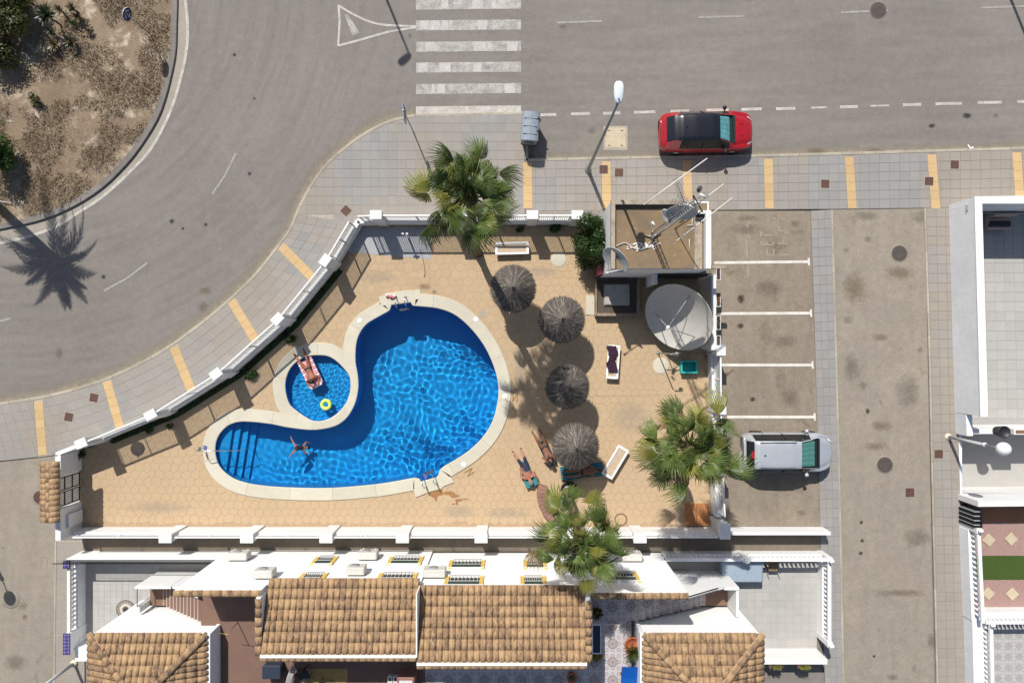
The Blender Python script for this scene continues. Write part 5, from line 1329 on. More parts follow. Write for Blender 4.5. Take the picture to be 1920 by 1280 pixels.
# yard between the houses
yd = struct('yard'); bbox_('floor', (1790, 809.5, YZ-.1, 2150, 925, YZ), M['terr'], yd); bbox_('side_ramp', (1789, 812.3, -1.6, 1801, 925, .1), M['greywall'], yd)
wall_quad('wall', [(1793, 925), (2200, 922), (2200, 931), (1793, 935)], -1.6, 1.5, M['white'], eh)
bbox_('clay_floor', (1797, 935.4, 0, 2200, 978, .045), surf('clay_floor', (.4, .19, .1), (.36, .17, .09), fine=40), eh)
t = thing('round_planter', 'black round planter by the globe lamp', 'planter', None, P(1846, 803, .8)); MB().lathe([(.2, 0), (.28, .5), (.25, .5), (.22, .42), (.001, .42)], 20).build('pot', M['dark'], t)
t = thing('wooden_crate', 'white framed box with a brown lining against the yard wall', 'box', None, P(1884, 803, .8)); MB().box(-.45, -.12, 0, .45, .12, .4).build('box', M['whitep'], t); MB().box(-.38, -.08, .36, .38, .08, .404).build('lining', surf('soil_brown', (.25, .14, .09)), t)
t = thing('garden_gate', 'dark slatted gate opening onto the gravel garden', 'gate', None, P(1800, 960, 0))
for k in range(8): MB().box(-.15, -.4+k*.1, .1, .12, -.36+k*.1, 1.2).build('slat', M['grey'] if k % 2 else M['black'], t)
MB().box(.13, -.45, 0, .19, .45, 1.25).build('frame', M['black'], t)
# gravel garden
gg = struct('gravel_garden')
M['gravel'] = None
def gravelm():
    N = Nodes('pink_gravel'); v = N.voro(38, 'F1', out='Color'); d = N.voro(38, 'F1')
    c = N.mix(.45, (.38, .22, .185), v); c = N.mix(.8, c, (.4, .245, .205)); c = N.hsv(c, N.rng(d, 0, .7, 1.25, .6)); N.bump(d, -.6, .015); return N.col(c, .9)
bbox_('gravel', (1811, 978, 0, 2200, 1137, .04), gravelm(), gg)
t = thing('artificial_turf', 'flat green strip of artificial turf across the gravel garden', 'turf', None, P(1813, 1063, .041)); a = P(2200, 1063)-P(1813, 1063)
MB().bev(.15, -.56, 0, a.x, .56, .02, .006).build('mat', surf('turf', (.05, .085, .017), (.045, .078, .016), fine=120, amt=.25, bump=.4), t)
MB().lathe([(.001, 0), (.001, .001)], 3).build('edge', M['hedge'], t)
for px, py, a_, lab in ((1854, 1012, .85, 'cream stepping stone near the slatted gate'), (1896, 1010, .72, 'cream stepping stone at the right of the upper gravel'), (1853, 1112, .8, 'cream stepping stone in the lower gravel by the balustrade'), (1898, 1113, .76, 'cream stepping stone at the right of the lower gravel')):
    q = pl(px, py, .05); MB().bev(-.22, -.22, 0, .22, .22, .05, .012, M=T(*P(*q, .03), a_)).build('stepping_stone', surf('cream_stone', (.55, .47, .33), fine=50), label=lab, cat='stepping stone', group='stepping stones in the gravel')
gb = thing('balustrade', 'white balustrade wall between the lane pavement and the gravel garden', 'balustrade')
wall_quad('plinth', [(1795, 985), (1806, 985), (1815, 1151), (1802, 1151)], 0, .75, M['greywall'], gb)
wall_quad('rail', [(1797.5, 978), (1803.5, 978), (1811.5, 1146), (1805.5, 1146)], 1.17, 1.28, M['whitep'], gb)
balusters(gb, (1800.8, 990), (1808, 1142), .75, 16)
bbox_('pier', (1796, 976, 0, 1806, 985, 1.3), M['white'], gb); MB().lathe([(.05, 0), (.11, .09), (.11, .14), (.001, .24)], 12, P(1801, 980, 1.3)).build('ball_finial', M['whitep'], gb)
wall_quad('cross_wall', [(1815.2, 1137), (2200, 1135), (2200, 1142), (1815.2, 1144)], 0, .62, M['white'], gb)
wall_quad('cross_rail', [(1816, 1144.5), (2200, 1142.5), (2200, 1148), (1816, 1150)], 1.1, 1.2, M['whitep'], gb); balusters(gb, (1822, 1147.5), (1960, 1146.5), .6, 18, 1.15)
wall_quad('cross_plinth', [(1815.2, 1144.3), (2200, 1142.3), (2200, 1149), (1815.2, 1151)], 0, .6, M['white'], gb)
gb2 = thing('balustrade', 'white balustrade wall beside the patterned terrace at the lower right', 'balustrade')
wall_quad('plinth', [(1803, 1151.4), (1826, 1151.4), (1830, 1400), (1809, 1400)], 0, .75, M['greywall'], gb2)
wall_quad('rail', [(1820, 1152), (1826, 1152), (1832, 1400), (1826, 1400)], 1.17, 1.28, M['whitep'], gb2)
balusters(gb2, (1823, 1156), (1827, 1300), .75, 16); MB().lathe([(.05, 0), (.11, .09), (.11, .14), (.001, .24)], 12, P(1823, 1149, 1.28)).build('ball_finial', M['whitep'], gb2)
pt2 = struct('patterned_terrace'); bbox_('floor', (1826, 1151.5, 0, 2200, 1400, .03), M['decor2'], pt2)
# ================================================================ PLANT ROOM WITH AERIALS
tb = thing('plant_room', 'white plant room with a stained flat roof beside the pool', 'building')
ZR = 4.15; kr = 1-ZR/HC
X0, X1, Y0, Y1 = 960+(1147-960)*kr, 960+(1331-960)*kr, 640+(376-640)*kr, 640+(504-640)*kr
bbox_('wall', (X0, Y0, 0, X1, Y1, ZR-.15), M['white'], tb)
def roofm():
    N = Nodes('stained_roof')
    c = N.mix(N.rng(N.noise(.9, 6, .65), .35, .65), (.235, .165, .1), (.165, .125, .085))
    c = N.mix(N.rng(N.noise(1.6, 6, .7, dist=.6), .5, .68, 0, .5), c, (.28, .18, .06))
    c = N.mix(N.rng(N.noise(2.5, 6, .75), .58, .72, 0, .8), c, (.36, .29, .22)); c = N.mix(N.rng(N.noise(6, 6, .8), .55, .8, 0, .6), c, (.08, .06, .045))
    N.bump(N.noise(30, 4), .3, .01); return N.col(c, .9)
M['stroof'] = roofm()
bbox_('roof_slab', (X0+3, Y0+3, ZR-.15, X1-3, Y1-1, ZR-.12), M['stroof'], tb)
pm = surf('parapet_stained', (.42, .36, .29), (.3, .25, .19), big=1.5, fine=30, stain=[(2.2, .5, .7, (.12, .09, .065), .7)])
wpx = 960+(1303-960)*kr
bbox_('parapet', (X0-1.5, Y0, ZR-.15, X0+5, Y1, ZR+.12), pm, tb); bbox_('parapet', (X0+5.2, Y0, ZR-.15, wpx, Y0+7, ZR+.118), pm, tb)
bbox_('parapet', (wpx+16, Y0+17, ZR-.15, X1+.5, Y1, ZR+.15), M['white'], tb); bbox_('parapet', (wpx, Y0+17, ZR-.15, wpx+15.7, Y0+22, ZR+.1), M['white'], tb)
bbox_('gutter_strip', (wpx, Y0+22.3, ZR-.15, wpx+12, Y1, ZR-.06), pm, tb)
bbox_('chimney_shaft', (wpx+1, Y0+23, ZR-.2, wpx+14, Y0+34, ZR-.05), M['dark'], tb)
for px in (1150, 1215): MB().box(-.16, -.03, 0, .16, .02, .05, M=T(*P(960+(px-960)*.88, Y1-.2, 3.2))).build('vent', M['dark'], tb) if px < 1200 else None
# low yard walls east and west of the big dish
bbox_('yard_wall', (1208, Y1+.3, 0, 1214, Y1+18, 2.2), M['white'], tb)
bbox_('yard_wall', (1312, Y1+.4, 0, 1320, 655, 1.9), M['white'], tb)
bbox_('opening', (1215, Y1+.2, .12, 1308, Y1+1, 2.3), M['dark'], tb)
# planters along the east wall
for k, (py, lab) in enumerate(((512, 'planter with reddish stems, northernmost on the plant room wall'), (562, 'planter with orange stems, second from the north on the wall'), (605, 'planter with dark twigs, third from the north on the wall'), (642, 'empty grey planter, southernmost on the wall'))):
    z = 1.6; q = pl(1347, py, z+.2); t = thing('planter', lab, 'planter', 'planters hung on the plant room wall', P(q[0], q[1], z))
    m = MB(); m.box(-.1, -.31, 0, .1, .31, .03); m.box(-.1, -.31, .03, -.075, .31, .22); m.box(.075, -.31, .03, .1, .31, .22); m.box(-.075, -.31, .03, .075, -.285, .22); m.box(-.075, .285, .03, .075, .31, .22); m.build('box', M['lgrey'], t)
    MB().box(-.075, -.285, .03, .075, .285, .15).build('soil', plain('planter_soil', (.06, .045, .035), .95), t)
    if k < 3:
        m = MB(); r = random.Random(k+40)
        for _ in range(26):
            b = Vector((r.uniform(-.06, .06), r.uniform(-.27, .27), .15)); d = Vector((r.uniform(-.08, .08), r.uniform(-.1, .1), r.uniform(.04, .14))); m.tube([b, b+d], .01, 4)
        m.build('stems', plain('red_stem', ((.2, .06, .05), (.3, .14, .05), (.04, .035, .03))[k], .8), t)
MB().box(-.5, -.07, 0, .5, .07, .18, M=T(*at(1337, 501, 3.0))).build('wall_tray', pm, tb)
# pump pit with a square lid in front
pp = thing('pump_pit', 'dark recessed pump housing with a pale square lid south of the plant room', 'pump housing', None, P(1156, 563, DZ))
dk = surf('dark_concrete', (.1, .078, .06), (.075, .06, .048), big=1.2, fine=35); rim = surf('rim_concrete', (.3, .23, .16), (.2, .155, .115), big=2, fine=40)
MB().box(-.98, -.62, 0, 1.0, .92, .3).build('housing', dk, pp)
for c in ((-1.0, -.75, 1.0, -.62), (-1.06, -.75, -.98, .92), (.86, -.62, 1.0, .92)): MB().box(c[0], c[1], 0, c[2], c[3], .42).build('rim', rim, pp)
MB().bev(-.66, -.27, .3, .53, .72, .42, .04).build('lid', surf('lid_concrete', (.38, .36, .33), (.33, .31, .285), big=1.5), pp); MB().bev(-.61, -.22, .42, .36, .67, .44, .015).build('lid_panel', surf('lid_panel', (.42, .4, .36), big=1.5), pp)
t = thing('stepping_slab', 'cream L-shaped concrete slab beside the pump housing', 'slab', None, P(1110, 578, DZ+.012)); MB().prism([(-.3, .6), (.1, .6), (.1, 0), (.35, 0), (.35, -.35), (-.3, -.3)], 0, .03).build('slab', M['coping'], t)
MB().box(-.05, -.05, 0, .05, .05, .05, M=T(.0, .3, 0)).build('stub', M['coping'], t)
# ---- satellite dishes
def dish_mesh(R_, depth, n=48, rings=10, t=.02):
    m = MB(); pr = [(max(R_*i/rings, 1e-3), depth*(i/rings)**2) for i in range(rings+1)]
    m.lathe(pr, n); m.lathe([(r_, z-t) for r_, z in pr][::-1], n); m.lathe([(R_, depth-t), (R_+.02, depth-t*.5), (R_, depth)], n); return m
def dish(name, label, R_, depth, foot, axis, zc, mats, feed=True, cat='satellite dish', group='satellite dishes', ribs=True):
    c = foot.copy(); c.z = zc; t = thing(name, label, cat, group, foot)
    ax = Vector(axis).normalized(); q = ax.to_track_quat('Z', 'X').to_matrix().to_4x4(); Mx = Matrix.Translation(c-foot) @ q
    mm = dish_mesh(R_, depth); mm.v = [tuple(Mx @ Vector(v)) for v in mm.v]; mm.build('reflector', mats[0], t)
    f = R_*R_/(4*depth); fp = Mx @ Vector((0, 0, f))
    if feed:
        fh = MB().tube([Mx @ Vector((0, 0, f-.16)), Mx @ Vector((0, 0, f-.04)), Mx @ Vector((0, 0, f+.1))], [.05, .09, .06], 10); fh.build('feed_horn', mats[1], t)
        for k in range(3):
            a = k*2*PI/3+.5; MB().tube([Mx @ Vector((R_*.72*math.cos(a), R_*.72*math.sin(a), depth*.52)), fp], .018, 6).build('strut', mats[2], t)
    return t, Mx
grayd = plain('dish_paint', (.48, .465, .42), .55, var=.06, fine=3)
foot = P(1263, 591, DZ)
t, Mx = dish('large_satellite_dish', 'huge pale satellite dish tilted up beside the plant room', 1.58, .42, Vector((foot.x, foot.y, DZ)), (-.85, -.62, 1), 1.6, (grayd, M['lgrey'], M['grey']))
bk = Mx @ Vector((0, 0, -.05))
MB().tube([Vector((.1, .2, 0)), Vector((.1, .2, 1.0)), bk], [.12, .1, .12], 12).build('pedestal', M['steel'], t)
for k in range(6):
    a = k*PI/3; MB().tube([Mx @ Vector((0, 0, -.12)), Mx @ Vector((1.2*math.cos(a), 1.2*math.sin(a), .1))], .025, 6).build('back_rib', M['steel'], t)
MB().tube([Mx @ Vector((.5, -1.3, .2)), Vector((.35, -.9, 0)), Vector((.0, -.9, 0))], .03, 6).tube([Vector((-.3, -.95, 0)), Vector((.45, -.95, .25)), Mx @ Vector((.9, -.9, .1))], .025, 6).build('ground_brace', M['dark'], t)
foot = at(1133, 478, 3.2); foot.z = 2.9
t, Mx = dish('satellite_dish', 'small grey satellite dish on the southwest corner of the plant room', .62, .07, at(1150, 490, 3.2), (-1.45, -1.4, 1), 4.0, (plain('dish_grey', (.4, .42, .43), .5), M['lgrey'], M['grey']), feed=False)
MB().tube([Vector((0, 0, -.2)), Vector((0, 0, .6)), Mx @ Vector((0, 0, -.02))], .035, 8).build('mount', M['steel'], t)
MB().tube([Mx @ Vector((0, -.5, .1)), Mx @ Vector((.0, -.15, .75))], .022, 6).build('feed_arm', M['lgrey'], t); MB().tube([Mx @ Vector((0, -.18, .7)), Mx @ Vector((0, -.12, .84))], .04, 8).build('feed_horn', M['lgrey'], t)
# ---- aerial mast
base = at(1224, 443, ZR-.12); am = thing('aerial_mast', 'tall lattice mast crowded with television aerials on the plant room roof', 'aerial mast', None, base)
top = 10.6-base.z
for a in range(3):
    dx, dy = .13*math.cos(a*2.094), .13*math.sin(a*2.094); MB().tube([Vector((dx, dy, 0)), Vector((dx, dy, top))], .02, 6).build('mast_rail', M['steel'], am)
m = MB()
for k in range(int(top/.28)):
    z = k*.28
    for a in range(3):
        p = Vector((.13*math.cos(a*2.094), .13*math.sin(a*2.094), z)); q = Vector((.13*math.cos((a+1)*2.094), .13*math.sin((a+1)*2.094), z+.28)); m.tube([p, q], .01, 4)
m.build('lattice', M['steel'], am)
def loc_at(px, py, z): return at(px, py, z)-base
def yagi(name, a, b, n, half, mat, dirn=None):
    m = MB().tube([a, b], .014, 5); d = (b-a); e = dirn or d.cross(Vector((0, 0, 1))).normalized()
    for k in range(n):
        p = a.lerp(b, k/(n-1)); h = half*(1-.35*k/n); m.tube([p-e*h, p+e*h], .009, 4)
    m.build(name, mat, am)
yagi('yagi_aerial', loc_at(1283, 379, 9.0), loc_at(1266, 336, 9.2), 11, .14, plain('aerial_grey', (.13, .15, .15), .5))
yagi('yagi_aerial', loc_at(1262, 372, 8.8), loc_at(1300, 384, 8.8), 7, .2, M['steel'])
yagi('yagi_aerial', loc_at(1270, 392, 8.0), loc_at(1318, 366, 8.2), 8, .22, M['steel'])
whr = plain('white_rod', (.66, .62, .56), .5)
for (a, b, z) in (((1207, 384), (1326, 297), 9.8), ((1245, 430), (1357, 345), 8.6), ((1268, 452), (1373, 371), 8.0)):
    pa, pb = loc_at(*a, z), loc_at(*b, z); MB().tube([pa, pb], .02, 6).build('long_rod', whr, am)
for (a, b, z) in (((1288, 383), (1299, 389), 9), ((1312, 364), (1323, 370), 9.6), ((1301, 379), (1307, 381), 9), ((1228, 423), (1222, 416), 7.5)): MB().tube([loc_at(*a, z), loc_at(*b, z)], .05, 6).build('amplifier', M['lgrey'], am)
for a in ((1302, 383), (1318, 398)): MB().tube([loc_at(1300, 366, 10), loc_at(*a, 8.4)], .02, 5).build('brace', M['dark'], am)
MB().tube([loc_at(1310, 357, 10.3), loc_at(1313, 352, 10.6)], .07, 8).build('cap', M['dark'], am)
MB().tube([loc_at(1311, 385, 9), loc_at(1316, 396, 7), Vector((.9, .3, 0))], .025, 5).build('stay', M['dark'], am)
# mast-mounted small dishes
dq = Vector((-.12, -.85, .35)).normalized().to_track_quat('Z', 'X').to_matrix().to_4x4()
for (px, py, z, R_, ax) in ((1278, 396, 7.6, .55, (-.07, -.96, .3)), (1252, 405, 7.2, .28, (-.7, -.45, .2))):
    Mx = Matrix.Translation(loc_at(px, py, z)) @ Vector(ax).normalized().to_track_quat('Z', 'X').to_matrix().to_4x4(); mm = dish_mesh(R_, R_*.12, 28, 6); mm.v = [tuple(Mx @ Vector(v)) for v in mm.v]; mm.build('small_reflector', plain('dish_grey2', (.36, .39, .41), .5) if R_ > .4 else M['lgrey'], am)
    MB().tube([Mx @ Vector((0, 0, -.02)), Vector((0, 0, z-base.z))], .025, 6).build('arm', M['steel'], am)
for k in range(4):
    a = k*1.4+.3; MB().tube([Vector((0, 0, .15)), Vector((.35*math.cos(a), .35*math.sin(a), .02))], .03, 5).build('foot', M['steel'], am)
# rubble and cable on the roof
t = thing('roof_cable', 'pale coil of cable and flaked plaster on the stained roof', 'cable', None, at(1195, 460, ZR-.1)); r = random.Random(12)
MB().tube(catmull([Vector((-.9, -.05, .03)), Vector((-.5, .1, .03)), Vector((-.2, -.1, .03)), Vector((.1, -.16, .04)), Vector((.5, -.05, .03)), Vector((.75, .15, .03))], 5), .018, 5).build('cable', M['lgrey'], t)
m = MB()
for k in range(60):
    x, y = r.gauss(.15, .3), r.gauss(-.05, .08); s = r.uniform(.015, .05); m.box(x-s, y-s*.6, 0, x+s, y+s*.6, s*.5, M=None)
m.build('plaster_flakes', M['mortar'], t)
t = thing('roof_litter', 'scattered dark twigs and a stick on the plant room roof', 'litter', None, at(1283, 430, ZR-.1))
for k, (x, y, l, a) in enumerate(((-.2, .3, .2, .5), (-.3, .0, .12, 2), (.3, .1, .35, 1.5), (.2, -.9, .5, 1.57), (.1, .15, .25, .1))): MB().tube([Vector((x, y, .015)), Vector((x+l*math.cos(a), y+l*math.sin(a), .03))], .015, 5).build('twig', M['trunk'] if k < 2 else M['lgrey'], t)
# outdoor shower
sh = thing('outdoor_shower', 'slim steel shower post with a long arm near the large dish', 'shower', None, P(1233, 662, DZ))
MB().tube([Vector((0, 0, 0)), Vector((0, 0, 2.1)), Vector((.08, 0, 2.2)), Vector((.35, .0, 2.2))], .028, 8).build('post', M['steel'], sh); MB().lathe([(.1, 0), (.09, .05), (.02, .08)], 12, (.36, 0, 2.1)).build('shower_head', M['steel'], sh); MB().lathe([(.09, 0), (.09, .02), (.03, .05)], 12).build('flange', M['steel'], sh)
MB().tube([Vector((0, .02, 1.0)), Vector((2.2, .05, 1.1))], .02, 6).build('side_rail', plain('rusty_rail', (.2, .13, .09), .7), sh)
t = thing('plastic_tub', 'open turquoise plastic tub near the east wall', 'tub', None, P(1287, 687, DZ+.01))
tq = plain('turquoise_plastic', (.02, .42, .4), .45)
m = MB(); m.box(-.33, -.24, 0, .33, .24, .03)
for c in ((-.35, -.26, .35, -.22), (-.35, .22, .35, .26), (-.35, -.22, -.31, .22), (.31, -.22, .35, .22)): m.box(c[0], c[1], 0, c[2], c[3], .34)
m.build('tub', tq, t); m = MB()
for c in ((-.38, -.29, .38, -.22), (-.38, .22, .38, .29), (-.38, -.22, -.31, .22), (.31, -.22, .38, .22)): m.box(c[0], c[1], .34, c[2], c[3], .37)
m.build('rim', tq, t)
t = thing('red_box', 'narrow dark red cabinet on the west wall of the plant room', 'cabinet', None, at(1124, 505, 1.2)); MB().bev(-.12, -.3, -.9, .12, .3, .5, .03).build('cabinet', plain('dark_red', (.16, .03, .045), .5), t); MB().box(-.125, -.03, -.2, -.12, .03, .0).build('handle', M['dark'], t)
# ================================================================ STREET FURNITURE
def street_lamp(px, py, label, hd=(.0, 1), h=9.1):
    t = thing('street_lamp', label, 'street lamp', 'tall street lamps', P(px, py, PZ if 250 < py < 400 else 0))
    ar = Vector((hd[0], hd[1], 0))
    MB().tube([Vector((0, 0, 0)), Vector((0, 0, 1.2)), Vector((0, 0, h))], [.09, .08, .045], 12).build('pole', plain('lamp_steel', (.27, .28, .26), .5, .4), t)
    MB().lathe([(.16, 0), (.16, .03), (.11, .06), (.1, .25), (.085, .3)], 12).build('base', M['steel'], t)
    Mx = Matrix.Translation((0, 0, h)) @ Matrix.Rotation(math.atan2(hd[1], hd[0])-PI/2, 4, 'Z')
    sec = [(-.08, .06, .02), (.0, .12, .05), (.12, .155, .075), (.3, .17, .085), (.5, .165, .08), (.6, .14, .06), (.66, .08, .03)]
    vs = []; n = 12
    for (y, w_, hh) in sec:
        for k in range(n): a = 2*PI*k/n; vs.append(Mx @ Vector((w_*math.copysign(abs(math.cos(a))**.6, math.cos(a)), y, .04+hh*math.copysign(abs(math.sin(a))**.7, math.sin(a)))))
    fs = [(i*n+k, i*n+(k+1) % n, (i+1)*n+(k+1) % n, (i+1)*n+k) for i in range(len(sec)-1) for k in range(n)]+[tuple(range(n-1, -1, -1)), tuple((len(sec)-1)*n+k for k in range(n))]
    MB().add(vs, [f[::-1] for f in fs], 0, True).build('lamp_head', plain('lamp_enamel', (.56, .62, .67), .35), t)
    MB().box(-.02, .02, .11, .02, .06, .15, M=Mx).build('photocell', M['dark'], t)
    return t
street_lamp(1102, 320, 'tall street lamp with a pale blue head beside the parking strip', (.02, 1))
street_lamp(647, -190, 'tall street lamp north of the crossing, seen by its shadow', (-.9, -.75), 9.1)
street_lamp(1842, -130, 'tall street lamp beyond the upper right corner, seen by its shadow', (0, -1), 9.1)
def globe_lamp(px, py, label, arm):
    t = thing('globe_lamp', label, 'lamp post', 'globe lamp posts', P(px, py, .1)); h = 3.6
    MB().tube([Vector((0, 0, 0)), Vector((0, 0, 2.4))], [.075, .065], 12).build('post', plain('lamp_grey', (.4, .41, .42), .5), t); MB().lathe([(.17, 0), (.17, .03), (.1, .08), (.08, .12)], 12).build('base', plain('cream_base', (.6, .55, .42), .6), t)
    MB().lathe([(.065, 2.4), (.1, 2.43), (.1, 2.5), (.05, 2.55)], 12).build('collar', M['lgrey'], t); MB().tube([Vector((0, 0, 2.5)), Vector((0, 0, 3.3))], .03, 8).build('upper_post', M['steel'], t)
    MB().ball((0, 0, h), .28, 20).build('globe', plain('opal_globe', (.75, .75, .76), .25), t)
    return t
globe_lamp(1775, 818, 'globe lamp post on the lane pavement beside the eastern house', None)
globe_lamp(141, 1241, 'grey lamp post leaning out of the lower left corner', None)
globe_lamp(-28, 1003, 'globe lamp west of the picture, seen by its shadow on the lane', None)
# round sign on the island
t = thing('round_sign', 'round blue roundabout sign on a thin post on the traffic island', 'sign', None, P(286, 68, .18))
MB().tube([Vector((0, 0, 0)), Vector((0, 0, 2.15))], .03, 8).build('post', M['steel'], t)
Mx = Matrix.Translation((0, .0, 1.95)) @ Matrix.Rotation(rad(70), 4, 'Z') @ Matrix.Rotation(rad(90), 4, 'X')
MB().lathe([(.3, -.012), (.3, .012), (.001, .012)], 28, M=Mx).build('rim', M['whitep'], t)
def bluesign():
    return plain('sign_blue', (.015, .03, .12), .4)
MB().lathe([(.001, -.013), (.28, -.013), (.28, .0)], 28, M=Mx @ Matrix.Translation((0, 0, .03))).lathe([(.28, -.013), (.28, .013)], 28, M=Mx).build('face', bluesign(), t)
MB().lathe([(.28, .0125), (.28, .016), (.001, .016)], 28, M=Mx).build('blue_disc', bluesign(), t)
m = MB()
for k in range(3):
    a0 = k*2*PI/3; arc = [Vector((.16*math.cos(a0+i*.16), .16*math.sin(a0+i*.16), .019)) for i in range(9)]
    vs = []
    for i, p in enumerate(arc): w_ = .025 if i < 6 else .025+.03*(8-i)/2; vs += [Mx @ (p*1.0+p.normalized()*w_*.9 if False else Vector((p.x*(1+w_*6), p.y*(1+w_*6), .019))), Mx @ Vector((p.x*(1-w_*6), p.y*(1-w_*6), .019))]
    m.add(vs, [(2*i, 2*i+1, 2*i+3, 2*i+2) for i in range(8)]+[(2*i+2, 2*i+3, 2*i+1, 2*i) for i in range(8)])
m.build('arrows', M['whitep'], t)
# crossing sign seen edge on
t = thing('crossing_sign', 'square pedestrian crossing sign, edge on, by the crossing corner', 'sign', None, P(775, 247, PZ))
MB().tube([Vector((0, 0, 0)), Vector((0, 0, 2.9))], .03, 8).build('post', M['steel'], t)
MB().box(-.02, -.36, 2.1, .0, .36, 2.82, M=Matrix.Rotation(rad(4), 4, 'Z')).build('backing', M['grey'], t); MB().box(-.035, -.36, 2.1, -.021, .36, 2.82, M=Matrix.Rotation(rad(4), 4, 'Z')).build('face', plain('sign_blue2', (.03, .06, .3), .4), t)
MB().add([(-.037, -.27, 2.2), (-.037, .27, 2.2), (-.037, 0, 2.74)], [(0, 1, 2), (2, 1, 0)]).build('triangle', M['whitep'], t)
MB().box(.0, -.2, 2.3, .03, .2, 2.34).box(.0, -.2, 2.6, .03, .2, 2.64).build('clamp', M['steel'], t)
# waste container
t = thing('waste_container', 'grey wheeled waste container at the end of the parking strip', 'waste container', None, P(993, 252, .02), rad(-4))
gb_ = plain('container_grey', (.17, .2, .23), .55, var=.15); gl = plain('container_lid', (.2, .24, .28), .5, var=.12)
def taper(m, a, b, z0, z1, i0, i1):
    vs = [(-a+i0, -b+i0, z0), (a-i0, -b+i0, z0), (a-i0, b-i0, z0), (-a+i0, b-i0, z0), (-a+i1, -b+i1, z1), (a-i1, -b+i1, z1), (a-i1, b-i1, z1), (-a+i1, b-i1, z1)]
    return m.add(vs, [(4, 5, 6, 7), (3, 2, 1, 0), (0, 1, 5, 4), (1, 2, 6, 5), (2, 3, 7, 6), (3, 0, 4, 7)])
taper(MB(), .39, .62, .2, 1.12, .07, 0).build('bin', gb_, t)
m = MB(); vs = []; nn = 8
for i in range(nn+1):
    a = PI*i/nn; x = -.41*math.cos(a); z = 1.13+.16*math.sin(a)**.8 if 0 < i < nn else 1.12
    vs += [(x, -.65, z), (x, .65, z)]
fs = [(2*i, 2*i+2, 2*i+3, 2*i+1) for i in range(nn)]+[tuple(2*i for i in range(nn+1))[::-1], tuple(2*i+1 for i in range(nn+1))]
m.add(vs, fs, 0, False).build('lid', gl, t)
for y in (-.35, 0, .35): MB().box(-.3, y-.02, 1.24, .3, y+.02, 1.305).build('lid_rib', gl, t)
for y in (-.28, .3): MB().tube([Vector((.38, y-.1, 1.1)), Vector((.46, y, 1.18)), Vector((.3, y+.1, 1.28))], .025, 6).build('lid_handle', M['black'], t)
for x in (-.28, .28):
    for y in (-.48, .48): MB().lathe([(.001, -.03), (.1, -.03), (.1, .03), (.001, .03)], 14, M=Matrix.Translation((x, y, .1)) @ Matrix.Rotation(PI/2, 4, 'X')).build('wheel', M['black'], t)
for e in (-.66, .66): MB().tube([Vector((-.2, e, .95)), Vector((.2, e, .95))], .025, 6).build('side_trunnion', M['black'], t)

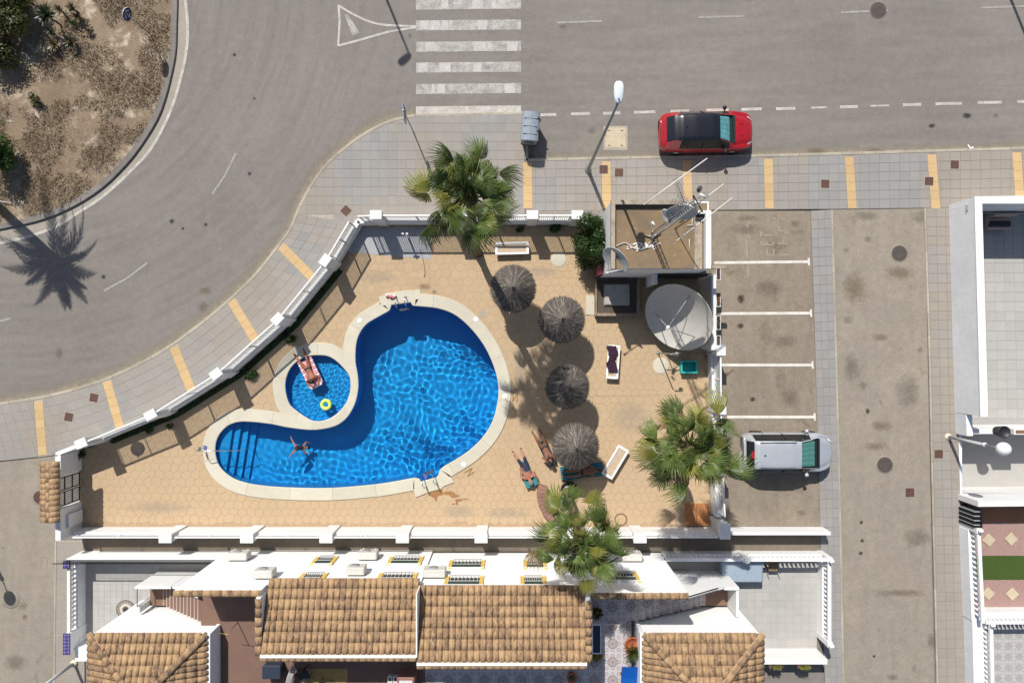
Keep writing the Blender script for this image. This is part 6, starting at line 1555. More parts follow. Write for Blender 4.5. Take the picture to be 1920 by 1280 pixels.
# ================================================================ CARS
def interp(tab, x):
    if x <= tab[0][0]: return tab[0][1:]
    for a, b in zip(tab, tab[1:]):
        if x <= b[0]:
            f = (x-a[0])/(b[0]-a[0]); f = f*f*(3-2*f)*.5+f*.5; return [p+(q-p)*f for p, q in zip(a[1:], b[1:])]
    return tab[-1][1:]
def car(label, cat, loc, rz, L, tab, rng_, paint, roofm_, name, wb, wr, extra):
    """tab: x, half width, belt z, top half width, top z, sill z; rng_: cowl, roof front, roof rear, tail glass end, side glass (rear, front)"""
    t = thing(name, label, cat, None, loc, rz)
    NS = 72; xs = [tab[0][0]+(tab[-1][0]-tab[0][0])*i/NS for i in range(NS+1)]
    rows = []
    for x in xs:
        hw, zb, tw, zt, zs = interp(tab, x)
        half = [(hw*.90, zs), (hw*.97, zs+.12), (hw*1.0, zs+(zb-zs)*.45), (hw*.995, zs+(zb-zs)*.75), (hw*.965, zb-.02), (hw*.95, zb)]
        for f in (.33, .66): half.append((hw*.95+(tw-hw*.95)*f, zb+(zt-.05-zb)*f))
        half += [(tw, zt-.05), (tw*.94, zt-.02), (tw*.7, zt-.004), (tw*.35, zt+.004), (0, zt+.006)]
        rows.append(half)
    nh = len(rows[0]); parts = {k: MB() for k in ('body', 'glass1', 'glass-1', 'roof', 'windscreen', 'rear_window')}
    cowl, rf, rr, tail, sg0, sg1 = rng_
    def pt(i, j, s): y, z = rows[i][j]; return Vector((xs[i], y*s, z))
    for i in range(NS):
        xm = (xs[i]+xs[i+1])/2
        for j in range(nh-1):
            if 5 <= j < 8:
                frac = (j-5+.5)/3
                k = 'glass' if sg0-.0 < xm < sg1-(frac*.0) else 'body'
                
            elif j >= 8:
                if rf < xm < cowl: k = 'windscreen' if j >= 9 else 'body'
                elif rr <= xm <= rf: k = 'roof'
                elif tail < xm < rr: k = 'rear_window' if j >= 9 else 'body'
                else: k = 'body'
            else: k = 'body'
            for s in (1, -1):
                q = [pt(i, j, s), pt(i+1, j, s), pt(i+1, j+1, s), pt(i, j+1, s)]
                parts[k if k != 'glass' else 'glass%d' % s].add(q if s < 0 else q[::-1], [(0, 1, 2, 3)], 0, True)
    for i, nm in ((0, 'r'), (NS, 'f')):
        vs = [pt(i, j, 1) for j in range(nh)]+[pt(i, j, -1) for j in range(nh-2, -1, -1)]
        parts['body'].add(vs, [tuple(range(len(vs)))])
    def weld(me):
        b = bmesh.new(); b.from_mesh(me); bmesh.ops.remove_doubles(b, verts=b.verts, dist=.0008); b.to_mesh(me); b.free(); me.polygons.foreach_set('use_smooth', [True]*len(me.polygons)); me.update()
    tint = M['carglass']
    for k, mt in (('body', paint), ('roof', roofm_), ('glass1', M['pane']), ('glass-1', M['pane']), ('windscreen', tint), ('rear_window', extra.get('rear', M['pane']))):
        if parts[k].f:
            o = parts[k].build('side_window' if k.startswith('glass') else k, mt, t); weld(o.data)
    hwm = max(r_[1] for r_ in tab)
    for s in (1, -1):
        i = min(range(NS), key=lambda q: abs(xs[q]-extra['bpillar'])); MB().tube([pt(i, 5, s)+Vector((0, s*.005, 0)), pt(i, 8, s)+Vector((0, s*.005, 0))], .03, 5).build('door_pillar', paint if False else M['black'], t)
    # cabin tub seen through the windscreen
    MB().box(sg0, -hwm*.8, .5, cowl+.1, hwm*.8, .56).build('interior', M['dark'], t)
    zc = interp(tab, cowl)[3]; zr_ = interp(tab, rf)[3]; tw = interp(tab, rf)[2]
    m = MB(); n = 10; vs = []
    for i in range(n+1):
        y = -tw*.88+2*tw*.88*i/n; dz = .012*(i % 2)
        vs += [Vector((cowl-.22, y*1.08, zc+.2*(zr_-zc)-.05+dz)), Vector((rf+.04, y*.98, zr_-.09+dz))]
    m.add(vs, [(2*i, 2*i+1, 2*i+3, 2*i+2) for i in range(n)]); m.build('sunshade', extra['shade'], t)
    MB().box(cowl-.2, -hwm*.75, zc-.25, cowl+.05, hwm*.75, zc-.06).build('dashboard', M['dark'], t)
    MB().ball((rf-.02, 0, zr_-.1), .06, 8).build('interior_mirror', M['black'], t)
    # wheels
    for x in wb:
        for s in (1, -1):
            Mw = Matrix.Translation((x, s*(hwm-.1), wr)) @ Matrix.Rotation(PI/2, 4, 'X')
            wo = MB().lathe([(wr*.62, -.1), (wr*.9, -.11), (wr, -.07), (wr, .07), (wr*.9, .11), (wr*.62, .1)], 22, M=Mw).build('wheel', M['black'], t)
            MB().lathe([(.001, -.085), (wr*.6, -.095), (wr*.62, .095), (.001, .085)], 16, M=Mw).build('rim', M['chrome'], wo)
    # mirrors, lights, plates
    for s in (1, -1):
        p = Vector((.82+extra.get('mx', 0), s*(hwm*.98), interp(tab, .8)[1]+.06))
        MB().ball(p+Vector((0, s*.12, 0)), .1, 10, sz=.8).box(p.x-.03, min(p.y-s*.1, p.y+s*.1), p.z-.04, p.x+.03, max(p.y-s*.1, p.y+s*.1), p.z+.0).build('door_mirror', extra['mirror'], t)
        xf = tab[-1][0]; hf, zb, twf, ztf, _ = interp(tab, xf-.22)
        MB().add([Vector((xf-.05, s*hf*.62, zb-.06)), Vector((xf-.24, s*hf*.985, zb-.05)), Vector((xf-.45, s*hf*.99, zb+.015)), Vector((xf-.2, s*hf*.7, zb+.035))], [(0, 1, 2, 3), (3, 2, 1, 0)]).build('headlight', plain('headlight', (.65, .67, .7), .15), t)
        xr = tab[0][0]; hr, zb, *_ = interp(tab, xr+.15)
        MB().add([Vector((xr+.02, s*hr*.6, zb-.12)), Vector((xr+.12, s*hr*1.0, zb-.12)), Vector((xr+.36, s*hr*1.005, zb+.03)), Vector((xr+.06, s*hr*.68, zb+.03))], [(0, 1, 2, 3), (3, 2, 1, 0)]).build('tail_light', plain('tail_light', (.35, .015, .015), .2), t)
    MB().box(tab[-1][0]-.02, -.26, .42, tab[-1][0]+.015, .26, .53).build('number_plate', M['whitep'], t)
    for s in (1, -1):   # door seams
        for x in extra['seams']:
            hw, zb, *_ = interp(tab, x); MB().box(x-.006, s*hw*.985-.012, .36, x+.006, s*hw*.985+.012, zb-.02).build('door_seam', M['black'], t)
    return t, tab
def cg():
    N = Nodes('windscreen_glass'); N.col((.02, .05, .05), .03, 0, .8); tr = N.n('ShaderNodeBsdfTransparent'); N.put(tr.inputs[0], (.72, .9, .88)); mx = N.n('ShaderNodeMixShader'); mx.inputs[0].default_value = .9
    N.t.links.new(N.b.outputs[0], mx.inputs[1]); N.t.links.new(tr.outputs[0], mx.inputs[2]); N.t.links.new(mx.outputs[0], N.out.inputs[0]); return N.m
M['carglass'] = cg()
def paint(name, c, metal=.0, rough=.22):
    N = Nodes(name); N.col(N.hsv(c, N.rng(N.noise(2, 3), .3, .7, .95, 1.05)), rough, metal, .5); N.b.inputs['Coat Weight'].default_value = .5; N.b.inputs['Coat Roughness'].default_value = .08; return N.m
redp = paint('red_paint', (.33, .008, .014)); blackp = paint('black_roof_paint', (.008, .009, .012), 0, .25); silver = paint('silver_paint', (.43, .455, .485), .3, .4)
shade1 = plain('foil_sunshade', (.32, .55, .62), .35, .3, var=.25, fine=5); shade2 = plain('green_sunshade', (.17, .31, .29), .5, 0, var=.08)
redtab = [(-2.12, .60, .86, .50, .92, .42), (-2.03, .74, .92, .60, 1.02, .36), (-1.85, .83, .96, .60, 1.16, .28), (-1.55, .87, .97, .60, 1.38, .24), (-1.2, .885, .97, .60, 1.50, .22), (-.6, .89, .96, .61, 1.55, .2), (.1, .89, .95, .61, 1.55, .2), (.42, .89, .95, .58, 1.50, .2), (.9, .89, .95, .64, 1.2, .2), (1.24, .885, .95, .70, 1.0, .2), (1.4, .875, .92, .64, .97, .21), (1.75, .84, .86, .56, .91, .24), (1.98, .76, .79, .48, .84, .3), (2.1, .6, .71, .38, .77, .36), (2.15, .4, .63, .26, .68, .42)]
t, _ = car('red compact SUV with a black roof parked along the kerb', 'car', P(1315, 256, .004), rad(1.0), 4.2, redtab, (1.2, .42, -1.4, -1.88, -1.3, .98), redp, blackp, 'red_car', (-1.3, 1.28), .33, dict(shade=shade1, mirror=M['black'], rear=blackp, bpillar=-.28, seams=(-.28, .8, -1.15), mx=-.02))
MB().ball((-1.05, 0, 1.53), .045, 8).build('roof_aerial', M['black'], t)
for y in (-.02, .02): pass
MB().box(1.14, -.62, .99, 1.26, .62, 1.03).build('cowl_panel', M['black'], t)
for y0 in (-.28, .28): MB().tube([Vector((1.15, y0, 1.0)), Vector((1.6, y0*.95, .955)), Vector((2.0, y0*.85, .83))], .008, 4).build('bonnet_crease', redp, t)
stab = [(-2.0, .70, .86, .56, .92, .40), (-1.95, .80, .95, .62, 1.1, .34), (-1.8, .86, .97, .62, 1.45, .27), (-1.55, .88, .97, .62, 1.60, .24), (-.9, .885, .96, .63, 1.65, .22), (-.1, .885, .95, .63, 1.65, .2), (.34, .885, .95, .60, 1.6, .2), (.8, .885, .95, .64, 1.33, .2), (1.3, .88, .95, .72, 1.03, .2), (1.45, .87, .93, .68, .97, .21), (1.68, .83, .87, .6, .91, .24), (1.92, .73, .78, .5, .82, .3), (2.07, .56, .7, .38, .74, .36), (2.13, .36, .62, .24, .66, .42)]
t, _ = car('silver estate car parked nose out in the last bay', 'car', P(1461, 842, LZ+.004), rad(0), 4.0, stab, (1.36, .34, -1.72, -1.93, -1.65, .95), silver, silver, 'silver_car', (-1.25, 1.2), .31, dict(shade=shade2, mirror=silver, bpillar=-.3, seams=(-.3, .75, -1.15), mx=.0))
for s in (1, -1): MB().tube([Vector((-1.5, s*.56, 1.64)), Vector((-.6, s*.57, 1.675)), Vector((.1, s*.565, 1.66))], .014, 6).build('roof_rail', M['black'], t)
MB().ball((-1.3, .0, 1.655), .04, 8).build('roof_aerial', M['black'], t); MB().box(-1.83, -.16, 1.44, -1.72, .16, 1.53).build('brake_light', plain('brake_red', (.35, .01, .02), .3), t)
MB().box(1.3, -.66, .98, 1.4, .66, 1.03).build('cowl_panel', M['black'], t)
# ================================================================ PALMS AND PLANTS
def fan(seed, blade=.85, pet=.75, n=24, droop=.35, fold=.35, spread=125, curl=0.0, mats=2):
    """fan-palm frond along +x: petiole then pleated blade with hanging tips"""
    r = random.Random(seed); m = MB()
    # petiole, sagging
    pp = []
    for i in range(6):
        f = i/5; pp.append(Vector((pet*f, 0, -.10*droop*f*f)))
    m.tube(pp, [.028, .024, .021, .018, .016, .012], 5, 1)
    base = pp[-1]
    def pt(a, rr, lift):
        x = rr*math.cos(a); y = rr*math.sin(a)
        yy = y*(1-.25*fold*min(1, rr/blade)); z = lift-fold*abs(y)*.55-droop*(rr/blade)**2.4*.42*blade
        side = curl*rr*rr
        return base+Vector((x*(1-.12*droop*(rr/blade)**2), yy+side, z))
    sp = rad(spread)
    for k in range(n):
        a0 = -sp+2*sp*k/n; a1 = -sp+2*sp*(k+1)/n; am = (a0+a1)/2
        L = blade*(.62+.38*math.cos(am*.62))*r.uniform(.92, 1.06); split = L*r.uniform(.36, .56)
        ridge = .022
        tip = am+r.gauss(0, .09)
        v = [pt(a0, .04, 0), pt(am, .04, .004), pt(a1, .04, 0), pt(a0, split, 0), pt(am, split, ridge), pt(a1, split, 0),
             pt(a0*.65+am*.35, split+(L-split)*.5, -.02), pt(am, split+(L-split)*.5, ridge*.6-.02), pt(a1*.65+am*.35, split+(L-split)*.5, -.02), pt(tip, L, -.1*r.uniform(.3, 2.6))]
        m.add(v, [(0, 1, 4, 3), (1, 2, 5, 4), (3, 4, 7, 6), (4, 5, 8, 7), (6, 7, 9), (7, 8, 9)], 0)
    return m
FANS = {}
def fan_mesh(key, mat):
    if (key, mat) not in FANS:
        v = [dict(droop=.2, fold=.9, pet=.6, blade=.75, spread=60, n=16), dict(droop=.5, fold=.7, pet=.95, blade=.72, spread=95), dict(droop=.9, fold=.9, pet=1.1, blade=.74, spread=85), dict(droop=1.4, fold=1.2, pet=1.15, blade=.76, spread=80), dict(droop=1.9, fold=1.5, pet=1.05, blade=.74, spread=75), dict(droop=.7, fold=.45, pet=1.05, blade=.84, spread=105)][key]
        FANS[key, mat] = fan(key*7+1, **v).mesh('frond', [M[mat], M['petiole']])
    return FANS[key, mat]
def palm(label, basep, crown, n, seed, size=1.0, wind=(0, 0), yellow=.15, trunk_r=.17, skirt=True, lean=None, group='fan palms'):
    """basep / crown: world points of trunk foot and crown centre"""
    t = thing('palm_tree', label, 'palm tree', group, Vector(basep)); r = random.Random(seed); c = Vector(crown)-Vector(basep)
    mid = c*.5+Vector((c.x*-.12, c.y*-.12, 0)); path = catmull([Vector((0, 0, 0)), c*.25+Vector((-c.x*.12, -c.y*.12, 0)), mid, c*.8, c+Vector((0, 0, -.05))], 7)
    rr = []
    for i in range(len(path)):
        f = i/(len(path)-1); rr.append(trunk_r*(1.5-.9*min(1, f*6)+.0)+.0 if f < .12 else trunk_r*(1.0-.12*f)+(.012 if i % 2 else 0))
    MB().tube(path, rr, 14).build('trunk', M['trunk'], t)
    cr = link('crown', None, t)
    # fibrous boot under the crown
    MB().lathe([(trunk_r*.9, -.7), (trunk_r*1.5, -.45), (trunk_r*1.7, -.2), (trunk_r*1.1, .1), (.03, .3)], 12, c).build('boot', M['trunk'], cr)
    for i in range(n):
        f = (i+.5)/n; az = i*2.39996+r.uniform(-.7, .7); el = rad(76-105*f**1.15+r.uniform(-18, 18))
        if f < .2: key = 0
        elif f < .5: key = r.choice((1, 5, 2))
        elif f < .75: key = r.choice((2, 1, 5, 3))
        else: key = r.choice((3, 4, 2))
        mt = 'palm'
        if r.random() < yellow*(f+.2): mt = 'palmy'
        if f > .85 and r.random() < .6: mt = 'palmd'
        d = Vector((math.cos(az)*math.cos(el)+wind[0]*.5, math.sin(az)*math.cos(el)+wind[1]*.5, math.sin(el))).normalized()
        up = Vector((0, 0, 1))-d*d.z
        if up.length < .1: up = Vector((1, 0, 0))-d*d.x
        up.normalize(); sd = up.cross(d)
        Mx = Matrix((d, sd, up)).transposed().to_4x4() @ Matrix.Rotation(r.gauss(.25, .8), 4, 'X')
        o = link('frond', fan_mesh(key, mt), cr); s = size*r.uniform(.6, 1.2)
        o.matrix_local = Matrix.Translation(c+d*.1+Vector((0, 0, r.uniform(-.25, .1)))) @ Mx @ Matrix.Diagonal((s*r.uniform(.55, 1.25), s*r.uniform(.75, 1.05), s, 1))
    return t
cA = at(880, 370, 9.3); cB = at(1088, 1016, 6.8); cC = at(1294, 840, 7.2)
palm('tall fan palm leaning over the north pool wall', P(896, 474, DZ), cA, 92, 3, .95, (-.15, .35), .2)
palm('fan palm rising against the south wall of the pool', P(1063, 918, DZ), cB, 84, 8, .93, (.2, -.1), .3)
palm('wide fan palm overhanging the silver car', P(1262, 880, DZ), cC, 92, 15, 1.0, (.1, .05), .4)
def feather(seed, L=2.5, n=34, droop=1.0):
    m = MB(); r = random.Random(seed); path = [Vector((L*f, 0, .25*L*f*(1-f)-droop*.55*L*f*f*f)) for f in [i/10 for i in range(11)]]; path = [Vector((p.x*(1-.1*droop*(p.x/L)**2), p.y, p.z)) for p in path]
    m.tube(path, [.035*(1-.85*i/10) for i in range(11)], 5, 1)
    for k in range(n):
        f = .14+.86*k/n; i = min(9, int(f*10)); p = path[i].lerp(path[i+1], f*10-i); t_ = (path[i+1]-path[i]).normalized(); l = .52*math.sin(PI*min(1, .25+f*.78))**.7*r.uniform(.85, 1.1)
        for sgn in (1, -1):
            d = (t_*.75+Vector((0, sgn, 0))*.75+Vector((0, 0, -.25+r.uniform(-.2, .2)))).normalized(); w_ = t_*.03; q = p+d*l*.5; e = p+d*l-Vector((0, 0, .12*l)); m.add([p-w_, p+w_, q+w_, q-w_, e], [(0, 1, 2, 3), (3, 2, 4)], 0)
    return m
FE = [feather(k, 2.1+.2*k, 34, .5+.35*k).mesh('feather_frond', [M['palm'], M['petiole']]) for k in range(4)]
def feather_palm(label, basep, crown, n, seed):
    t = thing('palm_tree', label, 'palm tree', 'palms', Vector(basep)); r = random.Random(seed); c = Vector(crown)-Vector(basep)
    MB().tube([Vector((0, 0, 0)), c*.5, c], [.24, .2, .2], 12).build('trunk', M['trunk'], t); cr = link('crown', None, t)
    for i in range(n):
        f = (i+.5)/n; az = i*2.39996+r.uniform(-.3, .3); el = rad(70-85*f+r.uniform(-8, 8)); o = link('frond', FE[min(3, int(f*4))], cr)
        o.matrix_local = Matrix.Translation(c) @ Matrix.Rotation(az, 4, 'Z') @ Matrix.Rotation(-el, 4, 'Y') @ Matrix.Rotation(r.uniform(-.3, .3), 4, 'X')
feather_palm('feathery palm at the left edge of the traffic island, crown mostly out of view', at(-72, 325, .2), at(-128, 272, 4.8), 22, 21)
# bed at the foot of the eastern palm: two terracotta panels
t = thing('tiled_bed', 'orange tiled planting bed under the eastern palm', 'planter', None, P(1305, 958, DZ))
ot = surf('orange_tile', (.4, .18, .075), (.35, .155, .065), big=1, fine=40)
MB().bev(-.55, -.62, 0, -.02, .4, .1, .01).build('tile_panel', ot, t); MB().bev(.0, -.62, 0, .55, .4, .1, .01).build('tile_panel', ot, t)
# ---- shrubs
def leafball(m, c, rad3, n, r, sz=.05, dens=.55):
    for _ in range(n):
        d = Vector((r.gauss(0, 1), r.gauss(0, 1), r.gauss(0, 1))).normalized(); k = r.uniform(dens, 1.0)
        p = c+Vector((d.x*rad3[0], d.y*rad3[1], d.z*rad3[2]))*k
        a = Vector((r.gauss(0, 1), r.gauss(0, 1), r.gauss(0, 1))).normalized(); b = a.cross(d).normalized(); s = sz*r.uniform(.6, 1.3); nn = (d+a*.6).normalized(); u = nn.cross(b).normalized()
        m.add([p-u*s, p+b*s*.5, p+u*s, p-b*s*.5], [(0, 1, 2, 3)])
def shrub(name, label, px, py, z, lobes, mat, n, sz, seed, cat='shrub', group=None, trunk=True):
    t = thing(name, label, cat, group, P(px, py, z)); r = random.Random(seed); m = MB()
    for (x, y, zz, a, b, c) in lobes: leafball(m, Vector((x, y, zz)), (a, b, c), int(n*a*b), r, sz)
    m.build('foliage', M[mat], t)
    if trunk:
        k = MB()
        for (x, y, zz, a, b, c) in lobes: k.tube([Vector((0, 0, -.05)), Vector((x*.5, y*.5, zz*.5)), Vector((x, y, zz+c*.3))], [.06, .045, .02], 6)
        k.build('stem', M['trunk'], t)
    return t
rh = random.Random(9)
lob = [(rh.uniform(-.5, .5), rh.uniform(-.85, .85), rh.uniform(.6, 2.3), rh.uniform(.4, .6), rh.uniform(.4, .6), rh.uniform(.4, .6)) for _ in range(22)]
shrub('hedge_bush', 'dense dark green clipped bush beside the plant room', 1104, 462, DZ, lob, 'hedge', 2300, .06, 1)
lob = [(rh.uniform(-.9, .9), rh.uniform(-1.2, 1.0), rh.uniform(.5, 1.7), rh.uniform(.5, .8), rh.uniform(.5, .8), rh.uniform(.5, .8)) for _ in range(14)]
shrub('large_shrub', 'large olive-brown shrub in the upper left corner of the island', 42, 22, .2, lob, 'bush', 1300, .07, 2)
lob = [(rh.uniform(-.7, .5), rh.uniform(-.9, .9), rh.uniform(.4, 1.4), rh.uniform(.4, .7), rh.uniform(.4, .7), rh.uniform(.4, .7)) for _ in range(11)]
shrub('large_shrub', 'brown-green shrub below the corner shrub at the left edge', 28, 92, .2, lob, 'bush', 1300, .07, 3)
lob = [(rh.uniform(-.4, .3), rh.uniform(-.6, .6), rh.uniform(.5, 1.9), rh.uniform(.35, .6), rh.uniform(.35, .6), rh.uniform(.35, .6)) for _ in range(12)]
shrub('green_shrub', 'bright green shrub at the left edge of the island', 26, 292, .2, lob, 'hedge', 1500, .07, 4)
shrub('small_shrub', 'small grey-green shrub on bare soil in the island', 78, 192, .22, [(-.1, .1, .25, .25, .3, .25), (.15, -.1, .3, .22, .25, .25), (0, -.25, .2, .22, .2, .2)], 'bush', 1800, .05, 5)
for k, (px, py, s) in enumerate(((133, 846, .22), (262, 800, .16), (300, 792, .14), (452, 697, .25), (525, 630, .22), (1040, 430, .22), (975, 432, .15))):
    q = (px+22, py+6) if px < 600 else (px, py)
    shrub('ground_plant', ('leafy plant in the corner by the gate', 'tiny plant in the dark bed, second from the gate', 'tiny plant in the dark bed, third from the gate', 'leafy plant in the bed opposite the pool steps', 'leafy plant in the bed beside the paddling pool', 'plant in the shade of the north fence near the bush', 'small plant in the shade of the north fence')[k], q[0], q[1], DZ, [(0, 0, s*.7, s, s, s*.7), (s*.7, s*.3, s*.6, s*.7, s*.7, s*.6), (-s*.6, .0, s*.5, s*.7, s*.8, s*.5)], 'hedge', 3200, .055, k, 'plant', 'plants in the fence bed', False)
# dark soil bed under the fence
bd = struct('planting_bed')
FI = FENCE[:6]
A = [(p[0]+3, p[1]+4) for p in FI]; Bb = [(p[0]+12.5, p[1]+11.5) for p in FI]
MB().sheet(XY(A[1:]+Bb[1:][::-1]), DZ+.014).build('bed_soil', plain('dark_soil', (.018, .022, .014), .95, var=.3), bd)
m = MB(); r = random.Random(3)
for k in range(2600):
    i = r.randrange(1, 5); f = r.random(); g = r.random(); a = Vector(A[i]).lerp(Vector(A[i+1]), f); b = Vector(Bb[i]).lerp(Vector(Bb[i+1]), f); p = a.lerp(b, g); c = P(p.x, p.y, DZ+.02+r.uniform(0, .1)); an = r.uniform(0, 6.28); d = Vector((math.cos(an)*.04, math.sin(an)*.04, r.uniform(0, .03))); s_ = Vector((-d.y, d.x, 0))*.5
    m.add([c-d, c+s_, c+d, c-s_], [(0, 1, 2, 3)])
m.build('ground_cover', M['hedge'], kind='stuff', label='dark green ground cover in the bed along the fence', cat='ground cover')
# spiky plants on the island
def rosette(label, px, py, n, l, mat, seed, z=.2, stem=0, el=(.15, 1.2)):
    t = thing('spiky_plant', label, 'plant', 'spiky plants on the island', P(px, py, z)); r = random.Random(seed); m = MB()
    for k in range(n):
        a = r.uniform(0, 6.28); e = r.uniform(*el); ll = l*r.uniform(.7, 1.1); d = Vector((math.cos(a)*math.cos(e), math.sin(a)*math.cos(e), math.sin(e))); s_ = Vector((-math.sin(a), math.cos(a), 0))*l*.07; b = Vector((0, 0, stem))
        mid = b+d*ll*.55; tip = b+d*ll-Vector((0, 0, .12*ll))
        m.add([b-s_*.6, b+s_*.6, mid+s_, mid-s_, tip], [(0, 1, 2, 3), (3, 2, 4)])
    m.build('leaves', M[mat], t)
    MB().tube([Vector((0, 0, -.1)), Vector((0, 0, stem+.03))], .05, 6).build('stem', M['trunk'], t)
for a in (('grey-green yucca, biggest of the island cluster', 118, 50, 90, .62, 'agave', 1, .2, .9), ('dark spiky plant at the top of the cluster', 127, 30, 34, .4, 'drypl', 2, .2, .3), ('dark spiky plant top right of the cluster', 152, 28, 34, .4, 'drypl', 3, .2, .4), ('dark spiky plant right of the cluster top', 158, 42, 30, .34, 'drypl', 4, .2, .3), ('low spiky plant left of the big yucca', 104, 66, 30, .36, 'agave', 5, .2, .2), ('star-shaped agave below the big yucca', 115, 92, 40, .46, 'drypl', 6, .2, .25), ('shaded spiky plant at the lower right of the cluster', 148, 88, 44, .45, 'drypl', 7, .2, .3), ('olive tuft right of the big yucca', 147, 52, 50, .3, 'bush', 8, .2, .15), ('olive tuft at the far right of the cluster', 176, 66, 40, .28, 'drypl', 9, .2, .1)): rosette(*a)
t = thing('rock', 'pale stone ring in front of the spiky plants', 'rock', None, P(165, 60, .2)); m = MB(); r = random.Random(1)
for k in range(14):
    a = k*.45; m.bev(-.06, -.05, 0, .06, .05, .09, .03, M=T(.32*math.cos(a), .28*math.sin(a), 0, a))
m.build('stones', surf('rock_pale', (.34, .25, .17)), t)
t = thing('dry_stick', 'pale dry stick lying in the palm shade on the island', 'stick', None, P(15, 381, .2)); MB().tube([Vector((-.35, .05, .03)), Vector((0, .02, .05)), Vector((.38, -.06, .03))], [.02, .018, .01], 6).build('stick', M['lgrey'], t)
# ================================================================ DECK FURNITURE
# thatched parasols
def thatch_mesh():
    m = MB(); r = random.Random(77); R_ = 1.0
    m.lathe([(.97, 1.96), (.9, 2.02), (.5, 2.38), (.1, 2.7), (.02, 2.78)], 40, smooth=True)
    m.lathe([(.95, 2.04), (.1, 2.5)], 40)
    for L in range(5):
        for k in range(420 if L else 560):
            a = r.uniform(0, 2*PI); r0 = (.0+.17*L)+r.uniform(0, .1); r1 = min(r0+r.uniform(.25, .5), R_*r.uniform(.96, 1.05)); w0 = r.uniform(.004, .011)
            z = lambda q: 2.8-.82*q-.02*q*q+.012
            d = Vector((math.cos(a+r.uniform(-.05, .05)), math.sin(a), 0)).normalized(); s_ = Vector((-d.y, d.x, 0))*w0; lift = r.uniform(.004, .035)
            p0 = d*r0+Vector((0, 0, z(r0)+.005)); pm_ = d*((r0+r1)/2)+Vector((0, 0, z((r0+r1)/2)+lift)); p1 = d*r1+Vector((0, 0, z(r1)+lift*.4))
            m.add([p0-s_, p0+s_, pm_+s_, pm_-s_, p1+s_*.5, p1-s_*.5], [(0, 1, 2, 3), (3, 2, 4, 5)], r.choice((0, 0, 1, 2)))
    for k in range(420):   # ragged fringe
        a = r.uniform(0, 2*PI); d = Vector((math.cos(a), math.sin(a), 0)); s_ = Vector((-d.y, d.x, 0))*.008; p = d*r.uniform(.9, .98)+Vector((0, 0, 2.02)); q = d*r.uniform(1.0, 1.06)+Vector((0, 0, r.uniform(1.85, 1.93)))
        m.add([p-s_, p+s_, q+s_*.5, q-s_*.5], [(0, 1, 2, 3)])
    return m.mesh('canopy', [M['thatch'], plain('thatch_pale', (.22, .195, .17), .95, var=.2), plain('thatch_dark', (.07, .06, .052), .95, var=.2)])
TH = thatch_mesh(); PO = MB().tube([Vector((0, 0, 0)), Vector((0, 0, 2.7))], .045, 10).mesh('pole', plain('wood_pole', (.16, .11, .07), .8)); FI_ = MB().lathe([(.05, 2.72), (.06, 2.8), (.03, 2.87), (.001, 2.89)], 10).mesh('finial', M['dark'])
BS = MB().lathe([(.26, 0), (.26, .05), (.06, .08)], 20, capt=True).mesh('base', M['coping'])
for k, (px, py, lab) in enumerate(((962, 538, 'thatched parasol closest to the plant-shaded north bench'), (1057, 600, 'thatched parasol second from the north, left of the pump housing'), (1064, 727, 'thatched parasol third from the north, west of the purple towel'), (1082, 840, 'southernmost thatched parasol with people lying around it'))):
    q = at(px, py, 2.3); t = thing('thatched_parasol', lab, 'parasol', 'thatched parasols on the deck', Vector((q.x, q.y, DZ)), k*1.3)
    for nm, me in (('canopy', TH), ('pole', PO), ('finial', FI_), ('base', BS)): link(nm, me, t)
    t.scale = (1+.04*math.sin(k*2.3), 1+.04*math.cos(k*1.7), 1+.02*k); t.rotation_euler.x = rad((1.5, -2, 1, 2.2)[k])
# loungers: white frame with woven bed
sling = plain('pale_sling', (.46, .36, .26), .8, var=.1)
def lounger(label, px, py, rz, L=1.55, w_=.48, towel=None):
    t = thing('sun_lounger', label, 'sun lounger', 'white loungers on the deck', P(px, py, DZ+.012), rz); h = .34
    for s in (1, -1): MB().bev(-L/2, s*w_/2-.045, h-.06, L/2, s*w_/2+.045, h, .012).build('side_rail', M['whitep'], t)
    for s in (1, -1): MB().bev(s*(L/2-.05)-.06, -w_/2+.046, h-.06, s*(L/2-.05)+.06, w_/2-.046, h-.002, .012).build('end_rail', M['whitep'], t)
    MB().box(-L/2+.1, -w_/2+.03, h-.05, L/2-.1, w_/2-.03, h-.035).build('sling', sling, t)
    for s in (1, -1):
        for e in (-.6, .6): MB().box(e-.025, s*w_/2-.025, 0, e+.025, s*w_/2+.025, h-.06).build('leg', M['whitep'], t)
    return t
lounger('empty white lounger standing askew east of the southern parasol', 1151, 863, rad(59)); lounger('white lounger with a purple towel piled on it', 1147, 678, rad(86)); lounger('white lounger in the palm shade along the north fence', 960, 468, rad(1.5))
t = thing('towel', 'dark purple towel and robe heaped on the white lounger', 'towel', None, P(1145, 672, DZ+.36)); m = MB(); nx, ny = 18, 34; idx = []
for j in range(ny+1):
    for i in range(nx+1):
        u = i/nx-.5; v = j/ny-.5; wdt = .44*(1-.45*max(0, v-.0)*0)*(1 if v < .0 else 1.0); x = u*(.46 if abs(v) > .12 else .34)+.05*math.sin(v*9)+.02*noise.noise((u*6, v*9, 4)); y = v*1.2+.03*noise.noise((u*9, v*5, 1)); z = .05+.055*abs(noise.noise((u*7, v*9, 2)))+.05*noise.noise((u*14, v*18, 6))-.12*max(0, abs(u)-.38)*3
        m.v.append((x, y, max(.005, z)))
for j in range(ny):
    for i in range(nx): a = j*(nx+1)+i; m.f.append((a, a+1, a+nx+2, a+nx+1)); m.m.append(0); m.sm.append(True)
m.build('cloth', plain('purple_cloth', (.035, .012, .03), .95, var=.3), t)
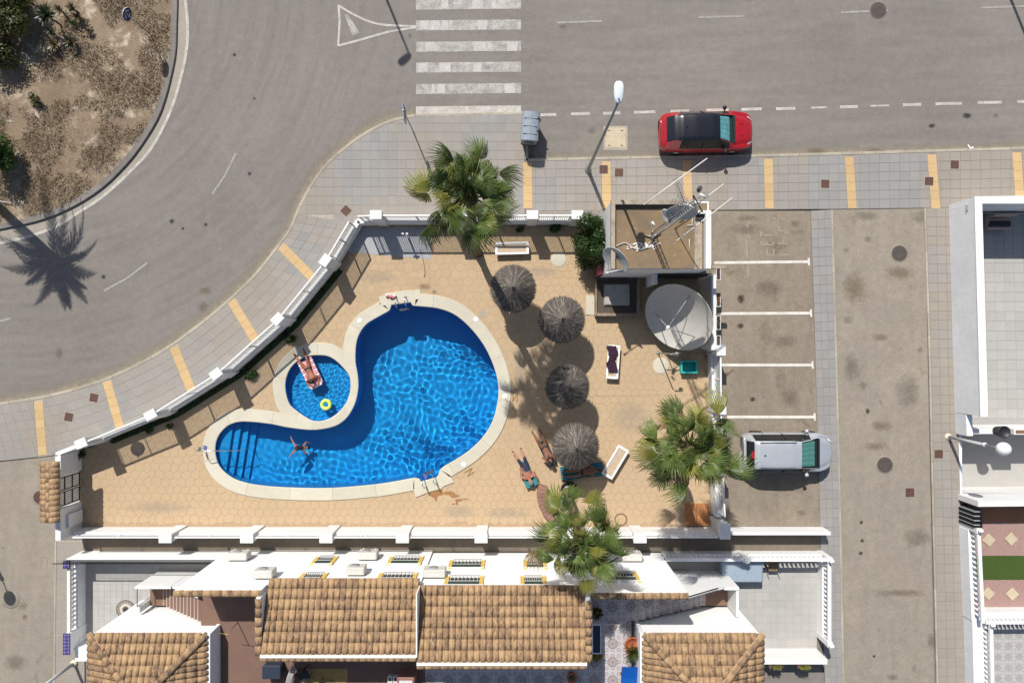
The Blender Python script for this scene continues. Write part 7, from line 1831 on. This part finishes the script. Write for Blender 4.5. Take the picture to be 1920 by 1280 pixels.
# curved brick seat and stone ring round the southern palm
cb_ = thing('curved_bench', 'pink curved brick seat around the base of the southern palm', 'bench', None, P(1063, 925, DZ)); m = MB(); r0, r1 = 1.0, 1.42
pk = surf('pink_brick', (.28, .15, .12), (.24, .13, .105), big=2, fine=40, rand=.1)
for k in range(11):
    a0 = rad(158+k*8.2); a1 = rad(158+(k+1)*8.2-.6); q = [(r0*math.cos(a0), r0*math.sin(a0)), (r1*math.cos(a0), r1*math.sin(a0)), (r1*math.cos(a1), r1*math.sin(a1)), (r0*math.cos(a1), r0*math.sin(a1))]; MB().prism(q, 0, .42).build('brick', pk, cb_)
t = thing('plant_pot', 'black bowl of dark soil between the curved seat and the palm', 'pot', None, P(1066, 915, DZ)); MB().lathe([(.34, 0), (.4, .22), (.36, .22), (.34, .16), (.001, .16)], 24).build('bowl', M['dark'], t)
for k in range(14):
    a = k*.45; MB().bev(-.05, -.04, .15, .05, .04, .22, .015, M=T(.2*math.cos(a), -.05+.2*math.sin(a), 0, a)).build('pebble', M['lgrey'], t)
t = thing('round_drain', 'round drain ring partly hidden by a palm leaf near the south wall', 'drain', None, P(1163, 972, DZ+.012)); MB().lathe([(.3, 0), (.3, .012), (.24, .014), (.24, .0)], 24).build('ring', plain('ring_brown', (.2, .13, .08), .8), t); MB().lathe([(.24, .004), (.001, .005)], 24).build('lid', M['deck'], t)
t = thing('drain_lid', 'round dark brown lid in the brick-shadowed deck near the gate', 'manhole', None, P(261, 840, DZ+.008)); MB().lathe([(.33, 0), (.33, .006), (.3, .012), (.001, .012)], 28).build('lid', M['iron'], t); MB().box(-.03, -.4, 0, .05, -.3, .01).build('lug', M['iron'], t)
t = thing('pool_hose', 'thin brown hose curving on the deck below the fence shower', 'hose', None, P(788, 480, DZ+.015)); MB().tube(catmull([Vector((0, .3, .01)), Vector((.12, -.05, .01)), Vector((.2, -.45, .01)), Vector((.24, -.8, .01)), Vector((.2, -1.0, .01))], 5), .012, 5).build('hose', plain('hose_brown', (.16, .09, .05), .7), t)
t = thing('fence_shower', 'small white tap post standing by the north fence', 'tap', None, P(767, 446, DZ)); MB().box(-.03, -.03, 0, .03, .03, 1.1).build('post', M['whitep'], t); MB().box(-.14, -.03, 1.1, .14, .03, 1.16).build('bar', M['whitep'], t); MB().ball((0, 0, 1.2), .05, 8).build('knob', M['dark'], t)
t = thing('floor_patch', 'blue-grey painted patch of floor in the fence corner', 'paint', None, P(740, 450, DZ+.013))
MB().sheet([(p[0]-t.location.x, p[1]-t.location.y) for p in XY([(672, 428), (806, 428), (808, 487), (641, 472)])], 0).build('painted_floor', surf('blue_grey_floor', (.36, .37, .385), (.32, .33, .345), fine=50), t)
t = thing('swim_ring', 'small yellow-green swim ring floating in the paddling pool', 'swim ring', None, P(612, 758, WZ+.03)); m = MB(); n, k2 = 28, 12; vs = []; fs = []
for i in range(n):
    a = 2*PI*i/n
    for k in range(k2): b = 2*PI*k/k2; vs.append(((.19+.085*math.cos(b))*math.cos(a), (.19+.085*math.cos(b))*math.sin(a), .085*math.sin(b)))
for i in range(n):
    for k in range(k2): fs.append((i*k2+k, ((i+1) % n)*k2+k, ((i+1) % n)*k2+(k+1) % k2, i*k2+(k+1) % k2))
m.add(vs, fs, 0, True).build('ring', plain('lime_vinyl', (.6, .72, .12), .25, var=.1, fine=6), t); MB().lathe([(.02, .08), (.02, .1), (.001, .1)], 8, (.19, 0, 0)).build('valve', M['whitep'], t)
t = thing('beach_toy', 'small pink and white inflatable toy on the coping by the north ladder', 'toy', None, P(735, 556, CZ+.005)); pink = plain('pink_vinyl', (.62, .2, .22), .3); pw_ = plain('pale_vinyl', (.8, .68, .68), .3)
for k, (x, y, s, mt) in enumerate(((-.2, .05, .085, pw_), (-.13, .0, .06, pink), (0, -.02, .085, pink), (.1, -.06, .06, pink), (.17, .02, .08, pw_), (-.08, .07, .05, pw_), (.2, -.03, .05, pink))): MB().ball((x, y, s), s, 10).build('bubble', mt, t)

# ================================================================ PEOPLE
def person(label, J, mats, cloth=(), hair='black', hairlen=0, rs=1.0, group='people at the pool', fl=None, face=None, fat=1.0, hands=True):
    """J: joint name -> world point. Body grown from a skeleton as one skin surface."""
    names = ['pelvis', 'waist', 'chest', 'neck', 'chin', 'head']
    chain = [('pelvis', 'waist'), ('waist', 'chest'), ('chest', 'neck'), ('neck', 'chin'), ('chin', 'head')]
    for s in 'LR':
        names += ['sho'+s, 'elb'+s, 'wri'+s, 'pal'+s, 'hip'+s, 'kne'+s, 'cal'+s, 'ank'+s, 'bal'+s]
        J['cal'+s] = J['kne'+s].lerp(J['ank'+s], .3)
        J['pal'+s] = J['wri'+s]+(J['wri'+s]-J['elb'+s]).normalized()*.075
        chain += [('chest', 'sho'+s), ('sho'+s, 'elb'+s), ('elb'+s, 'wri'+s), ('wri'+s, 'pal'+s), ('pelvis', 'hip'+s), ('hip'+s, 'kne'+s), ('kne'+s, 'cal'+s), ('cal'+s, 'ank'+s), ('ank'+s, 'bal'+s)]
    J['chin'] = J['neck'].lerp(J['head'], .45)
    RR = dict(pelvis=.15*fat, waist=.135*fat, chest=.15*fat, neck=.056, chin=.082, head=.092, sho=.07, elb=.044, wri=.03, pal=.036, hip=.095*fat, kne=.06, cal=.062, ank=.038, bal=.034)
    o0 = J['pelvis'].copy()
    me = bpy.data.meshes.new('body'); ix = {n_: i for i, n_ in enumerate(names)}
    me.from_pydata([tuple(J[n_]-o0) for n_ in names], [(ix[a], ix[b]) for a, b in chain], []); ob = bpy.data.objects.new('body', me); COL.objects.link(ob)
    sk = ob.modifiers.new('skin', 'SKIN'); sk.use_smooth_shade = True
    for n_ in names:
        k = n_ if n_ in RR else n_[:3]; v = me.skin_vertices[0].data[ix[n_]]; v.radius = (RR[k]*rs, RR[k]*rs*(.8 if k in ('pelvis', 'waist', 'chest') else 1)); v.use_root = (n_ == 'pelvis')
    sb = ob.modifiers.new('sub', 'SUBSURF'); sb.levels = 2; sb.render_levels = 2
    bpy.context.view_layer.update()
    res = bpy.data.meshes.new_from_object(ob.evaluated_get(bpy.context.evaluated_depsgraph_get())); bpy.data.objects.remove(ob)
    res.name = 'body'; res.materials.clear()
    for m_ in mats: res.materials.append(m_)
    bones = [(a, b) for a, b in chain]
    cl = {}
    for mi, bs in cloth:
        for b in bs: cl[b] = mi
    for p in res.polygons:
        c = p.center+o0; best = 1e9; bb = None; bt = 0
        for a, b in bones:
            d = J[b]-J[a]; t_ = max(0, min(1, (c-J[a]).dot(d)/d.length_squared)); q = (J[a]+d*t_-c).length
            if q < best: best = q; bb = (a, b); bt = t_
        mi = cl.get(bb, 0)
        if isinstance(mi, tuple): mi = mi[0] if bt <= mi[1] else 0
        p.material_index = mi; p.use_smooth = True
    t = link('person', None, None, label, 'person', group); t.location = o0
    bo = link('body', res, t); bo.cycles.is_caustics_receiver = True
    hd = J['head']-o0; ax = (J['head']-J['neck']).normalized(); f = (face or Vector((0, 0, 1))).normalized()
    # hair cap
    q = ax.to_track_quat('Z', 'Y').to_matrix().to_4x4(); m = MB()
    back = -f
    hm = plain('hair_'+hair, dict(black=(.008, .007, .007), brown=(.05, .025, .012), grey=(.2, .18, .16))[hair], .5)
    Mx = Matrix.Translation(hd+back*.018*rs+ax*.012) @ q
    m.lathe([(.001, .118), (.05, .108), (.088, .07), (.104, .01), (.1, -.04), (.085, -.075)], 16, M=Mx @ Matrix.Scale(rs, 4)); m.build('hair', hm, t)
    if hairlen:
        MB().tube([hd+back*.06, hd+back*.09-ax*.1, hd+back*.1-ax*(.1+hairlen)], [.09*rs, .085*rs, .03], 8).build('long_hair', hm, t)
    # face: nose, eyes, mouth, ears
    sd = ax.cross(f).normalized(); e0 = hd+f*.082*rs-ax*.02
    MB().tube([e0+ax*.01, e0+f*.02-ax*.03, e0-ax*.04], [.008, .014, .006], 6).build('nose', mats[0], t)
    for s in (1, -1):
        MB().ball(e0+sd*s*.032+ax*.008-f*.006, .011, 6).build('eye', M['dark'], t); MB().ball(hd+sd*s*.092*rs-ax*.02, .022, 6).build('ear', mats[0], t)
    MB().box(-.022, -.004, -.004, .022, .004, .004, M=Matrix.Translation(e0-ax*.062-f*.004) @ Matrix((sd, f, ax)).transposed().to_4x4()).build('mouth', plain('lips', (.25, .07, .06), .5), t)
    if hands:
        for s in 'LR':
            w0 = J['pal'+s]-o0; d = (J['wri'+s]-J['elb'+s]).normalized(); u = d.cross(Vector((0, 0, 1)))
            if u.length < .1: u = d.cross(Vector((1, 0, 0)))
            u.normalize(); nz = u.cross(d); m = MB()
            for k, (off, ln) in enumerate(((-.028, .06), (-.01, .075), (.01, .07), (.027, .055))):
                b = w0+u*off+d*.01; m.tube([b, b+d*ln*.5, b+d*ln*.85-nz*.02, b+d*ln-nz*.035], [.0095, .009, .008, .006], 6)
            sg = 1 if s == 'L' else -1; b = w0-d*.04+u*.03*sg; m.tube([b, b+u*.03*sg+d*.02, b+u*.035*sg+d*.05-nz*.01], [.011, .01, .007], 6); m.build('fingers', mats[0], t)
    return t
def skin(name, c): 
    N = Nodes(name); N.col(N.hsv(c, N.rng(N.noise(14, 3), .3, .7, .92, 1.08)), .5, 0, .35); N.b.inputs['Subsurface Weight'].default_value = .05; return N.m
tanS = skin('tanned_skin', (.26, .1, .055)); darkS = skin('dark_tan_skin', (.2, .085, .05)); paleS = skin('fair_skin', (.5, .28, .2)); redS = skin('sunburnt_skin', (.36, .15, .1))
def fig(o, fwd, up, pts):
    """pts in body frame: (along spine fwd, side, up) -> world"""
    f = Vector(fwd).normalized(); u = Vector(up).normalized(); s = u.cross(f).normalized(); u = f.cross(s)
    return {k: Vector(o)+f*v[0]+s*v[1]+u*v[2] for k, v in pts.items()}
LIE = dict(pelvis=(0, 0, 0), waist=(.2, 0, 0), chest=(.42, 0, .01), neck=(.58, 0, .01), head=(.75, 0, .03))
# 1 woman on the pink float, paddling pool: head towards lower right, legs up-left
d1 = Vector((.42, -.9, 0)).normalized()
o1 = at(576, 692, .3); o1.z = .17
J = fig(o1, d1, (0, 0, 1), {**LIE, 'chest': (.38, 0, .06), 'head': (.6, 0, .3), 'neck': (.5, 0, .14), 'shoL': (.46, .17, .07), 'shoR': (.46, -.17, .07), 'elbL': (.5, .34, .02), 'elbR': (.52, -.34, .02), 'wriL': (.72, .22, .05), 'wriR': (.74, -.2, .06), 'hipL': (-.08, .1, 0), 'hipR': (-.08, -.1, 0), 'kneL': (-.48, .17, .06), 'kneR': (-.47, -.2, .06), 'ankL': (-.86, .2, .02), 'ankR': (-.84, -.27, .02), 'balL': (-.98, .22, .07), 'balR': (-.96, -.31, .07)})
bk = plain('black_swimwear', (.012, .012, .014), .6)
person('person in black swimwear lying on the pink float in the paddling pool', J, [tanS, bk], [(1, [('pelvis', 'hipL'), ('pelvis', 'hipR')])], 'black', .12, 1.05, face=Vector((-d1.x, -d1.y, .15)))
t = thing('pool_float', 'pink and white bubbly lilo under the person in the paddling pool', 'pool float', None, Vector((o1.x, o1.y, WZ-.01))); ang = math.atan2(d1.y, d1.x); lp = plain('pink_float', (.7, .33, .36), .3); lw_ = plain('white_float', (.8, .72, .72), .3)
MB().bev(-.42, -.25, -.03, .8, .25, .05, .03, M=Matrix.Rotation(ang, 4, 'Z')).build('bed', lp, t)
for k in range(11):
    x = -.42+k*.12
    for s in (1, -1):
        p = Matrix.Rotation(ang, 4, 'Z') @ Vector((x, s*.3, .03)); MB().ball(p, .075, 10).build('bubble', lw_ if k % 2 else lp, t)
for k in range(5):
    p = Matrix.Rotation(ang, 4, 'Z') @ Vector((.86, -.22+k*.11, .06)); MB().ball(p, .09, 10).build('pillow_bubble', lw_ if k % 2 == 0 else lp, t)
# 2 swimmer in the large pool, mostly under water, legs kicking left
o2 = P(556, 840, -.14); d2 = Vector((.7, -.05, -.72)).normalized()
J = fig(o2, d2, (.7, 0, .7), {**LIE, 'head': (.75, 0, .02), 'shoL': (.5, .17, 0), 'shoR': (.5, -.17, 0), 'elbL': (.62, .36, -.02), 'elbR': (.6, -.36, -.02), 'wriL': (.84, .28, -.04), 'wriR': (.82, -.3, -.04), 'hipL': (-.08, .1, 0), 'hipR': (-.08, -.1, 0), 'kneL': (-.2, .3, -.1), 'kneR': (-.22, -.3, -.12), 'ankL': (-.2, .55, -.35), 'ankR': (-.26, -.5, -.3), 'balL': (-.22, .66, -.4), 'balR': (-.28, -.6, -.36)})
J = {k: o2+(v-o2)*.8 for k, v in J.items()}
person('person in dark swimwear swimming in the shallow end of the large pool', J, [paleS, plain('grey_swimsuit', (.05, .05, .06), .6)], [(1, [('pelvis', 'waist'), ('pelvis', 'hipL'), ('pelvis', 'hipR'), ('waist', 'chest')])], 'brown', 0, .8, face=Vector((.3, 0, -1)))
# 3 man reclining on a turquoise towel, feet to the north-west
tqt = plain('turquoise_towel', (.03, .2, .22), .9, var=.12, fine=20)
d3 = Vector((.36, -.93, 0)).normalized(); o3 = P(984, 872, DZ+.3); ang3 = math.atan2(d3.y, d3.x)
J = fig(o3, d3, (0, 0, 1), {**LIE, 'head': (.76, 0, .1), 'neck': (.58, 0, .06), 'shoL': (.5, .19, .03), 'shoR': (.5, -.19, .03), 'elbL': (.32, .33, .02), 'elbR': (.3, -.34, .02), 'wriL': (.56, .34, .03), 'wriR': (.1, -.26, .05), 'hipL': (-.08, .1, 0), 'hipR': (-.08, -.1, 0), 'kneL': (-.46, .13, .1), 'kneR': (-.45, -.16, .12), 'ankL': (-.84, .12, -.06), 'ankR': (-.84, -.26, -.06), 'balL': (-.92, .14, .06), 'balR': (-.92, -.3, .06)})
navy = plain('navy_shorts', (.025, .03, .06), .8)
person('person in navy shorts reclining on a turquoise bed near the curved bench', J, [redS, navy], [(1, [('pelvis', 'waist'), ('pelvis', 'hipL'), ('pelvis', 'hipR'), ('hipL', 'kneL'), ('hipR', 'kneR')])], 'grey', 0, 1.05, face=Vector((0, 0, 1)), fat=1.15)
def beach_bed(label, o, ang, L0, L1, w_, mat, h=.2):
    t = thing('beach_lounger', label, 'sun lounger', 'low beds around the southern parasol', Vector((o.x, o.y, DZ+.012)), ang)
    MB().bev(L0, -w_/2, h-.04, L1, w_/2, h-.0, .015).build('bed', mat, t)
    for x in (L0+.1, L1-.1):
        for y in (-w_/2+.05, w_/2-.05): MB().tube([Vector((x, y, 0)), Vector((x, y, h-.04))], .015, 6).build('leg', M['lgrey'], t)
    return t
t = beach_bed('low turquoise bed under the person in navy shorts', o3, ang3, -.25, .98, .42, tqt, .18); MB().bev(.62, -.3, .182, 1.0, .3, .25, .03).build('pillow', tqt, t)
# 4 woman seated at the west side of the southern parasol
d4 = Vector((.42, -.9, .18)).normalized(); o4 = P(1020, 836, DZ+.3)
J = fig(o4, d4, (0, .2, 1), {**LIE, 'head': (.76, 0, .1), 'neck': (.58, 0, .05), 'shoL': (.5, .17, .02), 'shoR': (.5, -.17, .02), 'elbL': (.36, .3, .0), 'elbR': (.36, -.3, .0), 'wriL': (.55, .22, .1), 'wriR': (.58, -.2, .1), 'hipL': (-.08, .1, 0), 'hipR': (-.08, -.1, 0), 'kneL': (-.42, .15, .2), 'kneR': (-.42, -.16, .16), 'ankL': (-.78, .13, -.02), 'ankR': (-.8, -.2, -.04), 'balL': (-.9, .13, .04), 'balR': (-.92, -.22, .04)})
person('person in black swimwear lying back at the west edge of the southern parasol', J, [darkS, bk], [(1, [('pelvis', 'hipL'), ('pelvis', 'hipR'), ('chest', 'neck')])], 'black', .1, face=Vector((0, 0, 1)))
beach_bed('low dark bed at the west edge of the southern parasol', o4, math.atan2(d4.y, d4.x), -.3, .95, .44, plain('dark_teal', (.02, .045, .05), .8), .18)
# 5 sunbather under the parasol on a striped lounger
d5 = Vector((1, .12, 0)).normalized(); o5 = P(1090, 881, DZ+.3)
J = fig(o5, d5, (0, 0, 1), {**LIE, 'head': (.76, 0, .1), 'neck': (.58, 0, .06), 'shoL': (.5, .18, .02), 'shoR': (.5, -.18, .02), 'elbL': (.3, .28, .0), 'elbR': (.3, -.28, .0), 'wriL': (.06, .24, .03), 'wriR': (.06, -.24, .03), 'hipL': (-.08, .1, 0), 'hipR': (-.08, -.1, 0), 'kneL': (-.48, .11, .04), 'kneR': (-.48, -.13, .04), 'ankL': (-.88, .1, -.04), 'ankR': (-.88, -.12, -.04), 'balL': (-.95, .12, .06), 'balR': (-.95, -.14, .06)})
person('person lying on the striped lounger beneath the southern parasol', J, [darkS, bk], [(1, [('pelvis', 'hipL'), ('pelvis', 'hipR')])], 'brown', 0, face=Vector((0, 0, 1)))
def stripes():
    N = Nodes('turquoise_stripes'); sx_ = N.n('ShaderNodeSeparateXYZ'); N.put(sx_.inputs[0], N.pos); s_ = N.mth('SINE', N.mth('MULTIPLY', N.mth('ADD', sx_.outputs[1], N.mth('MULTIPLY', sx_.outputs[0], -.12)), 55)); return N.col(N.mix(N.mth('GREATER_THAN', s_, 0), (.03, .26, .3), (.02, .07, .1)), .9)
beach_bed('turquoise striped lounger beneath the southern parasol', o5, math.atan2(d5.y, d5.x), -1.0, .98, .62, stripes(), .18)
